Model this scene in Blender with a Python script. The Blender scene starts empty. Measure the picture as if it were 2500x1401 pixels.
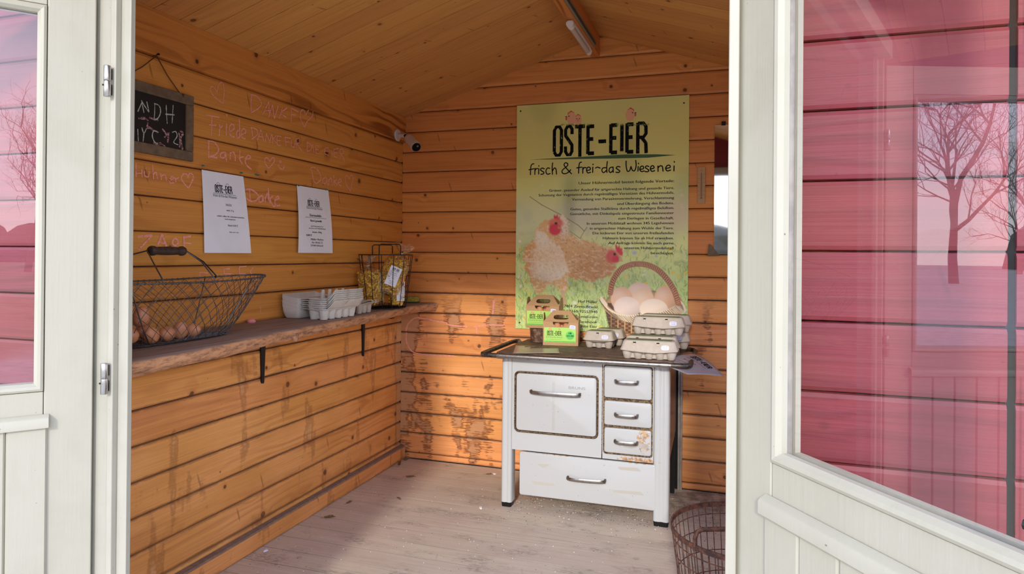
import bpy, bmesh, math, random
import numpy as np
from mathutils import Vector, Matrix, noise
R = math.radians
PI = math.pi
random.seed(7)
rnd = random.Random(11)
C = bpy.context.scene.collection

# ------------------------------------------------------------------ camera
cd = bpy.data.cameras.new('camera')
cam = bpy.data.objects.new('camera', cd)
C.objects.link(cam)
bpy.context.scene.camera = cam
cd.sensor_width = 36
cd.lens = 36 * 1630.4 / 2500
cd.shift_y = -(700.5 - 617.3) / 2500
cd.clip_start = 0.02
cd.clip_end = 500
F_ = Vector([-308.5174, 951.2132, 3.2289]).normalized()
R_ = Vector([951.1928, 308.4821, 8.4298]).normalized()
U_ = Vector([-7.0225, -5.672, 999.9593]).normalized()
m3 = Matrix((R_, U_, -F_)).transposed()
cam.matrix_world = Matrix.Translation((0, 0, 1.18)) @ m3.to_4x4()

# ------------------------------------------------------------------ sky, sun, exposure
sc = bpy.context.scene
sc.view_settings.view_transform = 'Standard'
sc.view_settings.look = 'None'
sc.view_settings.gamma = 1
sc.view_settings.use_curve_mapping = False
sc.view_settings.exposure = EXPOSURE = 1.0
w = bpy.data.worlds.new('sky')
sc.world = w
w.use_nodes = True
nt = w.node_tree
bg = nt.nodes['Background']
# bright thin haze: pale band at the horizon, light blue overhead
geo_ = nt.nodes.new('ShaderNodeTexCoord'); sx_ = nt.nodes.new('ShaderNodeSeparateXYZ')
rp = nt.nodes.new('ShaderNodeValToRGB')
nt.links.new(geo_.outputs['Generated'], sx_.inputs[0]); nt.links.new(sx_.outputs[2], rp.inputs[0])
el = rp.color_ramp.elements
el[0].position = 0.0; el[0].color = (0.90, 0.86, 0.88, 1)
el[1].position = 1.0; el[1].color = (0.30, 0.44, 0.78, 1)
for p_, c_ in ((0.14, (0.76, 0.76, 0.90, 1)), (0.32, (0.50, 0.60, 0.86, 1))):
    e_ = el.new(p_); e_.color = c_
cn = nt.nodes.new('ShaderNodeTexNoise'); cn.inputs['Scale'].default_value = 2.2; cn.inputs['Detail'].default_value = 5
mp_ = nt.nodes.new('ShaderNodeMapping'); mp_.inputs['Scale'].default_value = (1, 1, 3)
nt.links.new(geo_.outputs['Generated'], mp_.inputs[0]); nt.links.new(mp_.outputs[0], cn.inputs['Vector'])
cr_ = nt.nodes.new('ShaderNodeMapRange'); cr_.inputs[1].default_value = 0.45; cr_.inputs[2].default_value = 0.75; cr_.inputs[4].default_value = 0.35
nt.links.new(cn.outputs[0], cr_.inputs[0])
mx_ = nt.nodes.new('ShaderNodeMix'); mx_.data_type = 'RGBA'; mx_.inputs[7].default_value = (0.95, 0.94, 0.95, 1)
nt.links.new(cr_.outputs[0], mx_.inputs[0]); nt.links.new(rp.outputs[0], mx_.inputs[6]); nt.links.new(mx_.outputs[2], bg.inputs[0])
bg.inputs[1].default_value = 2.25
sd = bpy.data.lights.new('sun', 'SUN')
sd.energy = 1.2
sd.angle = R(5)
sd.color = (1.0, 0.93, 0.83)
sun = bpy.data.objects.new('sun', sd)
C.objects.link(sun)
SUN_EL = R(21.5)
dv = Vector((-0.10, 1.0, 0)).normalized() * math.cos(SUN_EL) + Vector((0, 0, -math.sin(SUN_EL)))
sun.rotation_euler = dv.to_track_quat('-Z', 'Y').to_euler()

# ------------------------------------------------------------------ node helpers
def newmat(name):
    m = bpy.data.materials.new(name)
    m.use_nodes = True
    n = m.node_tree
    return m, n, n.nodes['Principled BSDF']

def lin(c):
    return tuple((x / 255 / 12.92 if x / 255 <= 0.04045 else ((x / 255 + 0.055) / 1.055) ** 2.4) for x in c) + (1.0,)

class N:
    """tiny node-graph helper"""
    def __init__(s, nt): s.t = nt
    def n(s, typ, **kw):
        nd = s.t.nodes.new(typ)
        for k, v in kw.items(): setattr(nd, k, v)
        return nd
    def set(s, sock, v):
        if isinstance(v, bpy.types.NodeSocket): s.t.links.new(v, sock)
        else: sock.default_value = v
    def m(s, op, a, b=None, c=None, clamp=False):
        nd = s.n('ShaderNodeMath', operation=op); nd.use_clamp = clamp
        s.set(nd.inputs[0], a)
        if b is not None: s.set(nd.inputs[1], b)
        if c is not None: s.set(nd.inputs[2], c)
        return nd.outputs[0]
    def vm(s, op, a, b):
        nd = s.n('ShaderNodeVectorMath', operation=op)
        s.set(nd.inputs[0], a); s.set(nd.inputs[1], b)
        return nd.outputs[0]
    def comb(s, x, y, z):
        nd = s.n('ShaderNodeCombineXYZ')
        for i, v in enumerate((x, y, z)): s.set(nd.inputs[i], v)
        return nd.outputs[0]
    def sep(s, v):
        nd = s.n('ShaderNodeSeparateXYZ'); s.set(nd.inputs[0], v); return nd.outputs
    def noise(s, v, scale, detail=3, rough=0.5, dist=0.0):
        nd = s.n('ShaderNodeTexNoise'); s.set(nd.inputs['Vector'], v)
        nd.inputs['Scale'].default_value = scale; nd.inputs['Detail'].default_value = detail
        nd.inputs['Roughness'].default_value = rough; nd.inputs['Distortion'].default_value = dist
        return nd.outputs[0]
    def mr(s, v, a, b, c=0.0, d=1.0, smooth=True):
        nd = s.n('ShaderNodeMapRange'); nd.interpolation_type = 'SMOOTHSTEP' if smooth else 'LINEAR'
        for i, x in enumerate((v, a, b, c, d)): s.set(nd.inputs[i], x)
        return nd.outputs[0]
    def mix(s, f, a, b, mode='MIX'):
        nd = s.n('ShaderNodeMix', data_type='RGBA', blend_type=mode)
        s.set(nd.inputs[0], f); s.set(nd.inputs[6], a); s.set(nd.inputs[7], b)
        return nd.outputs[2]
    def bump(s, h, strength, dist=0.002):
        nd = s.n('ShaderNodeBump'); nd.inputs['Strength'].default_value = strength
        nd.inputs['Distance'].default_value = dist; s.set(nd.inputs['Height'], h)
        return nd.outputs[0]

def simple(name, col, rough=0.5, metal=0.0, nscale=0, namt=0.1, bump=0.0, spec=0.5, bscale=None):
    m, t, b = newmat(name)
    g = N(t)
    c = lin(col)
    b.inputs['Roughness'].default_value = rough
    b.inputs['Metallic'].default_value = metal
    b.inputs['Specular IOR Level'].default_value = spec
    if nscale:
        tc = g.n('ShaderNodeTexCoord').outputs['Object']
        nz = g.noise(tc, nscale, 4, 0.6)
        f = g.mr(nz, 0.3, 0.7)
        d = tuple(x * (1 - namt * 2.0) for x in c[:3]) + (1,)
        g.set(b.inputs['Base Color'], g.mix(f, d, c))
        if bump:
            nb = g.noise(tc, bscale or nscale * 3, 3, 0.6)
            g.set(b.inputs['Normal'], g.bump(nb, bump))
    else:
        b.inputs['Base Color'].default_value = c
    return m

def wood(name, light, dark, knot=(70, 35, 15), rough=0.55, knots=1.0, ring=0.35, streak=0.3, vary=0.12,
         stain=None, scale=1.0, bump=0.25, worn=None, kscale=4.6):
    """solid softwood: grain follows the object's own X axis, rings bend round knots"""
    m, t, b = newmat(name)
    g = N(t)
    tc = g.n('ShaderNodeTexCoord').outputs['Object']
    oi = g.n('ShaderNodeObjectInfo').outputs['Random']
    x, y, z = g.sep(tc)
    off = g.m('MULTIPLY', oi, 37.0)
    x = g.m('ADD', g.m('MULTIPLY', x, scale), off)
    z = g.m('ADD', g.m('MULTIPLY', g.m('ADD', z, g.m('MULTIPLY', y, 0.7)), scale), g.m('MULTIPLY', oi, 11.0))
    # knots
    vor = g.n('ShaderNodeTexVoronoi'); vor.voronoi_dimensions = '2D'
    g.set(vor.inputs['Vector'], g.comb(x, z, 0.0)); vor.inputs['Scale'].default_value = kscale
    d = vor.outputs['Distance']
    cr = g.sep(vor.outputs['Color'])[0]
    rad = g.m('MULTIPLY', g.m('SUBTRACT', cr, 0.34), 0.095)
    rel = g.m('DIVIDE', d, g.m('MAXIMUM', rad, 0.006))
    kn = g.mr(rel, 0.75, 1.15, 1.0, 0.0)
    field = g.mr(d, 0.0, 0.34, 1.0, 0.0)
    field = g.m('MULTIPLY', field, g.mr(cr, 0.35, 0.7))
    # rings
    zz = g.m('ADD', z, g.m('MULTIPLY', field, 0.035 * knots))
    slow = g.noise(g.comb(g.m('MULTIPLY', x, 0.55), g.m('MULTIPLY', z, 4.0), 0.0), 1.6, 2)
    ph = g.m('ADD', g.m('MULTIPLY', zz, 125.0), g.m('MULTIPLY', slow, 40.0))
    s = g.m('SINE', ph)
    s = g.mr(s, -0.2, 1.0)
    amp = g.mr(g.noise(g.comb(x, g.m('MULTIPLY', z, 6.0), 3.3), 1.3, 2), 0.35, 0.7)
    fine = g.noise(g.comb(g.m('MULTIPLY', x, 2.5), g.m('MULTIPLY', z, 260.0), 0.0), 1.0, 3, 0.6)
    fine2 = g.noise(g.comb(g.m('MULTIPLY', x, 1.2), g.m('MULTIPLY', z, 60.0), 2.0), 1.0, 2, 0.6)
    f = g.m('ADD', g.m('MULTIPLY', g.m('MULTIPLY', s, amp), ring), g.m('MULTIPLY', g.mr(fine, 0.35, 0.75), streak))
    f = g.m('ADD', f, g.m('MULTIPLY', g.m('SUBTRACT', fine2, 0.5), 0.5), clamp=True)
    col = g.mix(f, lin(light), lin(dark))
    big = g.noise(g.comb(g.m('MULTIPLY', x, 1.3), g.m('MULTIPLY', z, 5.0), 7.0), 1.0, 3)
    val = g.m('ADD', 1.0 - vary, g.m('MULTIPLY', g.m('ADD', g.m('MULTIPLY', oi, 0.6), g.m('MULTIPLY', big, 0.8)), vary * 1.5))
    hs = g.n('ShaderNodeHueSaturation')
    g.set(hs.inputs['Value'], val); g.set(hs.inputs['Color'], col)
    g.set(hs.inputs['Hue'], g.m('ADD', 0.496, g.m('MULTIPLY', oi, 0.010)))
    col = hs.outputs[0]
    # halo and knot
    halo = g.m('MULTIPLY', g.mr(rel, 0.9, 2.6, 1.0, 0.0), 0.35 * knots)
    col = g.mix(halo, col, lin(dark))
    # bark-side branch marks: short slanted dashes
    v2 = g.n('ShaderNodeTexVoronoi'); v2.voronoi_dimensions = '2D'
    g.set(v2.inputs['Vector'], g.comb(g.m('ADD', g.m('MULTIPLY', x, 2.9), g.m('MULTIPLY', z, 0.9)), g.m('MULTIPLY', z, 0.45), 0.0)); v2.inputs['Scale'].default_value = 3.0
    c2 = g.sep(v2.outputs['Color'])[0]
    dash = g.m('MULTIPLY', g.mr(v2.outputs['Distance'], 0.018, 0.050, 1.0, 0.0), g.m('GREATER_THAN', c2, 0.45))
    col = g.mix(g.m('MULTIPLY', dash, 0.45 * knots), col, lin(knot))
    kd = g.noise(g.comb(x, z, 0.0), 60, 2)
    col = g.mix(g.m('MULTIPLY', kn, g.m('MULTIPLY', g.mr(kd, 0.2, 0.6, 0.7, 1.0), 0.85 * knots)), col, lin(knot))
    if stain: col = stain(g, col, x, z)
    if worn: col = worn(g, col, x, z)
    g.set(b.inputs['Base Color'], col)
    b.inputs['Roughness'].default_value = rough
    b.inputs['Specular IOR Level'].default_value = 0.35
    h = g.m('ADD', g.m('MULTIPLY', fine, 0.5), g.m('MULTIPLY', s, 0.25))
    g.set(b.inputs['Normal'], g.bump(h, bump, 0.0012))
    return m

def paled(g, col, fac):
    """light painted into the wood colour: same grain, paler"""
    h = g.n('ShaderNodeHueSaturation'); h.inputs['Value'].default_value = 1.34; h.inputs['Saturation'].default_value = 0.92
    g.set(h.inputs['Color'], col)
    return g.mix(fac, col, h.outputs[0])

def wpos(g):
    geo = g.n('ShaderNodeNewGeometry').outputs['Position']
    return g.sep(geo)

def edge_wear(g, col, amt, low=True):
    tc = g.n('ShaderNodeTexCoord').outputs['Object']
    lx, ly, lz = g.sep(tc)
    e = g.m('MINIMUM', lz, g.m('SUBTRACT', 0.11565, lz))
    nz = g.noise(g.comb(g.m('MULTIPLY', lx, 14.0), 0.0, g.m('MULTIPLY', lz, 30.0)), 1.0, 3, 0.65)
    k = g.mr(g.m('ADD', e, g.m('MULTIPLY', g.m('SUBTRACT', nz, 0.5), 0.022)), 0.004, 0.0105, 1.0, 0.0)
    X_, Y_, Z_ = wpos(g)
    k = g.m('MULTIPLY', k, g.mr(Z_, 0.75, 1.5, amt, amt * 0.15))
    return g.mix(k, col, lin((118, 86, 66)))

def stain_back(g, col, x, z):
    """old water damage in the low left part of the back wall, worst in the corner"""
    X_, Y_, Z_ = wpos(g)
    jag = g.noise(g.comb(g.m('MULTIPLY', X_, 7.0), 0.0, g.m('MULTIPLY', Z_, 150.0)), 1.0, 3, 0.65)
    lit_low = g.m('MULTIPLY', g.mr(Z_, 0.75, 1.15, 1.0, 0.0), g.mr(g.noise(g.comb(g.m('MULTIPLY', X_, 2.5), 0.0, g.m('MULTIPLY', Z_, 6.0)), 1.0, 3), 0.3, 0.7, 0.25, 0.75))  # lower boards lightened in colour to imitate light falling there
    col = paled(g, col, lit_low)
    blot = g.noise(g.comb(g.m('MULTIPLY', X_, 7.0), 0.0, g.m('MULTIPLY', Z_, 2.2)), 1.0, 2, 0.5)
    blot2 = g.noise(g.comb(g.m('MULTIPLY', X_, 15.0), 1.0, g.m('MULTIPLY', Z_, 12.0)), 1.0, 2, 0.5)
    low = g.mr(Z_, 0.80, 1.02, 1.0, 0.0)
    cor = g.mr(X_, -1.80, -1.68, 1.0, 0.0)
    f = g.m('ADD', g.m('MULTIPLY', blot, 0.85), g.m('MULTIPLY', blot2, 0.45))
    f = g.m('ADD', f, g.m('MULTIPLY', g.m('SUBTRACT', jag, 0.5), 0.42))
    f = g.m('ADD', f, g.m('MULTIPLY', cor, 0.27))
    f = g.m('SUBTRACT', f, g.mr(Z_, 0.45, 0.75, 0.06, 0.0))
    f = g.m('SUBTRACT', f, g.mr(X_, -1.35, -1.0, 0.0, 0.09))
    grey = g.m('MULTIPLY', g.mr(f, 0.705, 0.75), low)
    rim = g.m('MULTIPLY', g.m('MULTIPLY', g.mr(f, 0.64, 0.705), g.mr(f, 0.71, 0.75, 1.0, 0.0)), low)
    right = g.mr(X_, -0.3, -0.2, 0.0, 1.0)
    gr = lin((182, 136, 98))
    col = g.mix(g.m('MULTIPLY', grey, 0.75), col, gr)
    col = g.mix(g.m('MULTIPLY', rim, 0.80), col, lin((108, 52, 22)))
    return edge_wear(g, col, 0.55)

def stain_left(g, col, x, z):
    X_, Y_, Z_ = wpos(g)
    lit_low = g.m('MULTIPLY', g.mr(Z_, 0.70, 0.95, 1.0, 0.0), g.mr(g.noise(g.comb(0.0, g.m('MULTIPLY', Y_, 3.0), g.m('MULTIPLY', Z_, 7.0)), 1.0, 3), 0.3, 0.7, 0.35, 0.9))  # low boards brightened in the colour, standing in for light
    col = paled(g, col, lit_low)
    run = g.noise(g.comb(0.0, g.m('MULTIPLY', Y_, 9.0), g.m('MULTIPLY', Z_, 2.2)), 1.0, 3, 0.55)
    jag = g.noise(g.comb(0.0, g.m('MULTIPLY', Y_, 16.0), g.m('MULTIPLY', Z_, 70.0)), 1.0, 5, 0.75)
    f = g.m('ADD', run, g.m('MULTIPLY', g.m('SUBTRACT', jag, 0.5), 0.22))
    low = g.mr(Z_, 0.72, 0.90, 1.0, 0.0)
    edge = g.mr(Y_, 3.36, 3.50)
    f = g.m('ADD', f, g.m('MULTIPLY', edge, 0.25))
    pale = g.m('MULTIPLY', g.mr(f, 0.635, 0.70), low)
    rim = g.m('MULTIPLY', g.m('MULTIPLY', g.mr(f, 0.57, 0.635), g.mr(f, 0.64, 0.70, 1.0, 0.0)), low)
    col = g.mix(g.m('MULTIPLY', pale, 0.50), col, lin((205, 165, 125)))
    col = g.mix(g.m('MULTIPLY', rim, 0.38), col, lin((125, 66, 30)))
    return edge_wear(g, col, 0.45)

M = {}
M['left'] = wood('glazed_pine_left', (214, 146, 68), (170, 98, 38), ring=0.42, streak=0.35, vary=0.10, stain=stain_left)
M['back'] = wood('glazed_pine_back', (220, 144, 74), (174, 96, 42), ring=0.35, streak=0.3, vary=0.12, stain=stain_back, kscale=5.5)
M['ceil'] = wood('glazed_pine_ceiling', (206, 144, 76), (156, 94, 42), ring=0.28, streak=0.35, vary=0.14, kscale=6.0)
M['beam'] = wood('glazed_pine_beam', (204, 126, 58), (140, 70, 26), knot=(50, 24, 10), ring=0.85, streak=0.2, vary=0.05, kscale=3.6)

def worn_floor(g, col, x, z):
    X_, Y_, Z_ = wpos(g)
    p = g.comb(X_, g.m('MULTIPLY', Y_, 2.0), 0.0)
    a = g.noise(p, 4.0, 4, 0.6)
    b = g.noise(p, 38.0, 4, 0.7)
    f = g.m('MULTIPLY', g.mr(a, 0.50, 0.68), g.mr(b, 0.35, 0.7))
    col = g.mix(g.m('MULTIPLY', f, 0.65), col, lin((92, 84, 78)))
    d = g.mr(g.noise(g.comb(X_, Y_, 2.0), 9.0, 4, 0.65), 0.48, 0.70)
    col = g.mix(g.m('MULTIPLY', d, 0.35), col, lin((196, 172, 150)))
    spk = g.mr(g.noise(g.comb(X_, Y_, 0.0), 420.0, 2, 0.5), 0.70, 0.76)
    col = g.mix(g.m('MULTIPLY', spk, 0.6), col, lin((215, 200, 185)))
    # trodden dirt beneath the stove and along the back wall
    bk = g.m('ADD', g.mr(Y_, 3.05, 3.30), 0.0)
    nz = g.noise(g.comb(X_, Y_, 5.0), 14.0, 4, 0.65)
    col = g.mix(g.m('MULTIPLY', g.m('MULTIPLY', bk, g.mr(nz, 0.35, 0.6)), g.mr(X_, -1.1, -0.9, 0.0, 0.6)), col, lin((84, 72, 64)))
    return col
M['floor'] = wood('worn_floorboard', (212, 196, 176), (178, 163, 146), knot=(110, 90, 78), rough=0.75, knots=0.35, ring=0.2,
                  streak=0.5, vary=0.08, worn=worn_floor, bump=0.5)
M['red'] = wood('red_painted_siding', (132, 50, 58), (110, 40, 47), knot=(84, 30, 37), rough=0.5, knots=0.5, ring=0.55, streak=0.4, vary=0.08, bump=0.7)

def cream_mat(name, col, dirt):
    m, t, b = newmat(name)
    g = N(t)
    tc = g.n('ShaderNodeTexCoord').outputs['Object']
    x, y, z = g.sep(tc)
    gr = g.noise(g.comb(g.m('MULTIPLY', x, 120.0), g.m('MULTIPLY', y, 120.0), g.m('MULTIPLY', z, 5.0)), 1.0, 3, 0.6)
    big = g.noise(tc, 6.0, 4, 0.6)
    c = g.mix(g.m('MULTIPLY', g.mr(big, 0.4, 0.75), 0.25), lin(col), lin(dirt))
    c = g.mix(g.m('MULTIPLY', g.mr(gr, 0.55, 0.8), 0.18), c, lin(dirt))
    fl = g.mr(g.noise(tc, 95.0, 2, 0.5), 0.765, 0.79)
    c = g.mix(g.m('MULTIPLY', fl, 0.8), c, lin((95, 82, 66)))
    g.set(b.inputs['Base Color'], c)
    b.inputs['Roughness'].default_value = 0.42
    g.set(b.inputs['Normal'], g.bump(gr, 0.35, 0.0012))
    return m
M['cream'] = cream_mat('cream_paint', (171, 165, 145), (145, 138, 116))
M['cream_old'] = cream_mat('cream_paint_jamb', (167, 162, 144), (137, 131, 114))

def glass_mat(name, ior=1.5, tint=(1, 1, 1, 1)):
    m, t, b = newmat(name)
    g = N(t)
    t.nodes.remove(b)
    tr = g.n('ShaderNodeBsdfTransparent'); tr.inputs[0].default_value = tint
    gl = g.n('ShaderNodeBsdfGlossy'); gl.inputs['Roughness'].default_value = 0.0
    fr = g.n('ShaderNodeFresnel'); fr.inputs[0].default_value = ior
    mx = g.n('ShaderNodeMixShader')
    bf = g.n('ShaderNodeNewGeometry').outputs['Backfacing']
    fac = g.m('MULTIPLY', fr.outputs[0], g.m('SUBTRACT', 1.0, bf))
    g.set(mx.inputs[0], fac); g.set(mx.inputs[1], tr.outputs[0]); g.set(mx.inputs[2], gl.outputs[0])
    g.set(t.nodes['Material Output'].inputs[0], mx.outputs[0])
    return m
M['glass'] = glass_mat('double_glazing', 2.0)

def film_mat():
    m, t, b = newmat('cellophane')
    g = N(t); t.nodes.remove(b)
    tc = g.n('ShaderNodeTexCoord').outputs['Object']
    tr = g.n('ShaderNodeBsdfTransparent')
    gl = g.n('ShaderNodeBsdfGlossy'); gl.inputs['Roughness'].default_value = 0.08
    nz = g.noise(tc, 28.0, 3, 0.5, 1.5)
    g.set(gl.inputs['Normal'], g.bump(nz, 1.0, 0.02))
    fr = g.n('ShaderNodeFresnel'); fr.inputs[0].default_value = 1.5
    g.set(fr.inputs['Normal'], g.bump(nz, 1.0, 0.02))
    mx = g.n('ShaderNodeMixShader')
    g.set(mx.inputs[0], fr.outputs[0]); g.set(mx.inputs[1], tr.outputs[0]); g.set(mx.inputs[2], gl.outputs[0])
    g.set(t.nodes['Material Output'].inputs[0], mx.outputs[0])
    return m
M['film'] = film_mat()

def enamel():
    m, t, b = newmat('white_enamel')
    g = N(t)
    X_, Y_, Z_ = wpos(g)
    p = g.comb(X_, Y_, Z_)
    c = lin((192, 194, 191))
    big = g.noise(p, 9.0, 4, 0.6)
    col = g.mix(g.m('MULTIPLY', g.mr(big, 0.45, 0.75), 0.25), c, lin((196, 196, 190)))
    sp = g.mr(g.noise(p, 110.0, 2, 0.5), 0.745, 0.77)
    col = g.mix(g.m('MULTIPLY', sp, 0.8), col, lin((90, 70, 55)))
    def blob(cx, cz, rx, rz):
        a = g.m('POWER', g.m('DIVIDE', g.m('SUBTRACT', X_, cx), rx), 2.0)
        d = g.m('POWER', g.m('DIVIDE', g.m('SUBTRACT', Z_, cz), rz), 2.0)
        return g.mr(g.m('ADD', a, d), 0.0, 1.0, 1.0, 0.0)
    rust = g.m('ADD', blob(-0.35, 0.365, 0.045, 0.075), blob(-0.37, 0.277, 0.14, 0.022))
    rust = g.m('ADD', rust, g.m('MULTIPLY', blob(-0.75, 0.268, 0.26, 0.008), 0.7))
    rust = g.m('ADD', rust, g.m('MULTIPLY', blob(-0.55, 0.29, 0.02, 0.03), 0.5))
    n1 = g.noise(p, 55.0, 4, 0.7)
    rm = g.m('MULTIPLY', g.mr(g.m('MULTIPLY', rust, g.m('ADD', g.m('MULTIPLY', g.m('SUBTRACT', n1, 0.5), 3.0), 0.62)), 0.34, 0.62), 0.85)
    col = g.mix(rm, col, g.mix(g.mr(g.noise(p, 90.0, 3), 0.4, 0.6), lin((206, 160, 92)), lin((150, 102, 62))))
    bare = g.m('ADD', blob(-0.41, 0.345, 0.10, 0.02), blob(-0.345, 0.345, 0.03, 0.02))
    bm_ = g.mr(g.m('MULTIPLY', bare, g.noise(p, 40.0, 3)), 0.30, 0.36)
    col = g.mix(g.m('MULTIPLY', bm_, 0.7), col, lin((178, 172, 162)))
    # dried drip down the oven door
    drip = g.m('MULTIPLY', g.mr(g.m('ABSOLUTE', g.m('ADD', X_, 0.757)), 0.004, 0.009, 1.0, 0.0), g.m('MULTIPLY', g.mr(Z_, 0.375, 0.39), g.mr(Z_, 0.60, 0.61, 1.0, 0.0)))
    col = g.mix(g.m('MULTIPLY', drip, g.mr(g.noise(p, 200.0, 2), 0.35, 0.6, 0.1, 0.55)), col, lin((176, 172, 160)))
    g.set(b.inputs['Base Color'], col)
    b.inputs['Roughness'].default_value = 0.16
    return m
M['enamel'] = enamel()

def rusty(name, c1, c2, rough=0.7, metal=0.3, sc_=45.0, lo=0.42, hi=0.6):
    m, t, b = newmat(name)
    g = N(t)
    tc = g.n('ShaderNodeTexCoord').outputs['Object']
    nz = g.noise(tc, sc_, 5, 0.7)
    g.set(b.inputs['Base Color'], g.mix(g.mr(nz, lo, hi), lin(c1), lin(c2)))
    b.inputs['Roughness'].default_value = rough
    b.inputs['Metallic'].default_value = metal
    g.set(b.inputs['Normal'], g.bump(nz, 0.4, 0.001))
    return m
M['gasket'] = rusty('rusty_seal', (66, 42, 30), (140, 118, 84), sc_=160.0)
M['castiron'] = rusty('rusty_cooktop', (92, 78, 70), (130, 102, 82), metal=0.2, sc_=30.0, rough=0.6)
M['pipe'] = rusty('rusty_flue', (86, 58, 44), (150, 118, 92), metal=0.1, sc_=50.0, lo=0.45, hi=0.7)
M['binrust'] = rusty('rusty_bin_wire', (72, 50, 42), (122, 78, 56), metal=0.15, sc_=60.0)
M['chrome'] = rusty('worn_chrome', (170, 166, 160), (108, 102, 92), rough=0.28, metal=0.95, sc_=60.0, lo=0.5, hi=0.75)
M['chrome_dull'] = rusty('dull_chrome', (98, 92, 84), (64, 56, 48), rough=0.45, metal=0.7, sc_=40.0)
M['zinc'] = simple('galvanised_wire', (118, 120, 122), 0.38, 0.8, 40, 0.2)
M['darkwire'] = simple('dark_wire', (58, 58, 60), 0.45, 0.6, 60, 0.2)
M['black'] = simple('black_metal', (24, 23, 24), 0.4, 0.3)
M['grip'] = simple('old_turned_handle', (70, 50, 40), 0.6, 0, 60, 0.25, 0.4)
M['brownpanel'] = simple('brown_enamel', (96, 66, 48), 0.3, 0.2, 10, 0.1)
M['greystrip'] = simple('grey_metal_sheet', (170, 160, 150), 0.5, 0.3, 30, 0.15)
M['dark'] = simple('dark_void', (22, 20, 19), 0.9)
M['paper'] = simple('white_paper', (243, 246, 252), 0.55, 0, 6, 0.03)
M['lamin'] = simple('laminated_sheet', (158, 146, 148), 0.25, 0, 8, 0.04)
M['lamin_old'] = simple('yellowed_laminated_sheet', (186, 174, 152), 0.3, 0, 18, 0.08)
M['ink'] = simple('black_ink', (22, 21, 24), 0.7, spec=0.15)
M['ink2'] = simple('grey_ink', (70, 68, 74), 0.6)
M['pulp_w'] = simple('pale_pulp_board', (208, 202, 190), 0.9, 0, 60, 0.05, 0.35, bscale=400)
M['pulp'] = simple('grey_pulp_board', (196, 184, 168), 0.9, 0, 60, 0.05, 0.35, bscale=400)
M['kraft'] = simple('kraft_board', (190, 152, 108), 0.8, 0, 80, 0.04)
M['kraft_in'] = simple('kraft_board_inside', (150, 122, 88), 0.85)
M['lime'] = simple('lime_label', (176, 224, 104), 0.4)
M['limestrip'] = simple('lime_label_strip', (130, 214, 84), 0.4)
M['greenlabel'] = simple('grass_label', (128, 140, 92), 0.5, 0, 120, 0.25)
M['roundlabel'] = simple('green_sticker', (104, 208, 96), 0.4)
M['pricetag'] = simple('price_sticker', (222, 222, 246), 0.5)
M['pin'] = simple('teal_pin', (42, 120, 118), 0.35)
M['slate'] = simple('slate_black', (14, 14, 15), 0.6, 0, 20, 0.3)
M['slateframe'] = simple('grey_weathered_frame', (120, 100, 76), 0.75, 0, 30, 0.2, 0.3)
M['string'] = simple('twine', (96, 62, 36), 0.9)
M['camwhite'] = simple('white_plastic', (214, 206, 200), 0.35)
M['camglass'] = simple('black_lens_glass', (6, 6, 7), 0.08)
M['camring'] = simple('grey_ring', (120, 118, 116), 0.4, 0.4)
M['sponge'] = simple('yellow_sponge', (196, 178, 70), 0.95, 0, 250, 0.3, 0.8)
M['scour'] = simple('green_scourer', (52, 66, 48), 0.95)
M['noodle'] = simple('egg_noodles', (250, 206, 56), 0.6, 0, 30, 0.12)
M['mirror'] = simple('mirror_silver', (235, 238, 238), 0.03, 1.0)
M['thermo'] = simple('thermometer_board', (186, 142, 88), 0.5)
M['leafdry'] = simple('dry_leaf', (150, 112, 70), 0.8, 0, 60, 0.2)
M['shell'] = simple('egg_shell_bits', (232, 226, 220), 0.7)
M['dirt'] = simple('floor_grit', (96, 80, 66), 0.9, 0, 50, 0.3)
M['tube'] = simple('frosted_tube', (190, 180, 166), 0.2)
M['tubecap'] = simple('white_lamp_socket', (226, 218, 210), 0.4)
M['raceway'] = simple('grey_raceway', (128, 124, 108), 0.4, 0.3)
M['bark'] = simple('bare_tree_bark', (66, 54, 46), 0.9)
M['lumpchalk'] = simple('pink_chalk_lump', (236, 150, 156), 0.9)
M['sillgrey'] = simple('weathered_ledge', (150, 128, 112), 0.8, 0, 40, 0.15)

def egg_mat(name, c):
    m, t, b = newmat(name)
    g = N(t)
    tc = g.n('ShaderNodeTexCoord').outputs['Object']
    oi = g.n('ShaderNodeObjectInfo').outputs['Random']
    nz = g.noise(tc, 60.0, 4, 0.7)
    hs = g.n('ShaderNodeHueSaturation')
    g.set(hs.inputs['Value'], g.m('ADD', 0.85, g.m('MULTIPLY', oi, 0.25)))
    g.set(hs.inputs['Color'], g.mix(g.m('MULTIPLY', g.mr(nz, 0.5, 0.8), 0.4), lin(c), lin((150, 90, 60))))
    g.set(b.inputs['Base Color'], hs.outputs[0])
    b.inputs['Roughness'].default_value = 0.45
    b.inputs['Subsurface Weight'].default_value = 0.0
    return m
M['egg'] = egg_mat('brown_eggshell', (214, 146, 104))

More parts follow.
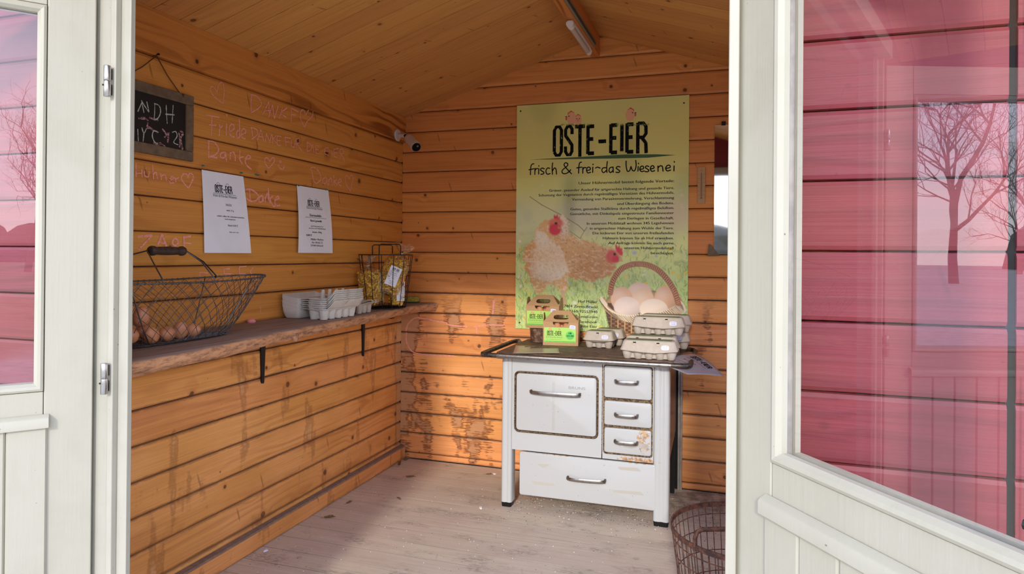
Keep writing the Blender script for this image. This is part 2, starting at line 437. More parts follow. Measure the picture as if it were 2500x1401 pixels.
def chalk_mat(name, c, cover=0.5):
    m, t, b = newmat(name)
    g = N(t)
    tc = g.n('ShaderNodeTexCoord').outputs['Object']
    x, y, z = g.sep(tc)
    nz = g.noise(tc, 500.0, 2, 0.6)
    n2 = g.noise(g.comb(g.m('MULTIPLY', x, 60.0), g.m('MULTIPLY', y, 60.0), g.m('MULTIPLY', z, 420.0)), 1.0, 2, 0.6)
    a = g.mr(g.m('ADD', nz, n2), 0.92 - cover * 0.25, 1.25 - cover * 0.25, 0.15, 0.9)
    b.inputs['Base Color'].default_value = lin(c)
    b.inputs['Roughness'].default_value = 1.0
    g.set(b.inputs['Alpha'], a)
    return m
M['chalk'] = chalk_mat('pink_chalk', (250, 168, 150), 1.1)
M['chalkw'] = chalk_mat('white_chalk', (206, 214, 196), 1.0)
M['chalks'] = chalk_mat('smudged_chalk', (214, 170, 170), 0.3)

def shelf_mat():
    def worn(g, col, x, z):
        tc = g.n('ShaderNodeTexCoord').outputs['Object']
        X_, Y_, Z_ = g.sep(tc)
        nx = g.n('ShaderNodeNewGeometry').outputs['Normal']
        up = g.mr(g.sep(nx)[2], 0.5, 0.9)
        n_ = g.noise(g.comb(g.m('MULTIPLY', X_, 1.2), g.m('MULTIPLY', Y_, 3.0), g.m('MULTIPLY', Z_, 6.0)), 11.0, 6, 0.8)
        bark = g.mr(n_, 0.40, 0.68)
        side = g.mix(bark, lin((206, 152, 108)), lin((120, 84, 66)))
        grey = g.mix(g.mr(g.noise(g.comb(g.m('MULTIPLY', X_, 3.0), g.m('MULTIPLY', Y_, 60.0), 0.0), 1.0, 4, 0.7), 0.35, 0.7), lin((158, 134, 118)), lin((122, 100, 88)))
        return g.mix(up, side, grey)
    return wood('weathered_slab', (170, 140, 120), (130, 104, 88), knots=0.2, rough=0.8, worn=worn, bump=0.5)
M['shelf'] = shelf_mat()

# ------------------------------------------------------------------ mesh builder
STUFFY = {'body_text', 'smudged_chalk', 'chalk_letters', 'chalk_smudge', 'printed_lines', 'title_letters', 'script_letters', 'grass_tufts', 'label_print', 'tag_print', 'floor_wires', 'chalk_writing', 'scale_print', 'letter_print', 'rim_wrapping'}
class MB:
    def __init__(s): s.v = []; s.f = []; s.mi = []; s.cur = 0
    def add(s, vs, fs):
        o = len(s.v); s.v += [tuple(p) for p in vs]
        for f in fs: s.f.append(tuple(o + i for i in f)); s.mi.append(s.cur)
        return s
    def box(s, x0, x1, y0, y1, z0, z1):
        v = [(x, y, z) for x in (x0, x1) for y in (y0, y1) for z in (z0, z1)]
        return s.add(v, [(0, 1, 3, 2), (4, 6, 7, 5), (0, 4, 5, 1), (2, 3, 7, 6), (0, 2, 6, 4), (1, 5, 7, 3)])
    def loft(s, loops, closed=True, cap0=True, cap1=True):
        n = len(loops[0]); o = len(s.v)
        for l in loops: s.v += [tuple(p) for p in l]
        for k in range(len(loops) - 1):
            for i in range(n if closed else n - 1):
                j = (i + 1) % n
                s.f.append((o + k * n + i, o + k * n + j, o + (k + 1) * n + j, o + (k + 1) * n + i)); s.mi.append(s.cur)
        if cap0: s.f.append(tuple(o + i for i in reversed(range(n)))); s.mi.append(s.cur)
        if cap1: s.f.append(tuple(o + (len(loops) - 1) * n + i for i in range(n))); s.mi.append(s.cur)
        return s
    def tube(s, pts, r, n=6, closed=False, caps=True):
        pts = [Vector(p) for p in pts]; loops = []
        m = len(pts); up = None
        for i, p in enumerate(pts):
            a = pts[(i - 1) % m] if (closed or i > 0) else p
            b = pts[(i + 1) % m] if (closed or i < m - 1) else p
            t = (b - a)
            t = t.normalized() if t.length > 1e-9 else Vector((0, 0, 1))
            if up is None:
                up = Vector((0, 0, 1)) if abs(t.z) < 0.9 else Vector((1, 0, 0))
            x = t.cross(up)
            if x.length < 1e-6: x = t.cross(Vector((1, 0.3, 0)))
            x.normalize(); y = x.cross(t).normalized(); up = y
            rr = r(i / max(1, m - 1)) if callable(r) else r
            loops.append([p + (x * math.cos(2 * PI * k / n) + y * math.sin(2 * PI * k / n)) * rr for k in range(n)])
        if closed:
            loops.append(loops[0]); return s.loft(loops, True, False, False)
        return s.loft(loops, True, caps, caps)
    def lathe(s, prof, n=24, c=(0, 0, 0), caps=True):
        loops = [[(c[0] + r * math.cos(2 * PI * k / n), c[1] + r * math.sin(2 * PI * k / n), c[2] + z) for k in range(n)] for r, z in prof]
        return s.loft(loops, True, caps, caps)
    def prism(s, poly, fn, d0, d1):
        """poly in 2D, fn(a,b,d)->xyz"""
        return s.loft([[fn(a, b, d0) for a, b in poly], [fn(a, b, d1) for a, b in poly]])
    def grid(s, fn, nu, nv):
        vs = [fn(i / nu, j / nv) for i in range(nu + 1) for j in range(nv + 1)]
        fs = [(i * (nv + 1) + j, (i + 1) * (nv + 1) + j, (i + 1) * (nv + 1) + j + 1, i * (nv + 1) + j + 1) for i in range(nu) for j in range(nv)]
        return s.add(vs, fs)
    def xf(s, mat, start=0):
        for i in range(start, len(s.v)): s.v[i] = tuple(mat @ Vector(s.v[i]))
        return s
    def build(s, name, mat, parent=None, world=False, smooth=False, bevel=0, kind=None, label=None, mw=None, solid=0):
        """world=True: vertices are given in world space although the object hangs under an unrotated parent"""
        me = bpy.data.meshes.new(name)
        vs = s.v
        if world and parent is not None:
            l = wl(parent)
            vs = [(a - l.x, b - l.y, c - l.z) for a, b, c in vs]
        me.from_pydata(vs, [], s.f)
        mats = mat if isinstance(mat, (list, tuple)) else [mat]
        for q in mats: me.materials.append(q)
        if len(mats) > 1: me.polygons.foreach_set('material_index', s.mi)
        bm = bmesh.new(); bm.from_mesh(me); bmesh.ops.recalc_face_normals(bm, faces=bm.faces); bm.to_mesh(me); bm.free()
        if smooth:
            me.polygons.foreach_set('use_smooth', [True] * len(me.polygons))
            if smooth != True: me.set_sharp_from_angle(angle=R(smooth))
        o = bpy.data.objects.new(name, me); C.objects.link(o)
        if parent is not None: o.parent = parent
        if mw is not None: o.matrix_local = mw
        if bevel:
            b = o.modifiers.new('bevel', 'BEVEL'); b.width = bevel; b.segments = 2; b.limit_method = 'ANGLE'; b.angle_limit = R(40)
            if not smooth:
                me.polygons.foreach_set('use_smooth', [True] * len(me.polygons)); b.harden_normals = True
        if solid:
            b = o.modifiers.new('solid', 'SOLIDIFY'); b.thickness = solid; b.offset = 0
        if kind: o['kind'] = kind
        elif name in STUFFY: o['kind'] = 'stuff'
        if label: o['label'] = label
        return o

WL_ = {}
def wl(o):
    v = Vector(o.location)
    while o.parent is not None:
        o = o.parent; v = v + Vector(o.location)
    return v

def thing(name, label, cat, loc=(0, 0, 0), rotz=0, group=None):
    o = bpy.data.objects.new(name, None); C.objects.link(o)
    o.empty_display_size = 0.05
    o.location = loc; o.rotation_euler = (0, 0, rotz)
    o['label'] = label; o['category'] = cat
    if group: o['group'] = group
    return o
def tag(o, label, cat, group=None):
    o['label'] = label; o['category'] = cat
    if group: o['group'] = group
    return o
def struct(o): o['kind'] = 'structure'; return o
def dup(root, label, loc=None, rot=None, group=None):
    r = root.copy(); C.objects.link(r)
    if loc is not None: r.location = loc
    if rot is not None: r.rotation_euler = rot
    r['label'] = label
    if group: r['group'] = group
    for ch in list(root.children):
        c = ch.copy(); C.objects.link(c); c.parent = r
        for q in list(ch.children):
            d = q.copy(); C.objects.link(d); d.parent = c
    return r

# text: 2D vertices and faces of a line set in the built-in typeface
def text2d(s, bold=0.0, align='LEFT'):
    cu = bpy.data.curves.new('t', 'FONT'); cu.body = s; cu.size = 1; cu.offset = bold; cu.resolution_u = 2
    ob = bpy.data.objects.new('t', cu)
    me = bpy.data.meshes.new_from_object(ob)
    v = [(p.co.x, p.co.y) for p in me.vertices]; f = [tuple(p.vertices) for p in me.polygons]
    bpy.data.objects.remove(ob); bpy.data.curves.remove(cu); bpy.data.meshes.remove(me)
    return v, f
def put_text(mb, s, x0, x1, y, h, fn, bold=0.0, shear=0.0, x_only=False):
    """fit the line between x0 and x1 with cap height h; fn(a,b)->xyz"""
    v, f = text2d(s, 0.0)
    if not v: return
    if bold > 0:
        n0 = len(v); d = bold * 1.3
        v = [(p[0] - d, p[1]) for p in v] + [(p[0] + d, p[1]) for p in v] + [(p[0], p[1]) for p in v]
        f = f + [tuple(n0 + i for i in q) for q in f] + [tuple(2 * n0 + i for i in q) for q in f]
    a0 = min(p[0] for p in v); a1 = max(p[0] for p in v)
    k = (x1 - x0) / (a1 - a0); kh = h / 0.72
    mb.add([fn(x0 + (p[0] - a0) * k + shear * p[1] * kh, y + p[1] * kh) for p in v], f)

def smooth_line(pts, sub=4):
    pts = [Vector((p[0], p[1])) for p in pts]
    if len(pts) < 3: return pts
    out = []
    for i in range(len(pts) - 1):
        p0 = pts[max(0, i - 1)]; p1 = pts[i]; p2 = pts[i + 1]; p3 = pts[min(len(pts) - 1, i + 2)]
        for k in range(sub):
            t = k / sub
            out.append(0.5 * ((2 * p1) + (-p0 + p2) * t + (2 * p0 - 5 * p1 + 4 * p2 - p3) * t * t + (-p0 + 3 * p1 - 3 * p2 + p3) * t ** 3))
    out.append(pts[-1]); return out
def ribbon(mb, pts, w_, fn, smooth=True, round_=True, jit=0.0):
    q = smooth_line(pts) if smooth else [Vector((p[0], p[1])) for p in pts]
    left, right = [], []
    for i, p in enumerate(q):
        a = q[max(0, i - 1)]; b = q[min(len(q) - 1, i + 1)]
        t = (b - a)
        if t.length < 1e-9: t = Vector((1, 0))
        t.normalize(); n_ = Vector((-t.y, t.x)) * (w_ / 2) * (1 + rnd.uniform(-jit, jit))
        left.append(p + n_); right.append(p - n_)
    vs = [fn(p.x, p.y) for p in left] + [fn(p.x, p.y) for p in right]
    n = len(q)
    mb.add(vs, [(i, i + 1, n + i + 1, n + i) for i in range(n - 1)])
    if round_:
        for p in (q[0], q[-1]):
            mb.add([fn(p.x + w_ / 2 * math.cos(k * PI / 4), p.y + w_ / 2 * math.sin(k * PI / 4)) for k in range(8)], [tuple(range(8))])

def lift(fn, k):
    """the same surface raised by a hair, so crossing strokes do not share a plane"""
    def g_(a, b):
        p = Vector(fn(a, b)); e = 1e-3
        n_ = (Vector(fn(a + e, b)) - p).cross(Vector(fn(a, b + e)) - p)
        n_ = n_.normalized() if n_.length > 1e-12 else Vector((0, 0, 0))
        return tuple(p + n_ * 0.00006 * k)
    return g_
# grunge block logo in a unit box: cap height 1, total width 5.2
LOGO = [
 [[(0.1, 0.12), (0.1, 0.88), (0.2, 1.0), (0.38, 1.0), (0.48, 0.88), (0.48, 0.12), (0.38, 0), (0.2, 0), (0.1, 0.12)]],
 [[(1.04, 0.72), (1.04, 0.9), (0.95, 1.0), (0.8, 1.0), (0.7, 0.88), (0.7, 0.68), (1.04, 0.34), (1.04, 0.12), (0.95, 0), (0.8, 0), (0.7, 0.12), (0.7, 0.3)]],
 [[(1.2, 0.98), (1.72, 0.98)], [(1.46, 0.98), (1.46, -0.08)]],
 [[(1.88, 0.0), (1.88, 1.0)], [(1.88, 0.96), (2.2, 0.96)], [(1.88, 0.52), (2.16, 0.52)], [(1.88, 0.02), (2.2, 0.02)]],
 [[(2.42, 0.42), (2.82, 0.42)]],
 [[(3.06, 0.0), (3.06, 1.0)], [(3.06, 0.96), (3.38, 0.96)], [(3.06, 0.52), (3.34, 0.52)], [(3.06, 0.02), (3.38, 0.02)]],
 [[(3.62, 0.05), (3.62, 0.95)]],
 [[(3.88, 0.0), (3.88, 1.0)], [(3.88, 0.96), (4.2, 0.96)], [(3.88, 0.52), (4.16, 0.52)], [(3.88, 0.02), (4.2, 0.02)]],
 [[(4.42, -0.05), (4.42, 1.0)], [(4.42, 0.98), (4.7, 0.98), (4.82, 0.86), (4.82, 0.62), (4.7, 0.5), (4.42, 0.5)], [(4.6, 0.5), (4.82, 0.3), (4.84, -0.05)]],
]
def put_logo(mb, x0, x1, y0, h, fn, wt=0.19):
    k = (x1 - x0) / 4.94
    for letter in LOGO:
        for si, st in enumerate(letter):
            q = [(x0 + a * k, y0 + b * h) for a, b in st]
            horiz = len(st) == 2 and st[0][1] == st[1][1]
            ribbon(mb, q, wt * (h * 0.70 if horiz else k * 0.92), lift(fn, si), smooth=False, round_=False)

# ------------------------------------------------------------------ dimensions of the hut (metres)
XL, XR, YB, YF = -1.8067, 0.494, 3.4962, 1.22
APX, APZ = -0.6567, 2.342
EAVE = 1.968
SL = math.atan((APZ - EAVE) / (APX - XL))
PITCH = 0.11565
def roof_z(x): return APZ - abs(x - APX) * math.tan(SL)
SIL_L, SIL_B = 0.7854, 0.7288

def board_mesh(length, width, thick=0.018, r=0.0085, segs=6, clip=None, wav=0.0006, seed=0, flat=False, kink=None):
    """local x along the board, z across it, visible face at y=0 looking towards -y"""
    rr = random.Random(seed)
    if flat: prof = [(0.0, 0.0014), (0.0, width - 0.0014), (thick, width - 0.0014), (thick, 0.0014)]
    else: prof = [(r * 1.5, 0.0008), (r * 0.45, r * 0.4), (0.0, r * 1.5), (0.0, width - r * 1.5), (r * 0.45, width - r * 0.4), (r * 1.5, width - 0.0008), (thick, width - 0.0008), (thick, 0.0008)]
    if kink and 0.02 < kink < width - 0.02: prof = prof[:3] + [(0.0, kink)] + prof[3:7] + [(thick, kink)] + prof[7:]
    mb = MB(); loops = []
    for i in range(segs + 1):
        t = i / segs; lo = []
        d = rr.uniform(-wav, wav)
        for (y, z) in prof:
            x0, x1 = (0.0, length) if clip is None else clip(z)
            lo.append((x0 + (x1 - x0) * t, y + d, z + d * (0.5 if 0 < z < width else 0)))
        loops.append(lo)
    mb.loft(loops)
    return mb
def cols(x, y, z, loc):
    m = Matrix((x, y, z)).transposed().to_4x4(); m.translation = loc; return m
EX, EY, EZ = Vector((1, 0, 0)), Vector((0, 1, 0)), Vector((0, 0, 1))

# ---- left wall
wall_left = struct(MB().box(XL - 0.05, XL - 0.012, YF - 0.02, YB + 0.02, -0.02, 2.1).build('wall_left', M['dark']))
k = -7
z = SIL_L + PITCH * k
while z < 1.86:
    wd = PITCH
    if z + wd > 1.84: wd = 1.835 - z + 0.03
    if wd > 0.03:
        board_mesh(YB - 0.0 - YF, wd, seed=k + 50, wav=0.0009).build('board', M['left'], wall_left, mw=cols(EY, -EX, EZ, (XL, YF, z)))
    k += 1; z = SIL_L + PITCH * k
# ---- back wall with its gable
wall_back = struct(MB().prism([(XL - 0.05, -0.02), (XR + 0.05, -0.02), (XR + 0.05, EAVE), (APX, APZ + 0.02), (XL - 0.05, EAVE)], lambda a, b, d: (a, d, b), YB + 0.012, YB + 0.05).build('wall_back', M['dark']))
k = -7
while True:
    z = SIL_B + PITCH * k
    z0 = max(0.0, z); wd = z + PITCH - z0
    if z0 >= APZ - 0.02: break
    if z + wd > APZ: wd = APZ - z0 - 0.002
    if wd > 0.03:
        def clip(zz, z0=z0):
            h = min(z0 + zz, APZ - 0.0005)
            if h <= EAVE - 0.002: return (0.0, XR - XL)
            dx = (APZ - h) / math.tan(SL)
            return (max(0.0, APX - dx - XL), min(XR - XL, APX + dx - XL))
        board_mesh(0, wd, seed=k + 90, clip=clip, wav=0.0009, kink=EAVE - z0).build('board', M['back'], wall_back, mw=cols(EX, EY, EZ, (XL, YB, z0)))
    k += 1
# ---- right wall (seen only in the mirror and from the side)
WY0, WY1, WZ0, WZ1 = 1.62, 3.02, 0.785, 1.594  # opening for an added window that brightens the left wall
wr = MB()
for y0_, y1_, z0_, z1_ in ((YF - 0.02, WY0, -0.02, 2.1), (WY1, YB + 0.02, -0.02, 2.1), (WY0, WY1, -0.02, WZ0), (WY0, WY1, WZ1, 2.1)):
    wr.box(XR + 0.012, XR + 0.05, y0_, y1_, z0_, z1_)
wall_right = struct(wr.build('wall_right', M['dark']))
for k in range(-7, 10):
    z = SIL_L + PITCH * k
    z0 = max(z, 0.0); z1 = z + PITCH
    spans = [(YF, YB)] if (z1 <= WZ0 + 0.01 or z0 >= WZ1 - 0.01) else [(YF, WY0), (WY1, YB)]
    for ya, yb in spans:
        board_mesh(yb - ya, z1 - z0, seed=k + 150).build('board', M['back'], wall_right, mw=cols(-EY, EX, EZ, (XR, yb, z0)))
fill_win = bpy.data.objects.new('fill_window_1', None); C.objects.link(fill_win); struct(fill_win)  # added window, put in to let daylight onto the left wall
for nm_, (y0_, y1_, z0_, z1_) in (('fill_window_frame', (WY0, WY0 + 0.045, WZ0, WZ1)), ('fill_window_frame', (WY1 - 0.045, WY1, WZ0, WZ1)), ('fill_window_frame', (WY0 + 0.045, WY1 - 0.045, WZ0, WZ0 + 0.045)), ('fill_window_frame', (WY0 + 0.045, WY1 - 0.045, WZ1 - 0.045, WZ1)), ('fill_window_mullion', ((WY0 + WY1) / 2 - 0.015, (WY0 + WY1) / 2 + 0.015, WZ0 + 0.045, WZ1 - 0.045))):
    MB().box(XR + 0.002, XR + 0.048, y0_ + 0.0005, y1_ - 0.0005, z0_ + 0.0005, z1_ - 0.0005).build(nm_, M['cream_old'], fill_win, bevel=0.002)
MB().add([(XR + 0.03, WY0 + 0.04, WZ0 + 0.04), (XR + 0.03, WY1 - 0.04, WZ0 + 0.04), (XR + 0.03, WY1 - 0.04, WZ1 - 0.04), (XR + 0.03, WY0 + 0.04, WZ1 - 0.04)], [(0, 3, 2, 1)]).build('fill_window_pane', M['glass'], fill_win)
# ---- ceiling: two slopes of narrow boards running from the eaves to the ridge
ceiling = struct(MB().loft([[(XL - 0.3, y, roof_z(XL - 0.3) + 0.02), (APX, y, APZ + 0.02), (XR + 0.3, y, roof_z(XR + 0.3) + 0.02),
                             (XR + 0.3, y, roof_z(XR + 0.3) + 0.06), (APX, y, APZ + 0.06), (XL - 0.3, y, roof_z(XL - 0.3) + 0.06)] for y in (YF - 0.50, YB + 0.2)]).build('ceiling', M['dark']))
ca, sa = math.cos(SL), math.sin(SL)
CW = 0.1112
slope = (APX - XL + 0.05) / ca
cm = [board_mesh(slope, CW, 0.018, flat=True, seed=i) for i in range(1)][0]
proto = cm.build('ceiling_board', M['ceil'], ceiling)
yk = 1.7057 - 8 * CW
ys = []
while yk < YB:
    ys.append(yk); yk += CW
XA = XL - 0.05
first = True
for y in ys:
    for side in (0, 1):
        if side == 0: mw = cols(Vector((ca, 0, sa)), Vector((-sa, 0, ca)), -EY, (XA, y + CW, roof_z(XA)))
        else: mw = cols(Vector((ca, 0, -sa)), Vector((sa, 0, ca)), -EY, (APX, y + CW, APZ))
        o = proto if first else proto.copy()
        if not first: C.objects.link(o); o.parent = ceiling
        first = False
        o.matrix_local = mw
# ---- wall plates under both slopes, ridge beam
def beam(name, x0, x1, z0, z1, y0, y1):
    """local x along the beam"""
    mb = MB(); loops = []
    c = 0.004
    for t in (0, 1):
        xx = (y1 - y0) * t
        loops.append([(xx, c, 0), (xx, 0, c), (xx, 0, z1 - z0 - c), (xx, c, z1 - z0), (xx, x1 - x0 - c, z1 - z0), (xx, x1 - x0, z1 - z0 - c), (xx, x1 - x0, c), (xx, x1 - x0 - c, 0)])
    mb.loft(loops)
    return mb
mb = MB()
pw = 0.018
loops = []
for t in (0, 1):
    yy = (YB - YF) * t
    loops.append([(yy, 0.003, 0.0), (yy, 0.0, 0.003), (yy, 0.0, roof_z(XL + pw) - 1.826 - 0.001), (yy, pw + 0.04, roof_z(XL + pw) - 1.826 - 0.02), (yy, pw + 0.04, 0.0)])
mb.loft(loops)
plate = struct(mb.build('trim_1', M['beam'], mw=cols(EY, -EX, EZ, (XL + pw, YF, 1.826))))
pr = MB().loft(loops).build('trim_2', M['beam'], mw=cols(-EY, EX, EZ, (XR - pw, YB, 1.826))); struct(pr)
ridge = struct(beam('trim_3', 0, 0.042, 0, 0.13, YF - 0.1, YB).build('trim_3', M['beam'], mw=cols(-EY, EX, EZ, (APX - 0.0425, YB, 2.230)))) if False else None
ridge = struct(beam('r', 0, 0.043, 0, 0.125, YF - 0.46, YB).build('trim_3', M['beam'], mw=cols(EY, -EX, EZ, (APX, YF - 0.46, 2.230))))
# ---- floor
floor = struct(MB().box(XL, XR, YF - 0.04, YB, -0.05, -0.0007).build('floor', M['dark']))
FW = 0.1120
yk = 3.263 - FW * 19
n = 0
while yk < YB:
    w0 = min(FW, YB - yk)
    if yk > YF - 0.06:
        m = board_mesh(XR - XL, w0, 0.018, flat=True, seed=n, wav=0.0004)
        m.build('floorboard', M['floor'], floor, mw=cols(EX, -EZ, EY, (XL, yk, 0)))
    yk += FW; n += 1
# ---- skirting ledge at the foot of the left wall
bb = MB().box(0, YB - YF, -0.034, 0, 0, 0.066)
baseboard_left = struct(bb.build('baseboard_left', M['left'], mw=cols(EY, -EX, EZ, (XL, YF, 0)), bevel=0.004))
MB().box(0, YB - YF, -0.030, 0, 0.066, 0.074).build('ledge_strip', M['sillgrey'], baseboard_left)

# ------------------------------------------------------------------ front wall, red outside
JL, JR = -1.3225, -0.0028          # door opening
HEAD = 1.85
wall_front = bpy.data.objects.new('wall_front', None); C.objects.link(wall_front); struct(wall_front)
YS = YF - 0.02
SF = 1.191
CASL, CASR = -1.4124, 0.0995 + 0.0
def siding(x0, x1, za, zb, nm='siding_board'):
    k = -11
    while SF + PITCH * k < zb:
        z = SF + PITCH * k
        z0 = max(z, za); z1 = min(z + PITCH, zb)
        if z1 - z0 > 0.02:
            board_mesh(x1 - x0, z1 - z0, 0.04, r=0.006, seed=int(k + 100 * abs(x0))).build(nm, M['red'], wall_front, mw=cols(EX, EY, EZ, (x0, YS, z0)))
        k += 1
siding(XL - 0.05, CASL, 0.0, EAVE - 0.02)
siding(CASR, 0.4045, 0.0, EAVE - 0.02)
siding(0.4160, XR + 0.16, 0.0, EAVE - 0.06)
MB().box(0.4035, 0.417, YS + 0.006, YS + 0.04, 0, EAVE - 0.02).build('corner_gap_strip', M['dark'], wall_front)
# gable above the door
gmb = MB().prism([(XL - 0.05, HEAD), (XR + 0.05, HEAD), (XR + 0.05, roof_z(XR + 0.05)), (APX, APZ + 0.01), (XL - 0.05, roof_z(XL - 0.05))], lambda a, b, d: (a, d, b), YS, YS + 0.04)
gmb.build('gable_panel', M['red'], wall_front)
# inner lining of the front wall beside the door
MB().box(XL, JL - 0.081, YS + 0.04, YS + 0.06, 0, HEAD).build('inner_lining', M['back'], wall_front)
MB().box(JR + 0.035, XR, YS + 0.04, YS + 0.06, 0, HEAD).build('inner_lining', M['back'], wall_front)
# door frame: moulded jambs left and right, head above
trim_l = struct(MB().box(JL - 0.0290, JL, 1.1980, 1.2115, 0, HEAD).build('trim_4', M['cream_old'], bevel=0.002))
MB().box(JL - 0.080, JL - 0.0625, 1.2116, 1.265, 0, HEAD).build('rebate_strip', M['cream_old'], trim_l)
MB().box(JL - 0.0460, JL - 0.0295, 1.184, 1.2115, 0, HEAD).build('jamb_bead', M['cream_old'], trim_l, bevel=0.003)
MB().box(JL - 0.110, JL - 0.0465, 1.197, 1.2115, 0, HEAD).build('jamb_board', M['cream_old'], trim_l, bevel=0.002)
trim_r = struct(MB().box(JR + 0.001, JR + 0.018, 1.165, 1.265, 0, HEAD).build('trim_5', M['cream_old'], bevel=0.002))
MB().box(JR + 0.0185, JR + 0.104, 1.190, 1.265, 0, HEAD).build('jamb_board', M['cream_old'], trim_r, bevel=0.002)
trim_h = struct(MB().box(JL - 0.08, JR + 0.015, 1.165, 1.265, HEAD, HEAD + 0.06).build('trim_6', M['cream_old'], bevel=0.002))
sill = struct(MB().box(JL - 0.05, JR + 0.05, 1.15, 1.24, -0.03, 0.012).build('trim_7', M['shelf'], bevel=0.004))

# ------------------------------------------------------------------ the two glazed door leaves, swung outwards
def door_leaf(name, label, loc, ang, flip, mirror_groove):
    """local x runs from the hinge along the leaf, the seen (inner) face looks to local y = flip"""
    d = bpy.data.objects.new(name, None); C.objects.link(d); struct(d); d['label'] = label
    d.location = loc; d.rotation_euler = (0, 0, ang)
    W_, T = 0.64, 0.040
    st = 0.094
    G0, G1 = 0.880, 1.716            # glass opening
    Z0, Z1 = 0.02, 1.835
    def by(a, b):                   # depth behind the seen face
        return (flip * -a, flip * -b) if flip > 0 else (a, b)
    def bxx(x0, x1, a, b, z0, z1):
        p, q = -flip * a, -flip * b
        return MB().box(x0, x1, min(p, q), max(p, q), z0, z1)
    bxx(0.0, st, 0, T, Z0, Z1).build('stile', M['cream'], d, bevel=0.003)
    bxx(W_ - st, W_, 0, T, Z0, Z1).build('stile', M['cream'], d, bevel=0.003)
    bxx(st + 0.0008, W_ - st - 0.0008, 0.001, T, G1 + 0.022, Z1).build('top_rail', M['cream'], d, bevel=0.002)
    bxx(st + 0.0008, W_ - st - 0.0008, 0.001, T, 0.800, G0 - 0.0175).build('middle_rail', M['cream'], d, bevel=0.002)
    # mitred glazing beads, proud by a few millimetres with a rounded nose
    def bead(p0, p1, n_):
        # p0,p1: corners of outer edge ; n_: inward normal in xz
        t = (p1 - p0).normalized(); wd = 0.0185; L = (p1 - p0).length
        prof = [(0.0, 0.006), (0.001, -0.002), (0.006, -0.0045), (0.012, -0.003), (wd, 0.004), (wd, 0.014), (0.0, 0.014)]
        loops = []
        for s_, e in ((0, 1), (L, -1)):
            lo = []
            for a, dep in prof:
                q = p0 + t * (s_ + e * a) + n_ * a
                lo.append((q.x, -flip * dep, q.y))
            loops.append(lo)
        return MB().loft(loops)
    xa, xb, za, zb = st + 0.0004, W_ - st - 0.0004, G0 - 0.017, G1 + 0.021
    P_ = [Vector((xa, za)), Vector((xb, za)), Vector((xb, zb)), Vector((xa, zb))]
    for i, nn in enumerate([Vector((0, 1)), Vector((-1, 0)), Vector((0, -1)), Vector((1, 0))]):
        bead(P_[i], P_[(i + 1) % 4], nn).build('glazing_bead', M['cream'], d)
        bead(P_[i] + nn * 0.0, P_[(i + 1) % 4], nn)
    # outer rebate lip behind the glass
    for (x0, x1, z0, z1) in ((xa, xb, za, za + 0.02), (xa, xb, zb - 0.02, zb), (xa, xa + 0.02, za, zb), (xb - 0.02, xb, za, zb)):
        pass
    rim = MB()
    for (x0, x1, z0, z1) in ((xa, xb, za, za + 0.017), (xa, xb, zb - 0.017, zb), (xa, xa + 0.017, za + 0.017, zb - 0.017), (xb - 0.017, xb, za + 0.017, zb - 0.017)):
        p, q = -flip * 0.030, -flip * T
        rim.box(x0, x1, min(p, q), max(p, q), z0, z1)
    rim.build('rebate', M['cream'], d)
    # double glazing unit: two panes
    bxx(xa + 0.004, xb - 0.004, 0.0145, 0.0175, za + 0.004, zb - 0.004).build('glass_pane', M['glass'], d)
    # sealant spacer
    sp = MB()
    for (x0, x1, z0, z1) in ((xa + .004, xb - .004, za + .004, za + .012), (xa + .004, xb - .004, zb - .012, zb - .004), (xa + .004, xa + .012, za + .012, zb - .012), (xb - .012, xb - .004, za + .012, zb - .012)):
        p, q = -flip * 0.018, -flip * 0.029
        sp.box(x0, x1, min(p, q), max(p, q), z0, z1)
    sp.build('glazing_spacer', M['greystrip'], d)
    # drip ledge and boarded lower panel standing proud of the frame
    lx = st - 0.011
    p, q = -flip * -0.017, 0.0
    ld = MB()
    zz = [(0.0, 0.812), (0.0135, 0.806), (0.0165, 0.802), (0.0165, 0.782), (0.0, 0.781)]
    ld.loft([[(xx, flip * a, z_) for a, z_ in zz] for xx in (lx - 0.0, W_ - lx)])
    ld.build('drip_ledge', M['cream'], d, bevel=0.0015)
    x = lx + 0.003
    bw = 0.076
    while x < W_ - lx - 0.01:
        x2 = min(x + bw, W_ - lx - 0.003)
        c = 0.004
        mb = MB()
        mb.loft([[(x + 0.0004, 0, z_), (x + 0.0004, flip * 0.003, z_), (x + c, flip * 0.0075, z_), (x2 - c, flip * 0.0075, z_), (x2 - 0.0004, flip * 0.003, z_), (x2 - 0.0004, 0, z_)] for z_ in (0.06, 0.781)])
        mb.build('panel_board', M['cream'], d)
        x = x2
    bxx(st, W_ - st, 0.006, T - 0.006, 0.06, 0.80).build('core_panel', M['cream'], d)
    bxx(st + 0.0008, W_ - st - 0.0008, 0.0, T, Z0, 0.06).build('bottom_rail', M['cream'], d, bevel=0.002)
    # lever handle near the closing edge
    hb = MB()
    hp = (W_ - st / 2, 0.90)
    hb.box(hp[0] - 0.012, hp[0] + 0.012, min(0, flip * 0.004), max(0, flip * 0.004), hp[1] - 0.06, hp[1] + 0.06)
    hb.tube([(hp[0], 0, hp[1] + 0.03), (hp[0], flip * 0.035, hp[1] + 0.03), (hp[0] - 0.09, flip * 0.04, hp[1] + 0.03)], 0.006, 8)
    hb.build('door_handle', M['black'], d, smooth=40)
    return d
LDa = math.atan2(-0.77999, -0.62579)
RDa = math.atan2(-0.81573, 0.57843)
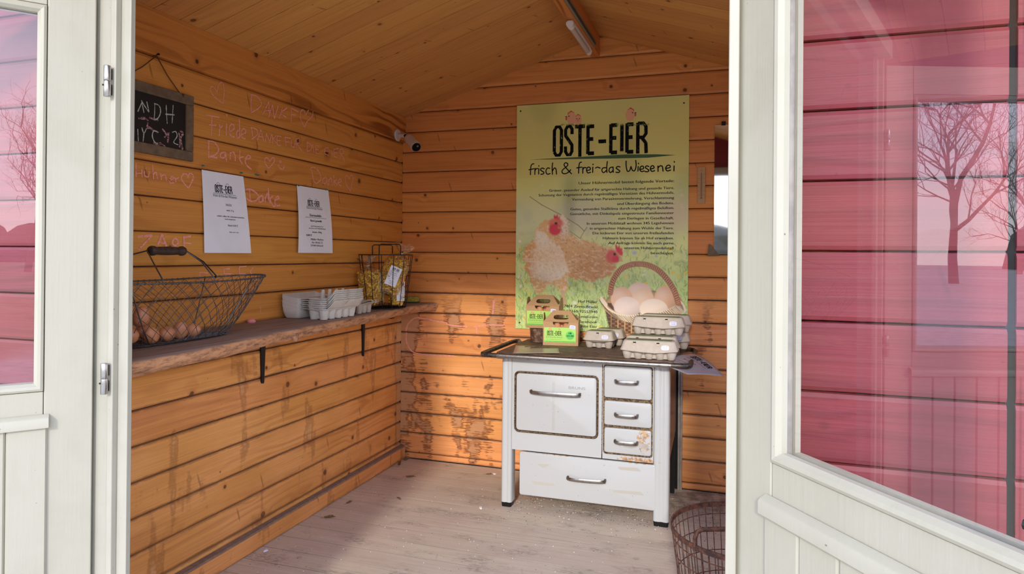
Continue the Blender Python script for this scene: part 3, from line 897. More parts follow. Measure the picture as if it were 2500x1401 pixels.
# left leaf: seen face looks to the right/front
door_1 = door_leaf('door_1', 'cream glazed door leaf swung open at the left, red siding behind its pane', (-1.4124, 1.185, 0), LDa, 1, 0)
door_2 = door_leaf('door_2', 'cream glazed door leaf swung open at the right, large pane over boarded panel', (0.0104, 1.185, 0), RDa, -1, 0)
# hinges on the left jamb
def hinge(z):
    h = MB()
    h.lathe([(0.0, -0.034), (0.0088, -0.034), (0.0092, -0.033), (0.0092, -0.0012), (0.0086, 0)], 14)
    h.build('x', M['chrome'])
for i, (zc_, nm) in enumerate(((1.5725, 'upper'), (0.8882, 'lower'))):
    hx = -1.3625
    r = thing('door_hinge', 'zinc-plated barrel hinge on the left cream jamb, the %s of the two' % nm, 'hinge', (hx, 1.172, zc_), 0, 'hinges on the left jamb')
    MB().lathe([(0.0006, 0.0005), (0.0074, 0.0005), (0.0078, 0.002), (0.0078, 0.034), (0.0070, 0.0355), (0.0006, 0.036)], 16).build('upper_barrel', M['chrome'], r, smooth=40)
    MB().lathe([(0.0006, -0.036), (0.0070, -0.0355), (0.0078, -0.034), (0.0078, -0.002), (0.0074, -0.0005), (0.0006, -0.0005)], 16).build('lower_barrel', M['chrome'], r, smooth=40)
    MB().box(-0.002, 0.002, 0, 0.018, -0.030, -0.006).box(-0.002, 0.002, 0, 0.018, 0.006, 0.030).build('hinge_pin', M['chrome_dull'], r)
    MB().tube([(-0.004, -0.0085, -0.010), (-0.004, -0.006, -0.010)], 0.0022, 8).build('grub_screw', M['black'], r)

# ------------------------------------------------------------------ outdoors behind the viewer (seen mirrored in the panes)
def ground_mat():
    m, t, b = newmat('yard_and_meadow')
    g = N(t)
    X_, Y_, Z_ = wpos(g)
    p = g.comb(X_, Y_, 0.0)
    yard = g.mix(g.mr(g.noise(p, 6.0, 4, 0.6), 0.3, 0.7), lin((186, 178, 166)), lin((212, 204, 192)))
    grass = g.mix(g.mr(g.noise(p, 1.2, 4, 0.6), 0.3, 0.7), lin((112, 114, 72)), lin((140, 134, 92)))
    f = g.mr(g.m('ADD', Y_, g.m('MULTIPLY', g.noise(p, 1.0, 3), 1.5)), -4.2, -3.4, 1.0, 0.0)
    g.set(b.inputs['Base Color'], g.mix(f, yard, grass))
    b.inputs['Roughness'].default_value = 0.95
    return m
gm = MB()
gm.add([(-150, -150, -0.09), (150, -150, -0.09), (150, 60, -0.09), (-150, 60, -0.09)], [(0, 1, 2, 3)])
ground = struct(gm.build('ground', ground_mat()))

def bare_tree(name, label, base, height, seed, lean=0.0):
    rr = random.Random(seed)
    root = thing(name, label, 'tree', base, 0)
    trunk = MB(); twigs = MB()
    def grow(p, d, L, r, lvl):
        n_ = 4 if lvl < 2 else 3
        pts = [p]; q = p; dd = d
        for i in range(n_):
            dd = (dd + Vector((rr.uniform(-1, 1), rr.uniform(-1, 1), rr.uniform(-0.3, 0.9))) * (0.16 + 0.03 * lvl)).normalized()
            q = q + dd * (L / n_); pts.append(q)
        tgt = trunk if lvl == 0 else twigs
        tgt.tube(pts, lambda t, r=r: r * (1 - 0.55 * t), 5 if lvl < 2 else 3, caps=False)
        if lvl < 6:
            nb = (6, 5, 4, 3, 3, 2)[lvl]
            for i in range(nb):
                a = rr.uniform(0, 2 * PI); k = rr.uniform(0.35, 1.0) if i < nb - 1 else 1.0
                idx = min(len(pts) - 1, max(1, round(k * n_)))
                sp = rr.uniform(0.45, 0.85)
                side = dd.cross(Vector((math.cos(a), math.sin(a), 0.3))).normalized()
                grow(pts[idx], (dd * math.cos(sp) + side * math.sin(sp)).normalized(), L * rr.uniform(0.55, 0.78), r * 0.46 * (1.2 if i == nb - 1 else 1), lvl + 1)
    grow(Vector((0, 0, 0)), Vector((lean, 0, 1)).normalized(), height * 0.32, height * 0.015, 0)
    trunk.build('trunk', M['bark'], root, smooth=True)
    o = twigs.build('branches', M['bark'], root); o['kind'] = 'stuff'
    return root
TREES = [['leafless tree across the meadow, mirrored in the left pane', [34.53, -30.64], 14.5], ['spreading leafless tree, mirrored in the right pane', [-39.67, 3.51], 17.0], ['slender leafless tree further along the meadow edge', [-69.72, 0.87], 16.0]]
for i, (nm_, (bx, by_), hh) in enumerate(TREES):
    bare_tree('bare_tree', nm_, (bx, by_, -0.09), hh, 20 + i)
# far hedge line across the meadow
hd = MB(); rr = random.Random(5)
for i in range(150):
    a = PI + PI * (i + rr.random()) / 150
    rad = rr.uniform(92, 110)
    cx, cy = rad * math.cos(a), rad * math.sin(a)
    s_ = rr.uniform(2.4, 4.8); hh = rr.uniform(2.2, 6.5)
    loops = []
    for zf, rf in ((0, 0.9), (0.35, 1.0), (0.7, 0.8), (0.92, 0.45), (1, 0.1)):
        loops.append([(cx + s_ * rf * math.cos(k * PI / 4) * rr.uniform(0.8, 1.2), cy + s_ * rf * math.sin(k * PI / 4) * rr.uniform(0.8, 1.2), -0.1 + hh * zf) for k in range(8)])
    hd.loft(loops)
hedge = hd.build('hedge', simple('winter_hedge', (74, 66, 54), 0.95, 0, 1.5, 0.2))
hedge['kind'] = 'stuff'; tag(hedge, 'far winter hedge line beyond the meadow, seen mirrored in the panes', 'hedge')

# ------------------------------------------------------------------ chalk writing on the boards
def chalk_on(parent, strokes, wt, fn, label, mat=None):
    mb = MB()
    for si, st in enumerate(strokes): ribbon(mb, st, wt * 0.8, lift(fn, si % 9), smooth=len(st) > 2, jit=0.25, round_=False)
    return mb.build('chalk_writing', mat or M['chalk'], parent, world=True, label=label)
onL = lambda a, b: (XL + 0.0012, a, b)
onB = lambda a, b: (a, YB - 0.0012, b)
def fnL(off): return lambda a, b: (XL + off, a, b)
CH = [['faint pink chalk heart, topmost on the left wall', 0.0042, [[[2.0116, 1.7721], [2.0014, 1.7843], [1.984, 1.7874], [1.9768, 1.773], [1.9893, 1.7595], [2.0145, 1.7469], [2.0428, 1.7383]], [[2.0428, 1.7383], [2.0474, 1.7767], [2.0444, 1.8096], [2.0314, 1.8145], [2.0163, 1.799], [2.0116, 1.7721]]]], ['chalk word DANKE with a heart, below the wall plate', 0.006, [[[2.1991, 1.8061], [2.1955, 1.7717], [2.1989, 1.7349]], [[2.1921, 1.8064], [2.2272, 1.8085], [2.2574, 1.7893], [2.2457, 1.7666], [2.1989, 1.7361]], [[2.2672, 1.7429], [2.3033, 1.8034]], [[2.3033, 1.8034], [2.3073, 1.7428]], [[2.2761, 1.7609], [2.3132, 1.7678]], [[2.303, 1.7378], [2.3255, 1.796]], [[2.3255, 1.796], [2.339, 1.7388]], [[2.339, 1.7388], [2.3621, 1.7976]], [[2.3903, 1.7974], [2.3713, 1.7472]], [[2.4204, 1.8016], [2.3775, 1.7715]], [[2.3775, 1.7715], [2.4176, 1.7606]], [[2.4524, 1.8084], [2.452, 1.7459]], [[2.451, 1.8081], [2.5038, 1.8018]], [[2.4514, 1.7802], [2.4863, 1.7843]], [[2.5547, 1.7967], [2.5434, 1.8166], [2.5216, 1.8121], [2.5148, 1.7843], [2.5296, 1.7608], [2.5482, 1.7421]], [[2.5482, 1.7421], [2.5662, 1.7722], [2.6033, 1.802], [2.6091, 1.8258], [2.5802, 1.8288], [2.5547, 1.7967]]]], ['chalk word Friede beside the slate', 0.0062, [[[1.9585, 1.6784], [2.0255, 1.6827]], [[1.9864, 1.6786], [1.9864, 1.6075]], [[1.9736, 1.6452], [2.0108, 1.6503]], [[2.0259, 1.6569], [2.024, 1.6121]], [[2.0236, 1.6379], [2.0413, 1.6553]], [[2.062, 1.6674], [2.06, 1.622]], [[2.062, 1.7031], [2.0632, 1.6939]], [[2.0755, 1.6391], [2.1005, 1.6526], [2.0991, 1.6699], [2.0805, 1.6634], [2.0772, 1.6363], [2.0864, 1.6247], [2.1052, 1.6234]], [[2.1304, 1.6997], [2.1337, 1.6232]], [[2.1332, 1.6578], [2.1169, 1.6434], [2.1216, 1.6212], [2.1379, 1.6355]], [[2.1434, 1.6396], [2.1685, 1.6525], [2.1571, 1.6653], [2.1432, 1.6519], [2.1464, 1.6292], [2.1661, 1.6267]]]], ['chalk words DANKE FÜR DIE EIER', 0.005, [[[2.1997, 1.6778], [2.2121, 1.6305]], [[2.194, 1.6775], [2.2291, 1.6753], [2.2365, 1.6566], [2.2016, 1.6307]], [[2.2357, 1.6324], [2.256, 1.6801]], [[2.256, 1.6801], [2.2749, 1.6349]], [[2.2414, 1.6494], [2.2716, 1.6518]], [[2.2841, 1.6323], [2.2897, 1.67]], [[2.2897, 1.67], [2.312, 1.6361]], [[2.312, 1.6361], [2.321, 1.6721]], [[2.3273, 1.6724], [2.331, 1.6359]], [[2.3529, 1.6727], [2.3326, 1.6547]], [[2.3326, 1.6547], [2.3612, 1.6366]], [[2.3856, 1.6721], [2.3594, 1.6697], [2.3619, 1.6346], [2.3828, 1.6358]], [[2.3616, 1.6525], [2.3825, 1.6539]], [[2.4496, 1.6766], [2.4102, 1.6742]], [[2.4102, 1.6742], [2.4194, 1.6395]], [[2.4158, 1.6572], [2.4395, 1.659]], [[2.4565, 1.6734], [2.4535, 1.6471], [2.4744, 1.6426], [2.4824, 1.6734]], [[2.4513, 1.6962], [2.4528, 1.6935]], [[2.4708, 1.6966], [2.4722, 1.6943]], [[2.492, 1.6423], [2.4879, 1.6787]], [[2.4879, 1.6787], [2.5091, 1.6866], [2.513, 1.6697], [2.4917, 1.661]], [[2.4917, 1.661], [2.5294, 1.6348]], [[2.5677, 1.6786], [2.5683, 1.6385]], [[2.5677, 1.6786], [2.6016, 1.6697], [2.5966, 1.6495], [2.5683, 1.6376]], [[2.6091, 1.6763], [2.6212, 1.6387]], [[2.6611, 1.6755], [2.6299, 1.6742]], [[2.6299, 1.6742], [2.6367, 1.6396]], [[2.6367, 1.6396], [2.6586, 1.6392]], [[2.6325, 1.6573], [2.6559, 1.6581]], [[2.7361, 1.6802], [2.7076, 1.6725], [2.7055, 1.6498], [2.7367, 1.645]], [[2.7061, 1.6606], [2.7323, 1.6622]], [[2.7696, 1.6688], [2.7657, 1.6482]], [[2.8223, 1.6912], [2.7821, 1.6802]], [[2.7821, 1.6802], [2.7827, 1.6468]], [[2.7827, 1.6468], [2.8101, 1.645]], [[2.7824, 1.6635], [2.808, 1.6664]], [[2.8405, 1.6445], [2.8337, 1.6871]], [[2.8337, 1.6871], [2.86, 1.6921], [2.8648, 1.6733], [2.8384, 1.666]], [[2.8384, 1.666], [2.8652, 1.6513], [2.8789, 1.6312]]]], ['large chalk word Danke above the first notice', 0.0075, [[[1.9719, 1.585], [1.9723, 1.5525], [1.9737, 1.5236]], [[1.966, 1.5855], [1.9991, 1.5866], [2.0221, 1.5637], [2.0072, 1.5423], [1.9785, 1.5309]], [[1.9785, 1.5309], [2.0149, 1.5309]], [[2.0572, 1.5578], [2.035, 1.5508], [2.0326, 1.5364], [2.0507, 1.5363], [2.0572, 1.5578]], [[2.0572, 1.5578], [2.0639, 1.525]], [[2.083, 1.5617], [2.0823, 1.5344]], [[2.0846, 1.5581], [2.0995, 1.5642], [2.1089, 1.5522], [2.1097, 1.5313]], [[2.136, 1.5773], [2.1337, 1.5415]], [[2.1569, 1.5571], [2.1309, 1.5457]], [[2.1309, 1.5457], [2.1517, 1.5246]], [[2.17, 1.5465], [2.1968, 1.5581], [2.1812, 1.5638], [2.1661, 1.5429], [2.1743, 1.5244], [2.2033, 1.5116]]]], ['chalk heart beside the laughing face', 0.006, [[[2.3132, 1.557], [2.3005, 1.5696], [2.285, 1.5674], [2.2841, 1.5469], [2.3073, 1.5295]], [[2.3073, 1.5295], [2.3354, 1.5538], [2.3441, 1.5707], [2.3287, 1.5756], [2.3132, 1.557]]]], ['small chalk smiling face', 0.0055, [[[2.3772, 1.5719], [2.3793, 1.5588]], [[2.3857, 1.5731], [2.3879, 1.5599]], [[2.3677, 1.5505], [2.3796, 1.5386], [2.3995, 1.5369], [2.4085, 1.5584]]]], ['chalk word Hühner at the left edge', 0.0055, [[[1.6593, 1.4635], [1.6606, 1.4191]], [[1.6819, 1.4473], [1.6834, 1.4217]], [[1.6586, 1.43], [1.6832, 1.4346]], [[1.6928, 1.4422], [1.6922, 1.4292], [1.7067, 1.425], [1.7112, 1.4444]], [[1.6966, 1.4523], [1.697, 1.4501]], [[1.7095, 1.4501], [1.7099, 1.4478]], [[1.7231, 1.4688], [1.7285, 1.4203]], [[1.7272, 1.4333], [1.7375, 1.4443], [1.7446, 1.4221]], [[1.757, 1.4434], [1.761, 1.4206]], [[1.7588, 1.433], [1.7761, 1.4396], [1.7821, 1.4202]], [[1.793, 1.4241], [1.8125, 1.4313], [1.8048, 1.4379], [1.7935, 1.4224], [1.8008, 1.4148], [1.8144, 1.4179]], [[1.8176, 1.437], [1.8222, 1.4198]], [[1.8199, 1.4297], [1.835, 1.4383]]]], ['chalk heart after the word Hühner', 0.006, [[[1.8751, 1.4383], [1.8704, 1.4527], [1.8547, 1.4516], [1.846, 1.4368], [1.8596, 1.4192], [1.8791, 1.4055]], [[1.8791, 1.4055], [1.897, 1.4354], [1.9, 1.4499], [1.893, 1.4575], [1.8816, 1.4558], [1.8751, 1.4383]]]], ['chalk word Danke between the two notices', 0.0085, [[[2.1689, 1.4281], [2.2033, 1.4314], [2.2436, 1.4124], [2.2332, 1.3915], [2.2039, 1.3848], [2.1739, 1.3953]], [[2.1929, 1.4276], [2.1949, 1.405], [2.1992, 1.3903]], [[2.2701, 1.4131], [2.2521, 1.4067], [2.25, 1.3864], [2.268, 1.3903], [2.2714, 1.4108]], [[2.2714, 1.4108], [2.2766, 1.3885]], [[2.2843, 1.4086], [2.2889, 1.3878]], [[2.2874, 1.4048], [2.3007, 1.4264], [2.3061, 1.4023], [2.3189, 1.3848]], [[2.3054, 1.4481], [2.3125, 1.3905]], [[2.3342, 1.4179], [2.3154, 1.4039]], [[2.3154, 1.4039], [2.3348, 1.3757], [2.3508, 1.3777]], [[2.3505, 1.401], [2.375, 1.4113], [2.3644, 1.4188], [2.3473, 1.3982], [2.3572, 1.3794], [2.3833, 1.3826]]]], ['chalk word Danke with a heart, right of the others', 0.0062, [[[2.6034, 1.5601], [2.6153, 1.5276], [2.6272, 1.5062], [2.6428, 1.501]], [[2.6428, 1.501], [2.6762, 1.5252], [2.6631, 1.556], [2.6238, 1.5727], [2.5957, 1.565], [2.5958, 1.5578]], [[2.7195, 1.5385], [2.6938, 1.5272], [2.6981, 1.5067], [2.7207, 1.5152], [2.7228, 1.5374]], [[2.7228, 1.5374], [2.7366, 1.499]], [[2.7402, 1.5323], [2.7431, 1.5034]], [[2.7427, 1.527], [2.7617, 1.5395], [2.7724, 1.5016]], [[2.7816, 1.556], [2.7866, 1.5078]], [[2.8101, 1.5401], [2.7864, 1.5255]], [[2.7864, 1.5255], [2.8166, 1.5119]], [[2.8233, 1.5237], [2.8503, 1.5338], [2.8361, 1.5439], [2.819, 1.5218], [2.8498, 1.5104]], [[2.9184, 1.5521], [2.9053, 1.5679], [2.8864, 1.5584], [2.8896, 1.5292], [2.9313, 1.4937]], [[2.9313, 1.4937], [2.9536, 1.5484], [2.9514, 1.5708], [2.9346, 1.5713], [2.9184, 1.5521]]]], ['faded chalk letters behind the basket handle', 0.009, [[[1.6687, 1.2281], [1.725, 1.2352]], [[1.725, 1.2352], [1.6734, 1.1871]], [[1.7479, 1.2026], [1.7658, 1.2401]], [[1.7658, 1.2401], [1.7848, 1.1995]], [[1.7524, 1.2094], [1.7824, 1.2099]], [[1.8177, 1.2266], [1.8093, 1.2142], [1.8205, 1.2027], [1.8349, 1.2125], [1.8274, 1.2249], [1.8177, 1.2266]], [[1.8592, 1.2374], [1.8624, 1.189]], [[1.8593, 1.2323], [1.8921, 1.2364]], [[1.8621, 1.2123], [1.8934, 1.2109]]]], ['chalk letters above the rim of the egg basket', 0.0062, [[[1.9354, 1.108], [1.9742, 1.1051]], [[1.9354, 1.106], [1.9361, 1.0581]], [[1.9926, 1.0802], [1.9947, 1.0515]], [[2.0318, 1.0955], [2.0323, 1.054]], [[2.0545, 1.1179], [2.0576, 1.1011]], [[2.0576, 1.1011], [2.096, 1.0989]], [[2.0545, 1.1179], [2.0868, 1.1194]], [[2.1383, 1.125], [2.1386, 1.0991]], [[2.1386, 1.0991], [2.1731, 1.097]], [[2.1383, 1.125], [2.179, 1.1266]], [[2.2191, 1.1216], [2.2018, 1.1043], [2.2316, 1.0791], [2.2153, 1.0663]], [[2.2633, 0.9632], [2.2644, 0.9383]]]]]
for lab, wt, strokes in CH:
    chalk_on(wall_left, strokes, wt, onL, lab)
CB = [[[-1.7761, 0.7344], [-1.7636, 0.7739], [-1.7295, 0.8063], [-1.6954, 0.8153], [-1.6444, 0.8095], [-1.5937, 0.7999]], [[-1.5937, 0.7999], [-1.5269, 0.791], [-1.5019, 0.7806], [-1.4525, 0.7772], [-1.3954, 0.775]], [[-1.7718, 0.7268], [-1.7712, 0.6723], [-1.7363, 0.6197], [-1.6678, 0.6039]], [[-1.6678, 0.6039], [-1.5667, 0.604], [-1.4756, 0.6067]], [[-1.3549, 0.7752], [-1.2749, 0.7897], [-1.1723, 0.7938]], [[-1.2404, 0.9291], [-1.2402, 0.9067], [-1.2437, 0.8507]], [[-1.231, 0.9368], [-1.2378, 0.8994], [-1.2421, 0.853]], [[-1.3389, 0.7834], [-1.3368, 0.7383]]]
chalk_on(wall_back, CB, 0.009, onB, 'long pink chalk loop low on the back wall')

# ------------------------------------------------------------------ hanging slate
py0, py1, pz0, pz1 = 1.72 - 0.168, 1.888, 1.499, 1.728
cb = thing('chalkboard', 'small black slate in a grey wooden frame, hung by twine on the left wall', 'chalkboard', (XL, 1.72, pz0))
fr_ = 0.034
for nm_, bx in (('frame_rail', (py0, py1, pz0, pz0 + fr_)), ('frame_rail', (py0, py1, pz1 - fr_, pz1)), ('frame_rail', (py0, py0 + fr_, pz0 + fr_, pz1 - fr_)), ('frame_rail', (py1 - fr_, py1, pz0 + fr_, pz1 - fr_))):
    MB().box(XL + 0.002, XL + 0.014, bx[0], bx[1], bx[2], bx[3]).build(nm_, M['slateframe'], cb, world=True, bevel=0.003)
MB().box(XL + 0.002, XL + 0.008, py0 + fr_ - 0.004, py1 - fr_ + 0.004, pz0 + fr_ - 0.004, pz1 - fr_ + 0.004).build('slate', M['slate'], cb, world=True)
NY, NZ = [1.7218, 1.8244]
MB().tube([(XL + 0.016, NY, NZ), (XL + 0.010, NY + 0.05, NZ - 0.05), (XL + 0.008, 1.834, pz1 - 0.006)], 0.0019, 5).tube([(XL + 0.016, NY, NZ), (XL + 0.010, NY - 0.05, NZ - 0.05), (XL + 0.008, 1.60, pz1 - 0.006)], 0.0019, 5).tube([(XL + 0.006, 1.834, pz1 - 0.006), (XL + 0.018, 1.834, pz1 - 0.004), (XL + 0.019, 1.834, pz1 - 0.014)], 0.0022, 5).build('twine', M['string'], cb, world=True, smooth=True)
MB().tube([(XL + 0.0, NY, NZ + 0.002), (XL + 0.024, NY, NZ + 0.004)], 0.002, 6).tube([(XL + 0.024, NY, NZ + 0.004), (XL + 0.026, NY, NZ + 0.004)], 0.004, 8).build('nail', M['black'], cb, world=True)
mb = MB()
for st in [[[1.6708, 1.6667], [1.6808, 1.6303]], [[1.6708, 1.6667], [1.6845, 1.6504], [1.7002, 1.6359]], [[1.692, 1.6665], [1.7001, 1.6375]], [[1.658, 1.6288], [1.671, 1.6571]], [[1.7235, 1.6669], [1.7231, 1.6357], [1.7213, 1.619]], [[1.7215, 1.6681], [1.7416, 1.6643], [1.7471, 1.644], [1.7361, 1.6219], [1.7201, 1.6149]], [[1.7702, 1.6721], [1.7718, 1.6457], [1.7751, 1.6129]], [[1.7996, 1.6784], [1.7978, 1.651], [1.7961, 1.6186]], [[1.7685, 1.6423], [1.8042, 1.6472]], [[1.658, 1.5715], [1.6611, 1.5307]], [[1.6738, 1.5792], [1.6817, 1.563], [1.6911, 1.5792]], [[1.6817, 1.563], [1.6789, 1.5368]], [[1.7386, 1.5763], [1.7206, 1.578], [1.7149, 1.559], [1.725, 1.5411], [1.7371, 1.5398]], [[1.7978, 1.5868], [1.8114, 1.5916], [1.818, 1.5767], [1.8033, 1.5539], [1.8227, 1.5485]]]: ribbon(mb, st, 0.0032, fnL(0.0088), jit=0.4)
mb.build('chalk_letters', M['chalkw'], cb, world=True)
mb = MB()
for st in [[[1.7043, 1.6189], [1.7201, 1.6155], [1.7361, 1.6154]], [[1.6967, 1.598], [1.695, 1.5815], [1.7047, 1.5865]], [[1.7568, 1.5895], [1.7693, 1.5784], [1.782, 1.5638]], [[1.833, 1.5964], [1.844, 1.5915], [1.8333, 1.5725], [1.8379, 1.5561], [1.8425, 1.5362]], [[1.8265, 1.5885], [1.8313, 1.555], [1.8293, 1.541]], [[1.7452, 1.5411], [1.7616, 1.5371], [1.7699, 1.5301]], [[1.7211, 1.5372], [1.7331, 1.5342], [1.7412, 1.5338]], [[1.7008, 1.5858], [1.7206, 1.5796], [1.7366, 1.5759]], [[1.6621, 1.6073], [1.6849, 1.6118], [1.6966, 1.6077]], [[1.7654, 1.5644], [1.7818, 1.5806], [1.778, 1.5498]]]: ribbon(mb, st, 0.006, fnL(0.0086), jit=0.6)
mb.build('smudged_chalk', M['chalks'], cb, world=True)

# ------------------------------------------------------------------ the big printed board on the back wall
PX0, PX1, PZ0, PZ1 = -1.110, -0.195, 0.779, 1.999
poster = thing('poster', 'large printed board on the back wall with hens, egg basket and OSTE-EIER lettering', 'poster', ((PX0 + PX1) / 2, YB, PZ0))
PY = YB - 0.006
MB().box(PX0, PX1, PY, YB - 0.0005, PZ0, PZ1).build('board', simple('print_backing', (176, 182, 140), 0.4), poster, world=True)

def paint_poster(Wd=330, Hd=440):
    rng = np.random.RandomState(4)
    tt, ss = np.meshgrid((np.arange(Hd)) / (Hd - 1), (np.arange(Wd)) / (Wd - 1), indexing='ij')
    asp = 0.915 / 1.22
    sx = ss * asp                      # isotropic coordinates, height = 1
    def rnz(n_, aspect=1.0):
        gh, gw = n_ + 2, max(2, int(n_ * asp * aspect)) + 2
        a = rng.rand(gh, gw)
        fy = tt * (gh - 2); fx = ss * (gw - 2)
        iy = np.minimum(fy.astype(int), gh - 2); ix = np.minimum(fx.astype(int), gw - 2)
        dy = fy - iy; dx = fx - ix
        dy = dy * dy * (3 - 2 * dy); dx = dx * dx * (3 - 2 * dx)
        return (a[iy, ix] * (1 - dy) * (1 - dx) + a[iy + 1, ix] * dy * (1 - dx) + a[iy, ix + 1] * (1 - dy) * dx + a[iy + 1, ix + 1] * dy * dx)
    def col(c): return np.array([lin(c)[i] for i in range(3)])
    img = np.zeros((Hd, Wd, 3))
    def mix(mask, c):
        nonlocal img
        c = c if isinstance(c, np.ndarray) and c.ndim == 3 else col(c)[None, None, :]
        img = img * (1 - mask[..., None]) + c * mask[..., None]
    def sst(v, a, b):
        x = np.clip((v - a) / (b - a), 0, 1); return x * x * (3 - 2 * x)
    def poly(pts, wob=0.0, n1=None, soft=0):
        x = ss + (0 if n1 is None else (n1[0] - 0.5) * wob); y = tt + (0 if n1 is None else (n1[1] - 0.5) * wob)
        ins = np.zeros(ss.shape, bool)
        for i in range(len(pts)):
            (x1, y1), (x2, y2) = pts[i], pts[(i + 1) % len(pts)]
            if y1 == y2: continue
            c_ = ((y1 > y) != (y2 > y)) & (x < (x2 - x1) * (y - y1) / (y2 - y1) + x1)
            ins ^= c_
        m = ins.astype(float)
        for _ in range(soft):
            m = (m + np.roll(m, 1, 0) + np.roll(m, -1, 0) + np.roll(m, 1, 1) + np.roll(m, -1, 1)) / 5
        return m
    def ell(cx, cy, rx, ry, soft=0.15, ang=0.0):
        x = (ss - cx) * asp; y = tt - cy
        xr = x * math.cos(ang) + y * math.sin(ang); yr = -x * math.sin(ang) + y * math.cos(ang)
        d = np.sqrt((xr / (rx * asp)) ** 2 + (yr / ry) ** 2)
        return 1 - sst(d, 1 - soft, 1 + soft), xr / (rx * asp), yr / ry
    def seg(p, q, wd, soft=0.4):
        ax, ay = p[0] * asp, p[1]; bx, by = q[0] * asp, q[1]
        y0 = max(0, int((min(ay, by) - wd * 2) * (Hd - 1))); y1 = min(Hd, int((max(ay, by) + wd * 2) * (Hd - 1)) + 2)
        x0 = max(0, int((min(ax, bx) - wd * 2) / asp * (Wd - 1))); x1 = min(Wd, int((max(ax, bx) + wd * 2) / asp * (Wd - 1)) + 2)
        if y1 <= y0 or x1 <= x0: return None
        X_ = sx[y0:y1, x0:x1]; Y_ = tt[y0:y1, x0:x1]
        dx, dy = bx - ax, by - ay; L2 = dx * dx + dy * dy + 1e-12
        u = np.clip(((X_ - ax) * dx + (Y_ - ay) * dy) / L2, 0, 1)
        d = np.hypot(X_ - ax - u * dx, Y_ - ay - u * dy)
        return (slice(y0, y1), slice(x0, x1)), 1 - sst(d, wd * (1 - soft), wd * (1 + soft)), u
    def stroke(p, q, wd, c, a=1.0, soft=0.4):
        r_ = seg(p, q, wd, soft)
        if r_ is None: return
        sl, m, u = r_
        m = m * a
        img[sl] = img[sl] * (1 - m[..., None]) + col(c)[None, None, :] * m[..., None]
    # meadow: blurred far part, sharper near part
    n3, n6, n12, n25, n60 = rnz(4), rnz(8), rnz(18), rnz(40), rnz(110)
    base_top, base_mid, base_low = (226, 222, 130), (234, 236, 152), (204, 228, 136)
    img[:] = col(base_top)
    mix(sst(tt, 0.30, 0.50), base_mid); mix(sst(tt, 0.55, 0.85), base_low)
    mix(sst(n6, 0.5, 0.9) * 0.45, (172, 184, 112)); mix(sst(n3, 0.5, 0.95) * 0.4, (204, 210, 160))
    mix(sst(n12, 0.55, 0.9) * 0.35 * sst(tt, 0.3, 0.5), (206, 214, 164))
    mix(sst(n25, 0.6, 0.9) * 0.35 * sst(tt, 0.5, 0.7), (100, 140, 60))
    mix(sst(n60, 0.55, 0.9) * 0.40 * sst(tt, 0.62, 0.8), (214, 226, 170))
    mix(sst(ss, 0.8, 0.2) * sst(tt, 0.35, 0.5) * (1 - sst(tt, 0.55, 0.7)) * 0.3, (206, 208, 196))
    e, _, _ = ell(0.93, 0.49, 0.10, 0.06, 0.9); mix(e * 0.45, (226, 186, 176))
    e, _, _ = ell(0.42, 0.50, 0.12, 0.07, 0.9); mix(e * 0.40, (226, 214, 206))
    e, _, _ = ell(0.33, 0.47, 0.03, 0.12, 0.9); mix(e * 0.3, (90, 96, 66))
    # blurred flowers high up, crisp ones low down
    for i in range(150):
        x_, y_ = rng.rand(), 0.36 + 0.62 * rng.rand() ** 0.9
        r_ = 0.004 + 0.006 * rng.rand()
        c_ = [(244, 208, 70), (244, 208, 70), (246, 240, 220), (240, 214, 110), (170, 186, 220)][rng.randint(5)]
        y0 = max(0, int((y_ - 0.03) * Hd)); y1 = min(Hd, int((y_ + 0.03) * Hd)); x0 = max(0, int((x_ - 0.04) * Wd)); x1 = min(Wd, int((x_ + 0.04) * Wd))
        d = np.hypot((ss[y0:y1, x0:x1] - x_) * asp, (tt[y0:y1, x0:x1] - y_) * 1.2)
        m = (1 - sst(d, r_ * (0.2 if y_ < 0.6 else 0.5), r_ * 1.5)) * (0.22 + 0.65 * (y_ > 0.6))
        img[y0:y1, x0:x1] = img[y0:y1, x0:x1] * (1 - m[..., None]) + col(c_) * m[..., None]
    # grass blades
    for i in range(4200):
        x_, y_ = rng.rand(), 0.60 + 0.42 * rng.rand()
        if rng.rand() > (y_ - 0.5) * 2.2: continue
        L = 0.012 + 0.03 * rng.rand() * (y_ - 0.4); a = rng.normal(0, 0.55)
        c_ = [(128, 168, 78), (190, 216, 124), (226, 234, 182), (108, 150, 70), (204, 220, 150)][rng.randint(5)]
        stroke((x_, y_), (x_ + L * math.sin(a) / asp, y_ - L * math.cos(a)), 0.0014, c_, 0.55)
    # twig
    T_ = [[0.0845, 0.4095], [0.1577, 0.4469], [0.2851, 0.4962], [0.3832, 0.5406], [0.4156, 0.5643], [0.4315, 0.5486]]
    for a_, b_ in zip(T_, T_[1:]): stroke(a_, b_, 0.0018, (146, 124, 92), 0.8)
    T_ = [[0.4156, 0.5643], [0.3918, 0.596], [0.3294, 0.5642]]
    for a_, b_ in zip(T_, T_[1:]): stroke(a_, b_, 0.0016, (146, 124, 92), 0.7)
    wob = (rnz(90), rnz(90)); wob2 = (rnz(30), rnz(30))
    fine = rnz(160, 0.5); fine2 = rnz(200)
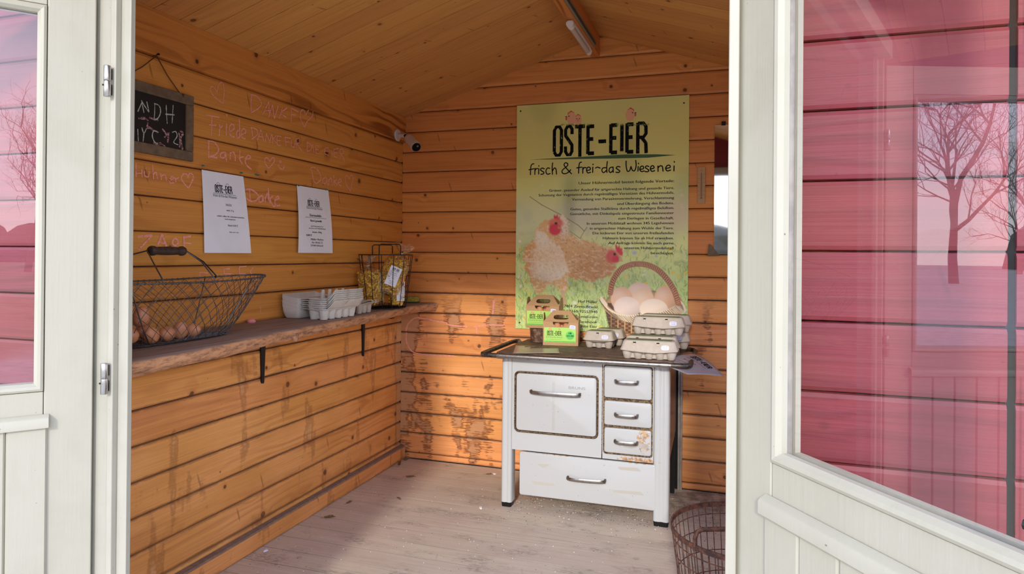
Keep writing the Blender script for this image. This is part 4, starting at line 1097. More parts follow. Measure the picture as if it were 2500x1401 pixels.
    # hen behind
    P_ = [[0.2743, 0.5002], [0.2933, 0.4955], [0.3126, 0.5143], [0.3227, 0.5483], [0.3322, 0.5761], [0.3838, 0.602], [0.4694, 0.6176], [0.5224, 0.632], [0.5695, 0.6342], [0.5956, 0.6388], [0.6217, 0.6542], [0.6386, 0.6871], [0.6014, 0.6952], [0.5977, 0.7321], [0.5552, 0.7607], [0.503, 0.7784], [0.4499, 0.778], [0.3643, 0.7752], [0.3262, 0.767], [0.2873, 0.6878], [0.2373, 0.6241], [0.2285, 0.58], [0.264, 0.564]]
    m = poly(P_, 0.022, wob, 2); mix(m, (232, 184, 122))
    e, _, _ = ell(*[0.4487, 0.6708], 0.30, 0.085, 0.6); mix(m * e * 0.6, (232, 190, 130))
    e, _, _ = ell(*[0.5129, 0.7252], 0.20, 0.075, 0.7); mix(m * e * 0.75, (198, 140, 86))
    e, _, _ = ell(*[0.2964, 0.5243], 0.04, 0.06, 0.5); mix(m * e * 0.8, (246, 236, 214))
    mix(m * sst(fine, 0.55, 0.9) * 0.5, (248, 226, 186)); mix(m * sst(fine2, 0.6, 0.95) * 0.45, (158, 96, 48))
    for i in range(700):
        x_, y_ = rng.uniform(0.20, 0.66), rng.uniform(0.50, 0.76)
        yi, xi = min(Hd - 1, int(y_ * Hd)), min(Wd - 1, int(x_ * Wd))
        if m[yi, xi] > 0.8: stroke((x_, y_), (x_ + 0.014, y_ + 0.006), 0.0013, [(250, 226, 180), (190, 126, 72), (240, 200, 140)][rng.randint(3)], 0.30)
    P_ = [[0.5955, 0.6279], [0.6007, 0.6201], [0.6111, 0.6348], [0.6173, 0.6231], [0.6268, 0.6406], [0.6344, 0.6348], [0.6404, 0.6619], [0.6354, 0.6735], [0.6114, 0.6581], [0.601, 0.6484]]
    mix(poly(P_, 0.0, None, 1), (226, 62, 76))
    e, _, _ = ell(*[0.5778, 0.6739], 0.035, 0.028, 0.3); mix(e, (222, 92, 90))
    e, _, _ = ell(*[0.6003, 0.6854], 0.022, 0.014, 0.3); mix(e, (220, 60, 70))
    mix(poly([[0.6193, 0.6756], [0.6408, 0.696], [0.6169, 0.69]], 0, None, 1), (214, 176, 130))
    e, _, _ = ell(*[0.5933, 0.6641], 0.008, 0.006, 0.3); mix(e, (60, 30, 24))
    # hen in front
    P_ = [[0.2415, 0.5119], [0.2693, 0.5401], [0.256, 0.572], [0.2203, 0.586], [0.2372, 0.6161], [0.2758, 0.638], [0.3047, 0.6816], [0.3341, 0.7431], [0.3166, 0.7752], [0.315, 0.8269], [0.2891, 0.8413], [0.2669, 0.8198], [0.2282, 0.7944], [0.1923, 0.801], [0.1833, 0.8273], [0.1539, 0.8399], [0.1202, 0.8284], [0.0974, 0.7945], [0.0828, 0.7542], [0.0645, 0.726], [0.0481, 0.6774], [0.06, 0.6285], [0.1093, 0.6082], [0.1212, 0.5678], [0.142, 0.5334], [0.1835, 0.5116]]
    m = poly(P_, 0.018, wob, 2); mix(m, (238, 192, 124))
    P2 = [[0.134, 0.5617], [0.1673, 0.5557], [0.1983, 0.586], [0.2538, 0.624], [0.3091, 0.6876], [0.3315, 0.7451], [0.2882, 0.7675], [0.2005, 0.7889], [0.1168, 0.778], [0.0911, 0.7379], [0.1016, 0.673], [0.115, 0.6163]]
    m2 = poly(P2, 0.03, wob2, 4) * m; mix(m2, (246, 232, 200))
    e, _, _ = ell(*[0.1881, 0.6725], 0.17, 0.045, 0.9); mix(m * e * 0.5, (232, 186, 110))
    e, _, _ = ell(*[0.1059, 0.8025], 0.12, 0.06, 0.6); mix(m * e * 0.5, (190, 150, 96))
    e, _, _ = ell(*[0.0707, 0.6813], 0.05, 0.09, 0.6); mix(m * e * 0.6, (206, 140, 70))
    mix(m * sst(fine, 0.55, 0.9) * 0.4, (252, 240, 214)); mix(m * sst(fine2, 0.65, 0.95) * 0.3, (186, 130, 70))
    for i in range(420):
        x_, y_ = rng.uniform(0.04, 0.34), rng.uniform(0.50, 0.88)
        yi, xi = min(Hd - 1, int(y_ * Hd)), min(Wd - 1, int(x_ * Wd))
        if m[yi, xi] > 0.8: stroke((x_, y_), (x_ + rng.uniform(-0.008, 0.012), y_ + 0.015), 0.0013, [(255, 246, 226), (222, 176, 112), (244, 216, 164)][rng.randint(3)], 0.30)
    L_ = [[0.2889, 0.8314], [0.2975, 0.8711], [0.3031, 0.8809]]
    for a_, b_ in zip(L_, L_[1:]): stroke(a_, b_, 0.008, (222, 186, 140), 1.0, 0.2)
    P_ = [[0.2316, 0.5079], [0.2346, 0.4886], [0.2447, 0.5007], [0.255, 0.488], [0.2607, 0.5072], [0.2698, 0.4953], [0.269, 0.512], [0.28, 0.521], [0.2774, 0.5353], [0.2526, 0.524]]
    mix(poly(P_, 0.0, None, 1), (228, 60, 72))
    e, _, _ = ell(*[0.2456, 0.5299], 0.045, 0.022, 0.3); mix(e * 0.9, (232, 120, 100))
    e, _, _ = ell(*[0.2409, 0.5568], 0.038, 0.026, 0.25); mix(e, (228, 66, 80))
    mix(poly([[0.2593, 0.538], [0.2825, 0.5569], [0.2574, 0.5528]], 0, None, 1), (206, 160, 96))
    e, _, _ = ell(*[0.2467, 0.53], 0.009, 0.006, 0.3); mix(e, (90, 50, 20))
    # basket
    P_ = [[0.5313, 0.8738], [0.5464, 0.9202], [0.567, 0.9861], [0.5789, 1.0246], [0.9282, 1.0125], [0.9616, 0.9283], [0.967, 0.8677]]
    m = poly(P_, 0, None, 1)
    mix(m, (110, 72, 46))
    wv = np.sin(tt * 2 * PI * 58 + np.where(np.sin(ss * 2 * PI * 26) > 0, PI, 0)); mix(m * sst(wv, 0.1, 0.8) * 0.85, (186, 136, 92))
    mix(m * sst(np.cos(ss * 2 * PI * 26), 0.8, 0.98), (226, 184, 126))
    x_s = 0.5882
    mix(m * (1 - sst(ss, x_s - 0.04, x_s + 0.06)) * 0.7, (60, 40, 28))
    ec = [0.7521, 0.8803]
    e, _, _ = ell(*ec, 0.215, 0.066, 0.06); mix(e, (96, 62, 40))
    e, _, yy_ = ell(*ec, 0.21, 0.062, 0.06); mix(e * (yy_ < -0.1) * 0.8, (206, 170, 120))
    def egg(c, rx, ry, co, ang=0.0):
        e, xx, yy_ = ell(*c, rx, ry, 0.06, ang)
        base = col(co)[None, None, :] * np.clip(1.12 - 0.42 * np.clip(xx * 0.6 + yy_ * 0.9, 0, 1)[..., None] ** 1.3, 0, 1.2)
        mix(e, np.clip(base, 0, 1))
        e2, _, _ = ell(c[0] - rx * 0.3, c[1] - ry * 0.4, rx * 0.5, ry * 0.4, 0.9, ang); mix(e2 * e * 0.35, (255, 240, 224))
    egg([0.8772, 0.8546], 0.060, 0.060, (226, 178, 140))
    egg([0.7363, 0.8249], 0.068, 0.042, (232, 200, 172))
    egg([0.6352, 0.8539], 0.062, 0.052, (230, 186, 150))
    egg([0.7569, 0.861], 0.062, 0.054, (234, 196, 158))
    egg([0.6664, 0.8901], 0.075, 0.046, (236, 214, 198))
    egg([0.8152, 0.8941], 0.078, 0.044, (238, 218, 196))
    # braided rim in front of the eggs
    rimp = [[0.5354, 0.862], [0.5329, 0.8776], [0.5567, 0.9005], [0.5934, 0.921], [0.6454, 0.9363], [0.7069, 0.94], [0.7728, 0.9316], [0.8331, 0.928], [0.8927, 0.915], [0.9417, 0.8985], [0.9671, 0.879], [0.9561, 0.8529]]
    rs = smooth_line(rimp, 10)
    for i in range(len(rs) - 1):
        for off in (-0.008, 0.0, 0.008): stroke((rs[i].x, rs[i].y + off), (rs[i + 1].x, rs[i + 1].y + off), 0.0055, (196, 156, 106), 1, 0.2)
    for i in range(2, len(rs) - 2, 2):
        a_ = rs[i]; b_ = rs[i + 1]
        stroke((a_.x - 0.018, a_.y - 0.016), (b_.x + 0.018, b_.y + 0.014), 0.0028, (246, 230, 196), 0.95, 0.3)
        stroke((a_.x - 0.024, a_.y - 0.012), (b_.x + 0.012, b_.y + 0.018), 0.0012, (120, 82, 50), 0.8, 0.3)
    hp = [[0.5691, 0.832], [0.5867, 0.7752], [0.6277, 0.7299], [0.679, 0.71], [0.7299, 0.7045], [0.7857, 0.7102], [0.8411, 0.7313], [0.8911, 0.7707], [0.9286, 0.8175], [0.9489, 0.8662]]
    hs_ = smooth_line(hp, 12)
    for i in range(len(hs_) - 1): stroke((hs_[i].x, hs_[i].y), (hs_[i + 1].x, hs_[i + 1].y), 0.0115, (184, 122, 82), 1, 0.12)
    for i in range(0, len(hs_) - 1): 
        nx_, ny_ = -(hs_[i + 1].y - hs_[i].y), (hs_[i + 1].x - hs_[i].x); l_ = math.hypot(nx_, ny_) + 1e-9
        k_ = 0.008 / l_
        stroke((hs_[i].x - nx_ * k_, hs_[i].y - ny_ * k_), (hs_[i].x + nx_ * k_, hs_[i].y + ny_ * k_), 0.0013, (226, 172, 130) if i % 2 else (128, 78, 50), 0.9, 0.3)
    # title band: plain olive veil above the seam
    seam = 0.3262
    band = 1 - sst(tt, seam - 0.001, seam + 0.001)
    mix(band * 0.75, (226, 214, 122))
    mix(band * sst(n3, 0.4, 0.9) * 0.25, (200, 196, 118)); mix(band * sst(n6, 0.55, 0.9) * 0.25, (156, 160, 84))
    return img
pim = paint_poster()
Hd, Wd = pim.shape[:2]
xs = np.linspace(PX0, PX1, Wd); zs = np.linspace(PZ1, PZ0, Hd)
co = np.empty((Hd * Wd, 3), np.float32)
co[:, 0] = np.tile(xs, Hd); co[:, 1] = PY - 0.0005; co[:, 2] = np.repeat(zs, Wd)
L0 = wl(poster); co -= np.array([L0.x, L0.y, L0.z], np.float32)
idx = (np.arange(Hd - 1)[:, None] * Wd + np.arange(Wd - 1)[None, :]).ravel()
quads = np.stack([idx, idx + Wd, idx + Wd + 1, idx + 1], 1).astype(np.int32)
me = bpy.data.meshes.new('print')
me.vertices.add(len(co)); me.vertices.foreach_set('co', co.ravel())
me.loops.add(quads.size); me.loops.foreach_set('vertex_index', quads.ravel())
me.polygons.add(len(quads)); me.polygons.foreach_set('loop_start', np.arange(len(quads), dtype=np.int32) * 4)
me.update(calc_edges=True)
ca_ = me.color_attributes.new('print', 'FLOAT_COLOR', 'POINT')
rgba = np.ones((Hd * Wd, 4), np.float32); rgba[:, :3] = np.clip(pim.reshape(-1, 3), 0, 1)
ca_.data.foreach_set('color', rgba.ravel())
pm, t_, b_ = newmat('printed_picture')
an = t_.nodes.new('ShaderNodeVertexColor'); an.layer_name = 'print'
t_.links.new(an.outputs[0], b_.inputs['Base Color']); b_.inputs['Roughness'].default_value = 0.42
b_.inputs['Specular IOR Level'].default_value = 0.4
me.materials.append(pm)
po = bpy.data.objects.new('print', me); C.objects.link(po); po.parent = poster

def grunge_ink():
    m, t, b = newmat('grunge_ink')
    g = N(t)
    tc = g.n('ShaderNodeTexCoord').outputs['Object']
    x, y, z = g.sep(tc)
    n_ = g.noise(g.comb(g.m('MULTIPLY', x, 130.0), 0.0, g.m('MULTIPLY', z, 40.0)), 1.0, 4, 0.75)
    b.inputs['Base Color'].default_value = lin((14, 14, 16)); b.inputs['Roughness'].default_value = 0.7; b.inputs['Specular IOR Level'].default_value = 0.12
    g.set(b.inputs['Alpha'], g.mr(n_, 0.615, 0.64, 1.0, 0.0))
    return m
M['grunge'] = grunge_ink()
def onP(d): return lambda a, b: (a, PY - d, b)
# egg chicks above the title
def disc(mb, cx, cz, rx, rz, fn, n=24, a0=0, a1=2 * PI, ang=0):
    v = []
    for k in range(n):
        t = a0 + (a1 - a0) * k / (n if a1 - a0 > 6.2 else n - 1)
        a = rx * math.cos(t); b = rz * math.sin(t)
        v.append(fn(cx + a * math.cos(ang) - b * math.sin(ang), cz + a * math.sin(ang) + b * math.cos(ang)))
    mb.add(v, [tuple(range(n))])
def egg_chicks(parent, x0, x1, z0, fnd, unit, world=True, d0=0.0008):
    """three egg-bodied chicks of the emblem: two left, one right; unit = width of one chick"""
    for cx, cz, s_, look in ((x0, z0 + unit * 0.62, 1.0, -1), (x0 + unit * 0.62, z0 + unit * 0.42, 0.78, 0), (x1, z0 + unit * 0.62, 0.95, 1)):
        r_ = unit * 0.48 * s_
        e0 = 0.0 if look else 0.0004
        B = MB()
        pts = []
        for k in range(25):
            t = PI * (k / 24)
            q = r_ * (0.62 + 0.12 * abs(math.sin(3 * t)))
            pts.append((cx + q * math.cos(t) * (1.0 if look <= 0 else 1.0) - look * -0.1 * r_, cz + 0.55 * r_ + q * math.sin(t) * 1.25))
        B.add([fnd(d0 + e0)(a, b) for a, b in pts], [tuple(range(25))])
        if look: disc(B, cx + look * r_ * 1.0, cz + 0.0 * r_, 0.2 * r_, 0.35 * r_, fnd(d0), 12)
        B.build('printed_comb', M['chickcomb'], parent, world=world, kind='stuff')
        A = MB(); disc(A, cx, cz, r_ * 0.9, r_ * 1.18, fnd(d0 + 0.0003 + e0), 28)
        A.build('printed_egg_chick', M['chickbody'], parent, world=world)
        E_ = MB(); f = fnd(d0 + 0.0006 + e0)
        if look:
            disc(E_, cx + look * r_ * 0.5, cz + 0.42 * r_, 0.14 * r_, 0.14 * r_, f, 10)
            E_.add([f(cx + look * r_ * 0.88, cz + 0.5 * r_), f(cx + look * r_ * 1.4, cz + 0.38 * r_), f(cx + look * r_ * 0.9, cz + 0.22 * r_)], [(0, 1, 2)])
        else:
            for e in (-1, 1): disc(E_, cx + e * 0.36 * r_, cz + 0.35 * r_, 0.14 * r_, 0.14 * r_, f, 10)
            ribbon(E_, [(cx - 0.2 * r_, cz + 0.12 * r_), (cx + 0.22 * r_, cz + 0.12 * r_), (cx, cz - 0.4 * r_), (cx - 0.2 * r_, cz + 0.12 * r_)], 0.08 * r_, f, smooth=False, round_=False)
        E_.build('printed_face', M['ink2'], parent, world=world, kind='stuff')
M['chickbody'] = simple('printed_egg_skin', (232, 170, 128), 0.5)
M['chickcomb'] = simple('printed_comb_red', (214, 84, 52), 0.5)
M['printgreen'] = simple('printed_dark_green', (52, 92, 48), 0.5)
T0 = [[-0.8307, 1.8777], [-0.4969, 1.8699], [-0.9071, 1.7274], [-0.3979, 1.7148], [-0.9084, 1.8769]]
egg_chicks(poster, -0.8037, -0.4925, 1.8777, onP, 0.058)
gb = MB()
for cx in [[-0.8531, 1.8765], [-0.8232, 1.8749], [-0.7934, 1.8734], [-0.7638, 1.8719], [-0.7343, 1.8703], [-0.7099, 1.8691], [-0.5606, 1.8614], [-0.5321, 1.8599], [-0.4944, 1.8579], [-0.4569, 1.856], [-0.429, 1.8546], [-0.4058, 1.8534]]:
    for k in range(5):
        a = rnd.uniform(-1.1, 1.1); L = rnd.uniform(0.012, 0.022)
        ribbon(gb, [(cx[0] + rnd.uniform(-0.01, 0.01), cx[1] + rnd.uniform(-0.004, 0.004)), (cx[0] + L * math.sin(a), cx[1] + 0.4 * L * math.cos(a) + 0.003)], 0.0016, onP(0.0022), smooth=False, round_=False)
gb.build('grass_tufts', simple('printed_grass', (112, 138, 64), 0.5), poster, world=True)
mb = MB()
LT = [[-0.9074, 1.8768], [-0.3979, 1.7148]]
put_logo(mb, LT[0][0], LT[1][0], LT[1][1] + 0.004, LT[0][1] - LT[1][1] - 0.010, onP(0.0014))
mb.build('title_letters', M['grunge'], poster, world=True)
mb = MB()
SW = [[-1.037, 1.7003], [-0.5168, 1.709], [-0.3541, 1.7037], [-0.2587, 1.6963], [-0.4, 1.6877], [-0.564, 1.6899]]
mb.add([onP(0.0012)(a, b) for a, b in SW], [tuple(range(6))])
mb.build('green_swoosh', M['printgreen'], poster, world=True)
# brushed second line, letter by letter
mb = MB()
for st in [[[-1.0111, 1.6771], [-1.0213, 1.675], [-1.0279, 1.6603], [-1.0296, 1.6183]], [[-1.0381, 1.6458], [-1.0108, 1.6499]], [[-1.0042, 1.6522], [-1.0049, 1.6191]], [[-1.0051, 1.6374], [-0.998, 1.6495], [-0.9888, 1.6502]], [[-0.9827, 1.65], [-0.9834, 1.6205]], [[-0.9828, 1.6663], [-0.9823, 1.6628]], [[-0.952, 1.648], [-0.9648, 1.6524], [-0.9734, 1.6438], [-0.9647, 1.6361], [-0.9544, 1.6294], [-0.9569, 1.6212], [-0.9712, 1.6191]], [[-0.9216, 1.6495], [-0.9343, 1.6514], [-0.9428, 1.6355], [-0.9355, 1.619], [-0.9189, 1.6215]], [[-0.9057, 1.6784], [-0.908, 1.6515], [-0.9062, 1.6172]], [[-0.9063, 1.6344], [-0.8964, 1.6502], [-0.8873, 1.645], [-0.8835, 1.6175]], [[-0.8012, 1.6166], [-0.8313, 1.6491], [-0.8424, 1.6665], [-0.834, 1.6769], [-0.8225, 1.6707], [-0.8254, 1.6586], [-0.8511, 1.6375], [-0.85, 1.6214], [-0.831, 1.6189], [-0.8112, 1.6314], [-0.8063, 1.6386]], [[-0.7474, 1.6768], [-0.7563, 1.6742], [-0.761, 1.6565], [-0.7627, 1.6188]], [[-0.7728, 1.6472], [-0.7462, 1.6502]], [[-0.7398, 1.6485], [-0.7401, 1.6181]], [[-0.7402, 1.6355], [-0.7325, 1.6473], [-0.7227, 1.6465]], [[-0.7167, 1.6319], [-0.7007, 1.6353], [-0.7022, 1.6473], [-0.7139, 1.6477], [-0.7201, 1.6335], [-0.7127, 1.6188], [-0.6981, 1.6217]], [[-0.6862, 1.6482], [-0.6869, 1.6204]], [[-0.6858, 1.6646], [-0.6853, 1.6612]], [[-0.6716, 1.643], [-0.6619, 1.6475], [-0.6474, 1.6422]], [[-0.6161, 1.6431], [-0.6329, 1.6417], [-0.6376, 1.6275], [-0.6279, 1.6177], [-0.615, 1.6278]], [[-0.6092, 1.6753], [-0.6123, 1.6468], [-0.6111, 1.6181]], [[-0.5803, 1.6448], [-0.5946, 1.6424], [-0.6007, 1.6273], [-0.592, 1.6166], [-0.5801, 1.6267]], [[-0.5788, 1.6457], [-0.5777, 1.6181]], [[-0.5423, 1.6445], [-0.5551, 1.6473], [-0.5626, 1.6395], [-0.5516, 1.6306], [-0.5435, 1.6232], [-0.5491, 1.6163], [-0.5634, 1.6176]], [[-0.5108, 1.6742], [-0.5106, 1.6482], [-0.5043, 1.622], [-0.4926, 1.624], [-0.4857, 1.645]], [[-0.4857, 1.645], [-0.4785, 1.6259], [-0.4668, 1.6232], [-0.4591, 1.6465], [-0.4611, 1.6758]], [[-0.4483, 1.6438], [-0.4495, 1.6203]], [[-0.4475, 1.6612], [-0.447, 1.6579]], [[-0.4366, 1.6293], [-0.4217, 1.6321], [-0.4237, 1.6444], [-0.4344, 1.6434], [-0.4403, 1.6294], [-0.4318, 1.6174], [-0.4179, 1.6203]], [[-0.3941, 1.642], [-0.4052, 1.6457], [-0.4125, 1.6379], [-0.4018, 1.6296], [-0.3939, 1.6219], [-0.4003, 1.6155], [-0.4133, 1.6169]], [[-0.3834, 1.63], [-0.3682, 1.6332], [-0.3711, 1.6445], [-0.3812, 1.6439], [-0.3866, 1.6301], [-0.3787, 1.6167], [-0.3649, 1.6201]], [[-0.3481, 1.6429], [-0.347, 1.6158]], [[-0.3471, 1.6335], [-0.3372, 1.6434], [-0.3262, 1.6398], [-0.3224, 1.6164]], [[-0.3061, 1.6299], [-0.2871, 1.6339], [-0.2899, 1.6446], [-0.3017, 1.6436], [-0.3093, 1.63], [-0.3015, 1.6167], [-0.2843, 1.6204]], [[-0.2673, 1.6411], [-0.268, 1.6161]], [[-0.2665, 1.6633], [-0.2661, 1.66]]]: SI = globals().get('SI', 0) + 1; ribbon(mb, st, 0.0058, lift(onP(0.0014), SI % 7), smooth=len(st) > 2)
mb.build('script_letters', M['ink'], poster, world=True)
# body copy, flush right
M['print_ink'] = simple('print_ink', (44, 44, 54), 0.5)
mb = MB()
for s_, x0, x1, z_, h_, bo in [['Unser Hühnermobil bietet folgende Vorteile:', -0.7622, -0.2657, 1.5588, 0.0148, 0.012], ['Grüner, gesunder Auslauf für artgerechte Haltung und gesunde Tiere.', -0.9241, -0.2655, 1.5233, 0.0139, 0.012], ['Schonung der Vegetation durch regelmäßiges Versetzen des Hühnermobils.', -0.9829, -0.2653, 1.499, 0.0139, 0.012], ['Vermeidung von Parasitenvermehrung, Verschlammung', -0.7975, -0.266, 1.4731, 0.0139, 0.012], ['und Überdüngung des Bodens.', -0.5559, -0.2658, 1.4462, 0.0138, 0.012], ['Gutes, gesundes Stallklima durch regelmäßiges Belüften.', -0.806, -0.2656, 1.4214, 0.0139, 0.012], ['Gemütliche, mit Dinkelspelz eingestreute Familiennester', -0.8078, -0.2663, 1.3957, 0.0138, 0.012], ['zum Eierlegen in Gesellschaft.', -0.551, -0.2661, 1.3697, 0.0139, 0.012], ['In unserem Mobilstall wohnen 345 Legehennen', -0.7163, -0.266, 1.3442, 0.0139, 0.012], ['in artgerechter Haltung zum Wohle der Tiere.', -0.6995, -0.2667, 1.3182, 0.0139, 0.012], ['Die leckeren Eier von unseren freilaufenden', -0.6843, -0.2665, 1.2932, 0.0139, 0.012], ['Hühnern können Sie ab Hof erwerben.', -0.6299, -0.2663, 1.2669, 0.0139, 0.012], ['Auf Anfrage können Sie auch gerne', -0.6005, -0.2666, 1.2414, 0.0139, 0.012], ['unseren Hühnermobilstall', -0.5167, -0.2664, 1.2161, 0.0139, 0.012], ['besichtigen.', -0.3809, -0.2662, 1.1903, 0.0138, 0.012], ['Hof Müller', -0.7585, -0.6561, 0.9296, 0.0154, 0.012], ['27404 Zeven-Brauel', -0.8485, -0.655, 0.9034, 0.0144, 0.012], ['Mobil 0160-92553940', -0.8697, -0.6547, 0.8772, 0.0143, 0.012], ['oste-eier@g.mail.com', -0.8745, -0.6555, 0.8505, 0.0144, 0.012], ['Besuchen Sie uns auf facebook', -0.9755, -0.6553, 0.8235, 0.0144, 0.012], ['unter: Hof Oste Eier', -0.8691, -0.6556, 0.7997, 0.0143, 0.012]]:
    put_text(mb, s_, x0, x1, z_, h_, onP(0.0012), bold=bo)
mb.build('body_text', M['print_ink'], poster, world=True)
for sx_, sz_ in [[-1.0889, 1.9682], [-0.221, 1.9593], [-1.0846, 0.8113], [-0.2084, 0.8061]]:
    MB().lathe([(0.0045, 0), (0.004, 0.0025), (0.0, 0.003)], 10, caps=False).xf(Matrix.Translation((sx_, PY, sz_)) @ Matrix.Rotation(R(90), 4, 'X')).build('screw', M['black'], poster, world=True)

# ------------------------------------------------------------------ the two paper notices on the left wall
def notice(label, ya, za, yb, zb, bulge, name='paper_notice', yshift=(0, 0), lam=None):
    """sheet hanging from two pins: (ya,za) lower left .. (yb,zb) upper right on the wall; lower edge swings"""
    r = thing(name, label, 'notice', (XL, (ya + yb) / 2, za), 0, 'paper notices on the left wall')
    def S(a, b, d=0.0):
        # a,b are wall coordinates (y,z); returns the bent sheet surface
        s_ = (a - ya) / (yb - ya); t_ = (zb - b) / (zb - za)
        off = 0.0022 + bulge * (math.sin(PI * min(1, max(0, t_)) * 0.9) * 0.55 + 0.45 * t_ * t_) + 0.004 * s_ * t_ + d
        return (XL + off, a + yshift[0] * t_ * (1 - s_) + yshift[1] * t_ * s_, b)
    MB().grid(lambda u, v: S(ya + (yb - ya) * u, za + (zb - za) * v), 12, 16).build('sheet', M['paper'], r, world=True, smooth=True)
    return r, S
def lines_on(r, S, rows, rules, logo, name='printed_lines', ink=None):
    mb = MB(); f = lambda a, b: S(a, b, 0.0007)
    for s_, x0, x1, z_, h_, bo in rows: put_text(mb, s_, x0, x1, z_, h_, f, bold=bo)
    for y0_, y1_, z_ in rules: ribbon(mb, [(y0_, z_), ((y0_ + y1_) / 2, z_), (y1_, z_)], 0.0012, f, smooth=False, round_=False)
    if logo:
        put_logo(mb, logo[0], logo[1], logo[2], logo[3], f, wt=0.22)
        for cx in (logo[0] + (logo[1] - logo[0]) * 0.2, logo[0] + (logo[1] - logo[0]) * 0.74):
            z_ = logo[2] + logo[3] * 1.12; q = (logo[1] - logo[0]) * 0.07
            ribbon(mb, [(cx - q * 1.3, z_), (cx - q * 0.6, z_ + q * 0.7), (cx, z_ + q), (cx + q, z_ + q * 0.6), (cx + q * 1.2, z_)], 0.0011, f)
    return mb.build(name, ink or M['ink'], r, world=True)
N1 = {'a': [[1.9381, 1.1787], [2.1898, 1.1883], [1.9244, 1.4776], [2.1391, 1.4869]], 'rows': [['frisch & frei-das Wiesenei', 1.986, 2.1041, 1.3869, 0.0105, 0.0], ['lose Eier', 2.0451, 2.0751, 1.3592, 0.0057, 0.012], ['mind. 53 g', 2.0462, 2.0823, 1.3365, 0.0063, 0.012], ['einfach selber die schönsten aussuchen', 1.9992, 2.1335, 1.3136, 0.0059, 0.012], ['und einpacken', 2.036, 2.088, 1.3036, 0.0058, 0.012], ['Stück 0,40 €', 2.0482, 2.0973, 1.2797, 0.007, 0.012], ['MHD siehe Tafel', 2.0536, 2.0981, 1.2556, 0.0041, 0.012]], 'rules': [[1.9885, 2.101, 1.399], [2.0451, 2.0751, 1.3573]], 'logo': [1.9968, 2.0845, 1.4038, 0.0266]}
nr, S1 = notice('white paper notice priced Stück 0,40 €, the larger and left of the two', N1['a'][0][0], N1['a'][0][1], N1['a'][1][0] - 0.035, N1['a'][2][1], 0.007, yshift=(0.012, 0.040))
lines_on(nr, S1, N1['rows'], N1['rules'], N1['logo'])
N2 = {'a': [[2.4946, 1.182], [2.7571, 1.1835], [2.49, 1.4782], [2.7182, 1.4861]], 'rows': [['frisch & frei-das Wiesenei', 2.5542, 2.6709, 1.38, 0.0106, 0.0], ['Eiernudeln', 2.5745, 2.6593, 1.3468, 0.012, 0.02], ['Band gewellt', 2.5766, 2.6609, 1.3239, 0.0092, 0.02], ['nach Hausmacher Art', 2.5792, 2.6691, 1.3009, 0.0056, 0.012], ['mit Eiern aus Freilandhaltung', 2.564, 2.6857, 1.2912, 0.0056, 0.012], ['Inhalt: 500g', 2.5888, 2.6575, 1.2731, 0.0077, 0.012], ['4,00 €', 2.5448, 2.5845, 1.258, 0.0082, 0.03], ['Müller Markus', 2.5779, 2.6683, 1.2397, 0.0085, 0.012], ['Am Brink 22', 2.5838, 2.6619, 1.2258, 0.0084, 0.012], ['27404 Brauel', 2.5766, 2.6645, 1.2119, 0.0084, 0.012]], 'rules': [[2.5408, 2.6959, 1.3419], [2.554, 2.6677, 1.3907]], 'logo': [2.5641, 2.6526, 1.395, 0.0245]}
nr2, S2 = notice('curling white paper notice headed Eiernudeln, nearer the pasta basket', N2['a'][0][0], N2['a'][0][1], N2['a'][1][0] - 0.02, N2['a'][2][1], 0.016, yshift=(0.0, 0.02))
lines_on(nr2, S2, N2['rows'], N2['rules'], N2['logo'])
PINS = [[1.9389, 1.4919], [2.1367, 1.4898], [2.5017, 1.4776], [2.7116, 1.4797], [2.2214, 1.4934], [2.2336, 1.4923]]
PLAB = ['teal push pin in the board just above the larger notice', 'teal push pin at the top right corner of the larger notice', 'teal push pin at the top left corner of the curling notice', 'teal push pin at the top right corner of the curling notice', 'left one of two teal push pins side by side right of the larger notice', 'right one of two teal push pins side by side right of the larger notice']
pinp = None
for i, (y_, z_) in enumerate(PINS):
    if pinp is None:
        pinp = thing('push_pin', PLAB[0], 'push pin', (XL + 0.004, y_, z_), 0, 'teal push pins on the left wall')
        MB().lathe([(0.0034, 0.0), (0.0036, 0.001), (0.0018, 0.003), (0.0018, 0.006), (0.0030, 0.008), (0.0028, 0.009)], 10).xf(Matrix.Rotation(R(90), 4, 'Y')).build('head', M['pin'], pinp, smooth=30)
        MB().tube([(0, 0, 0), (-0.006, 0, 0)], 0.0005, 5).build('needle', M['chrome'], pinp)
    else: dup(pinp, PLAB[i], (XL + 0.004, y_, z_))

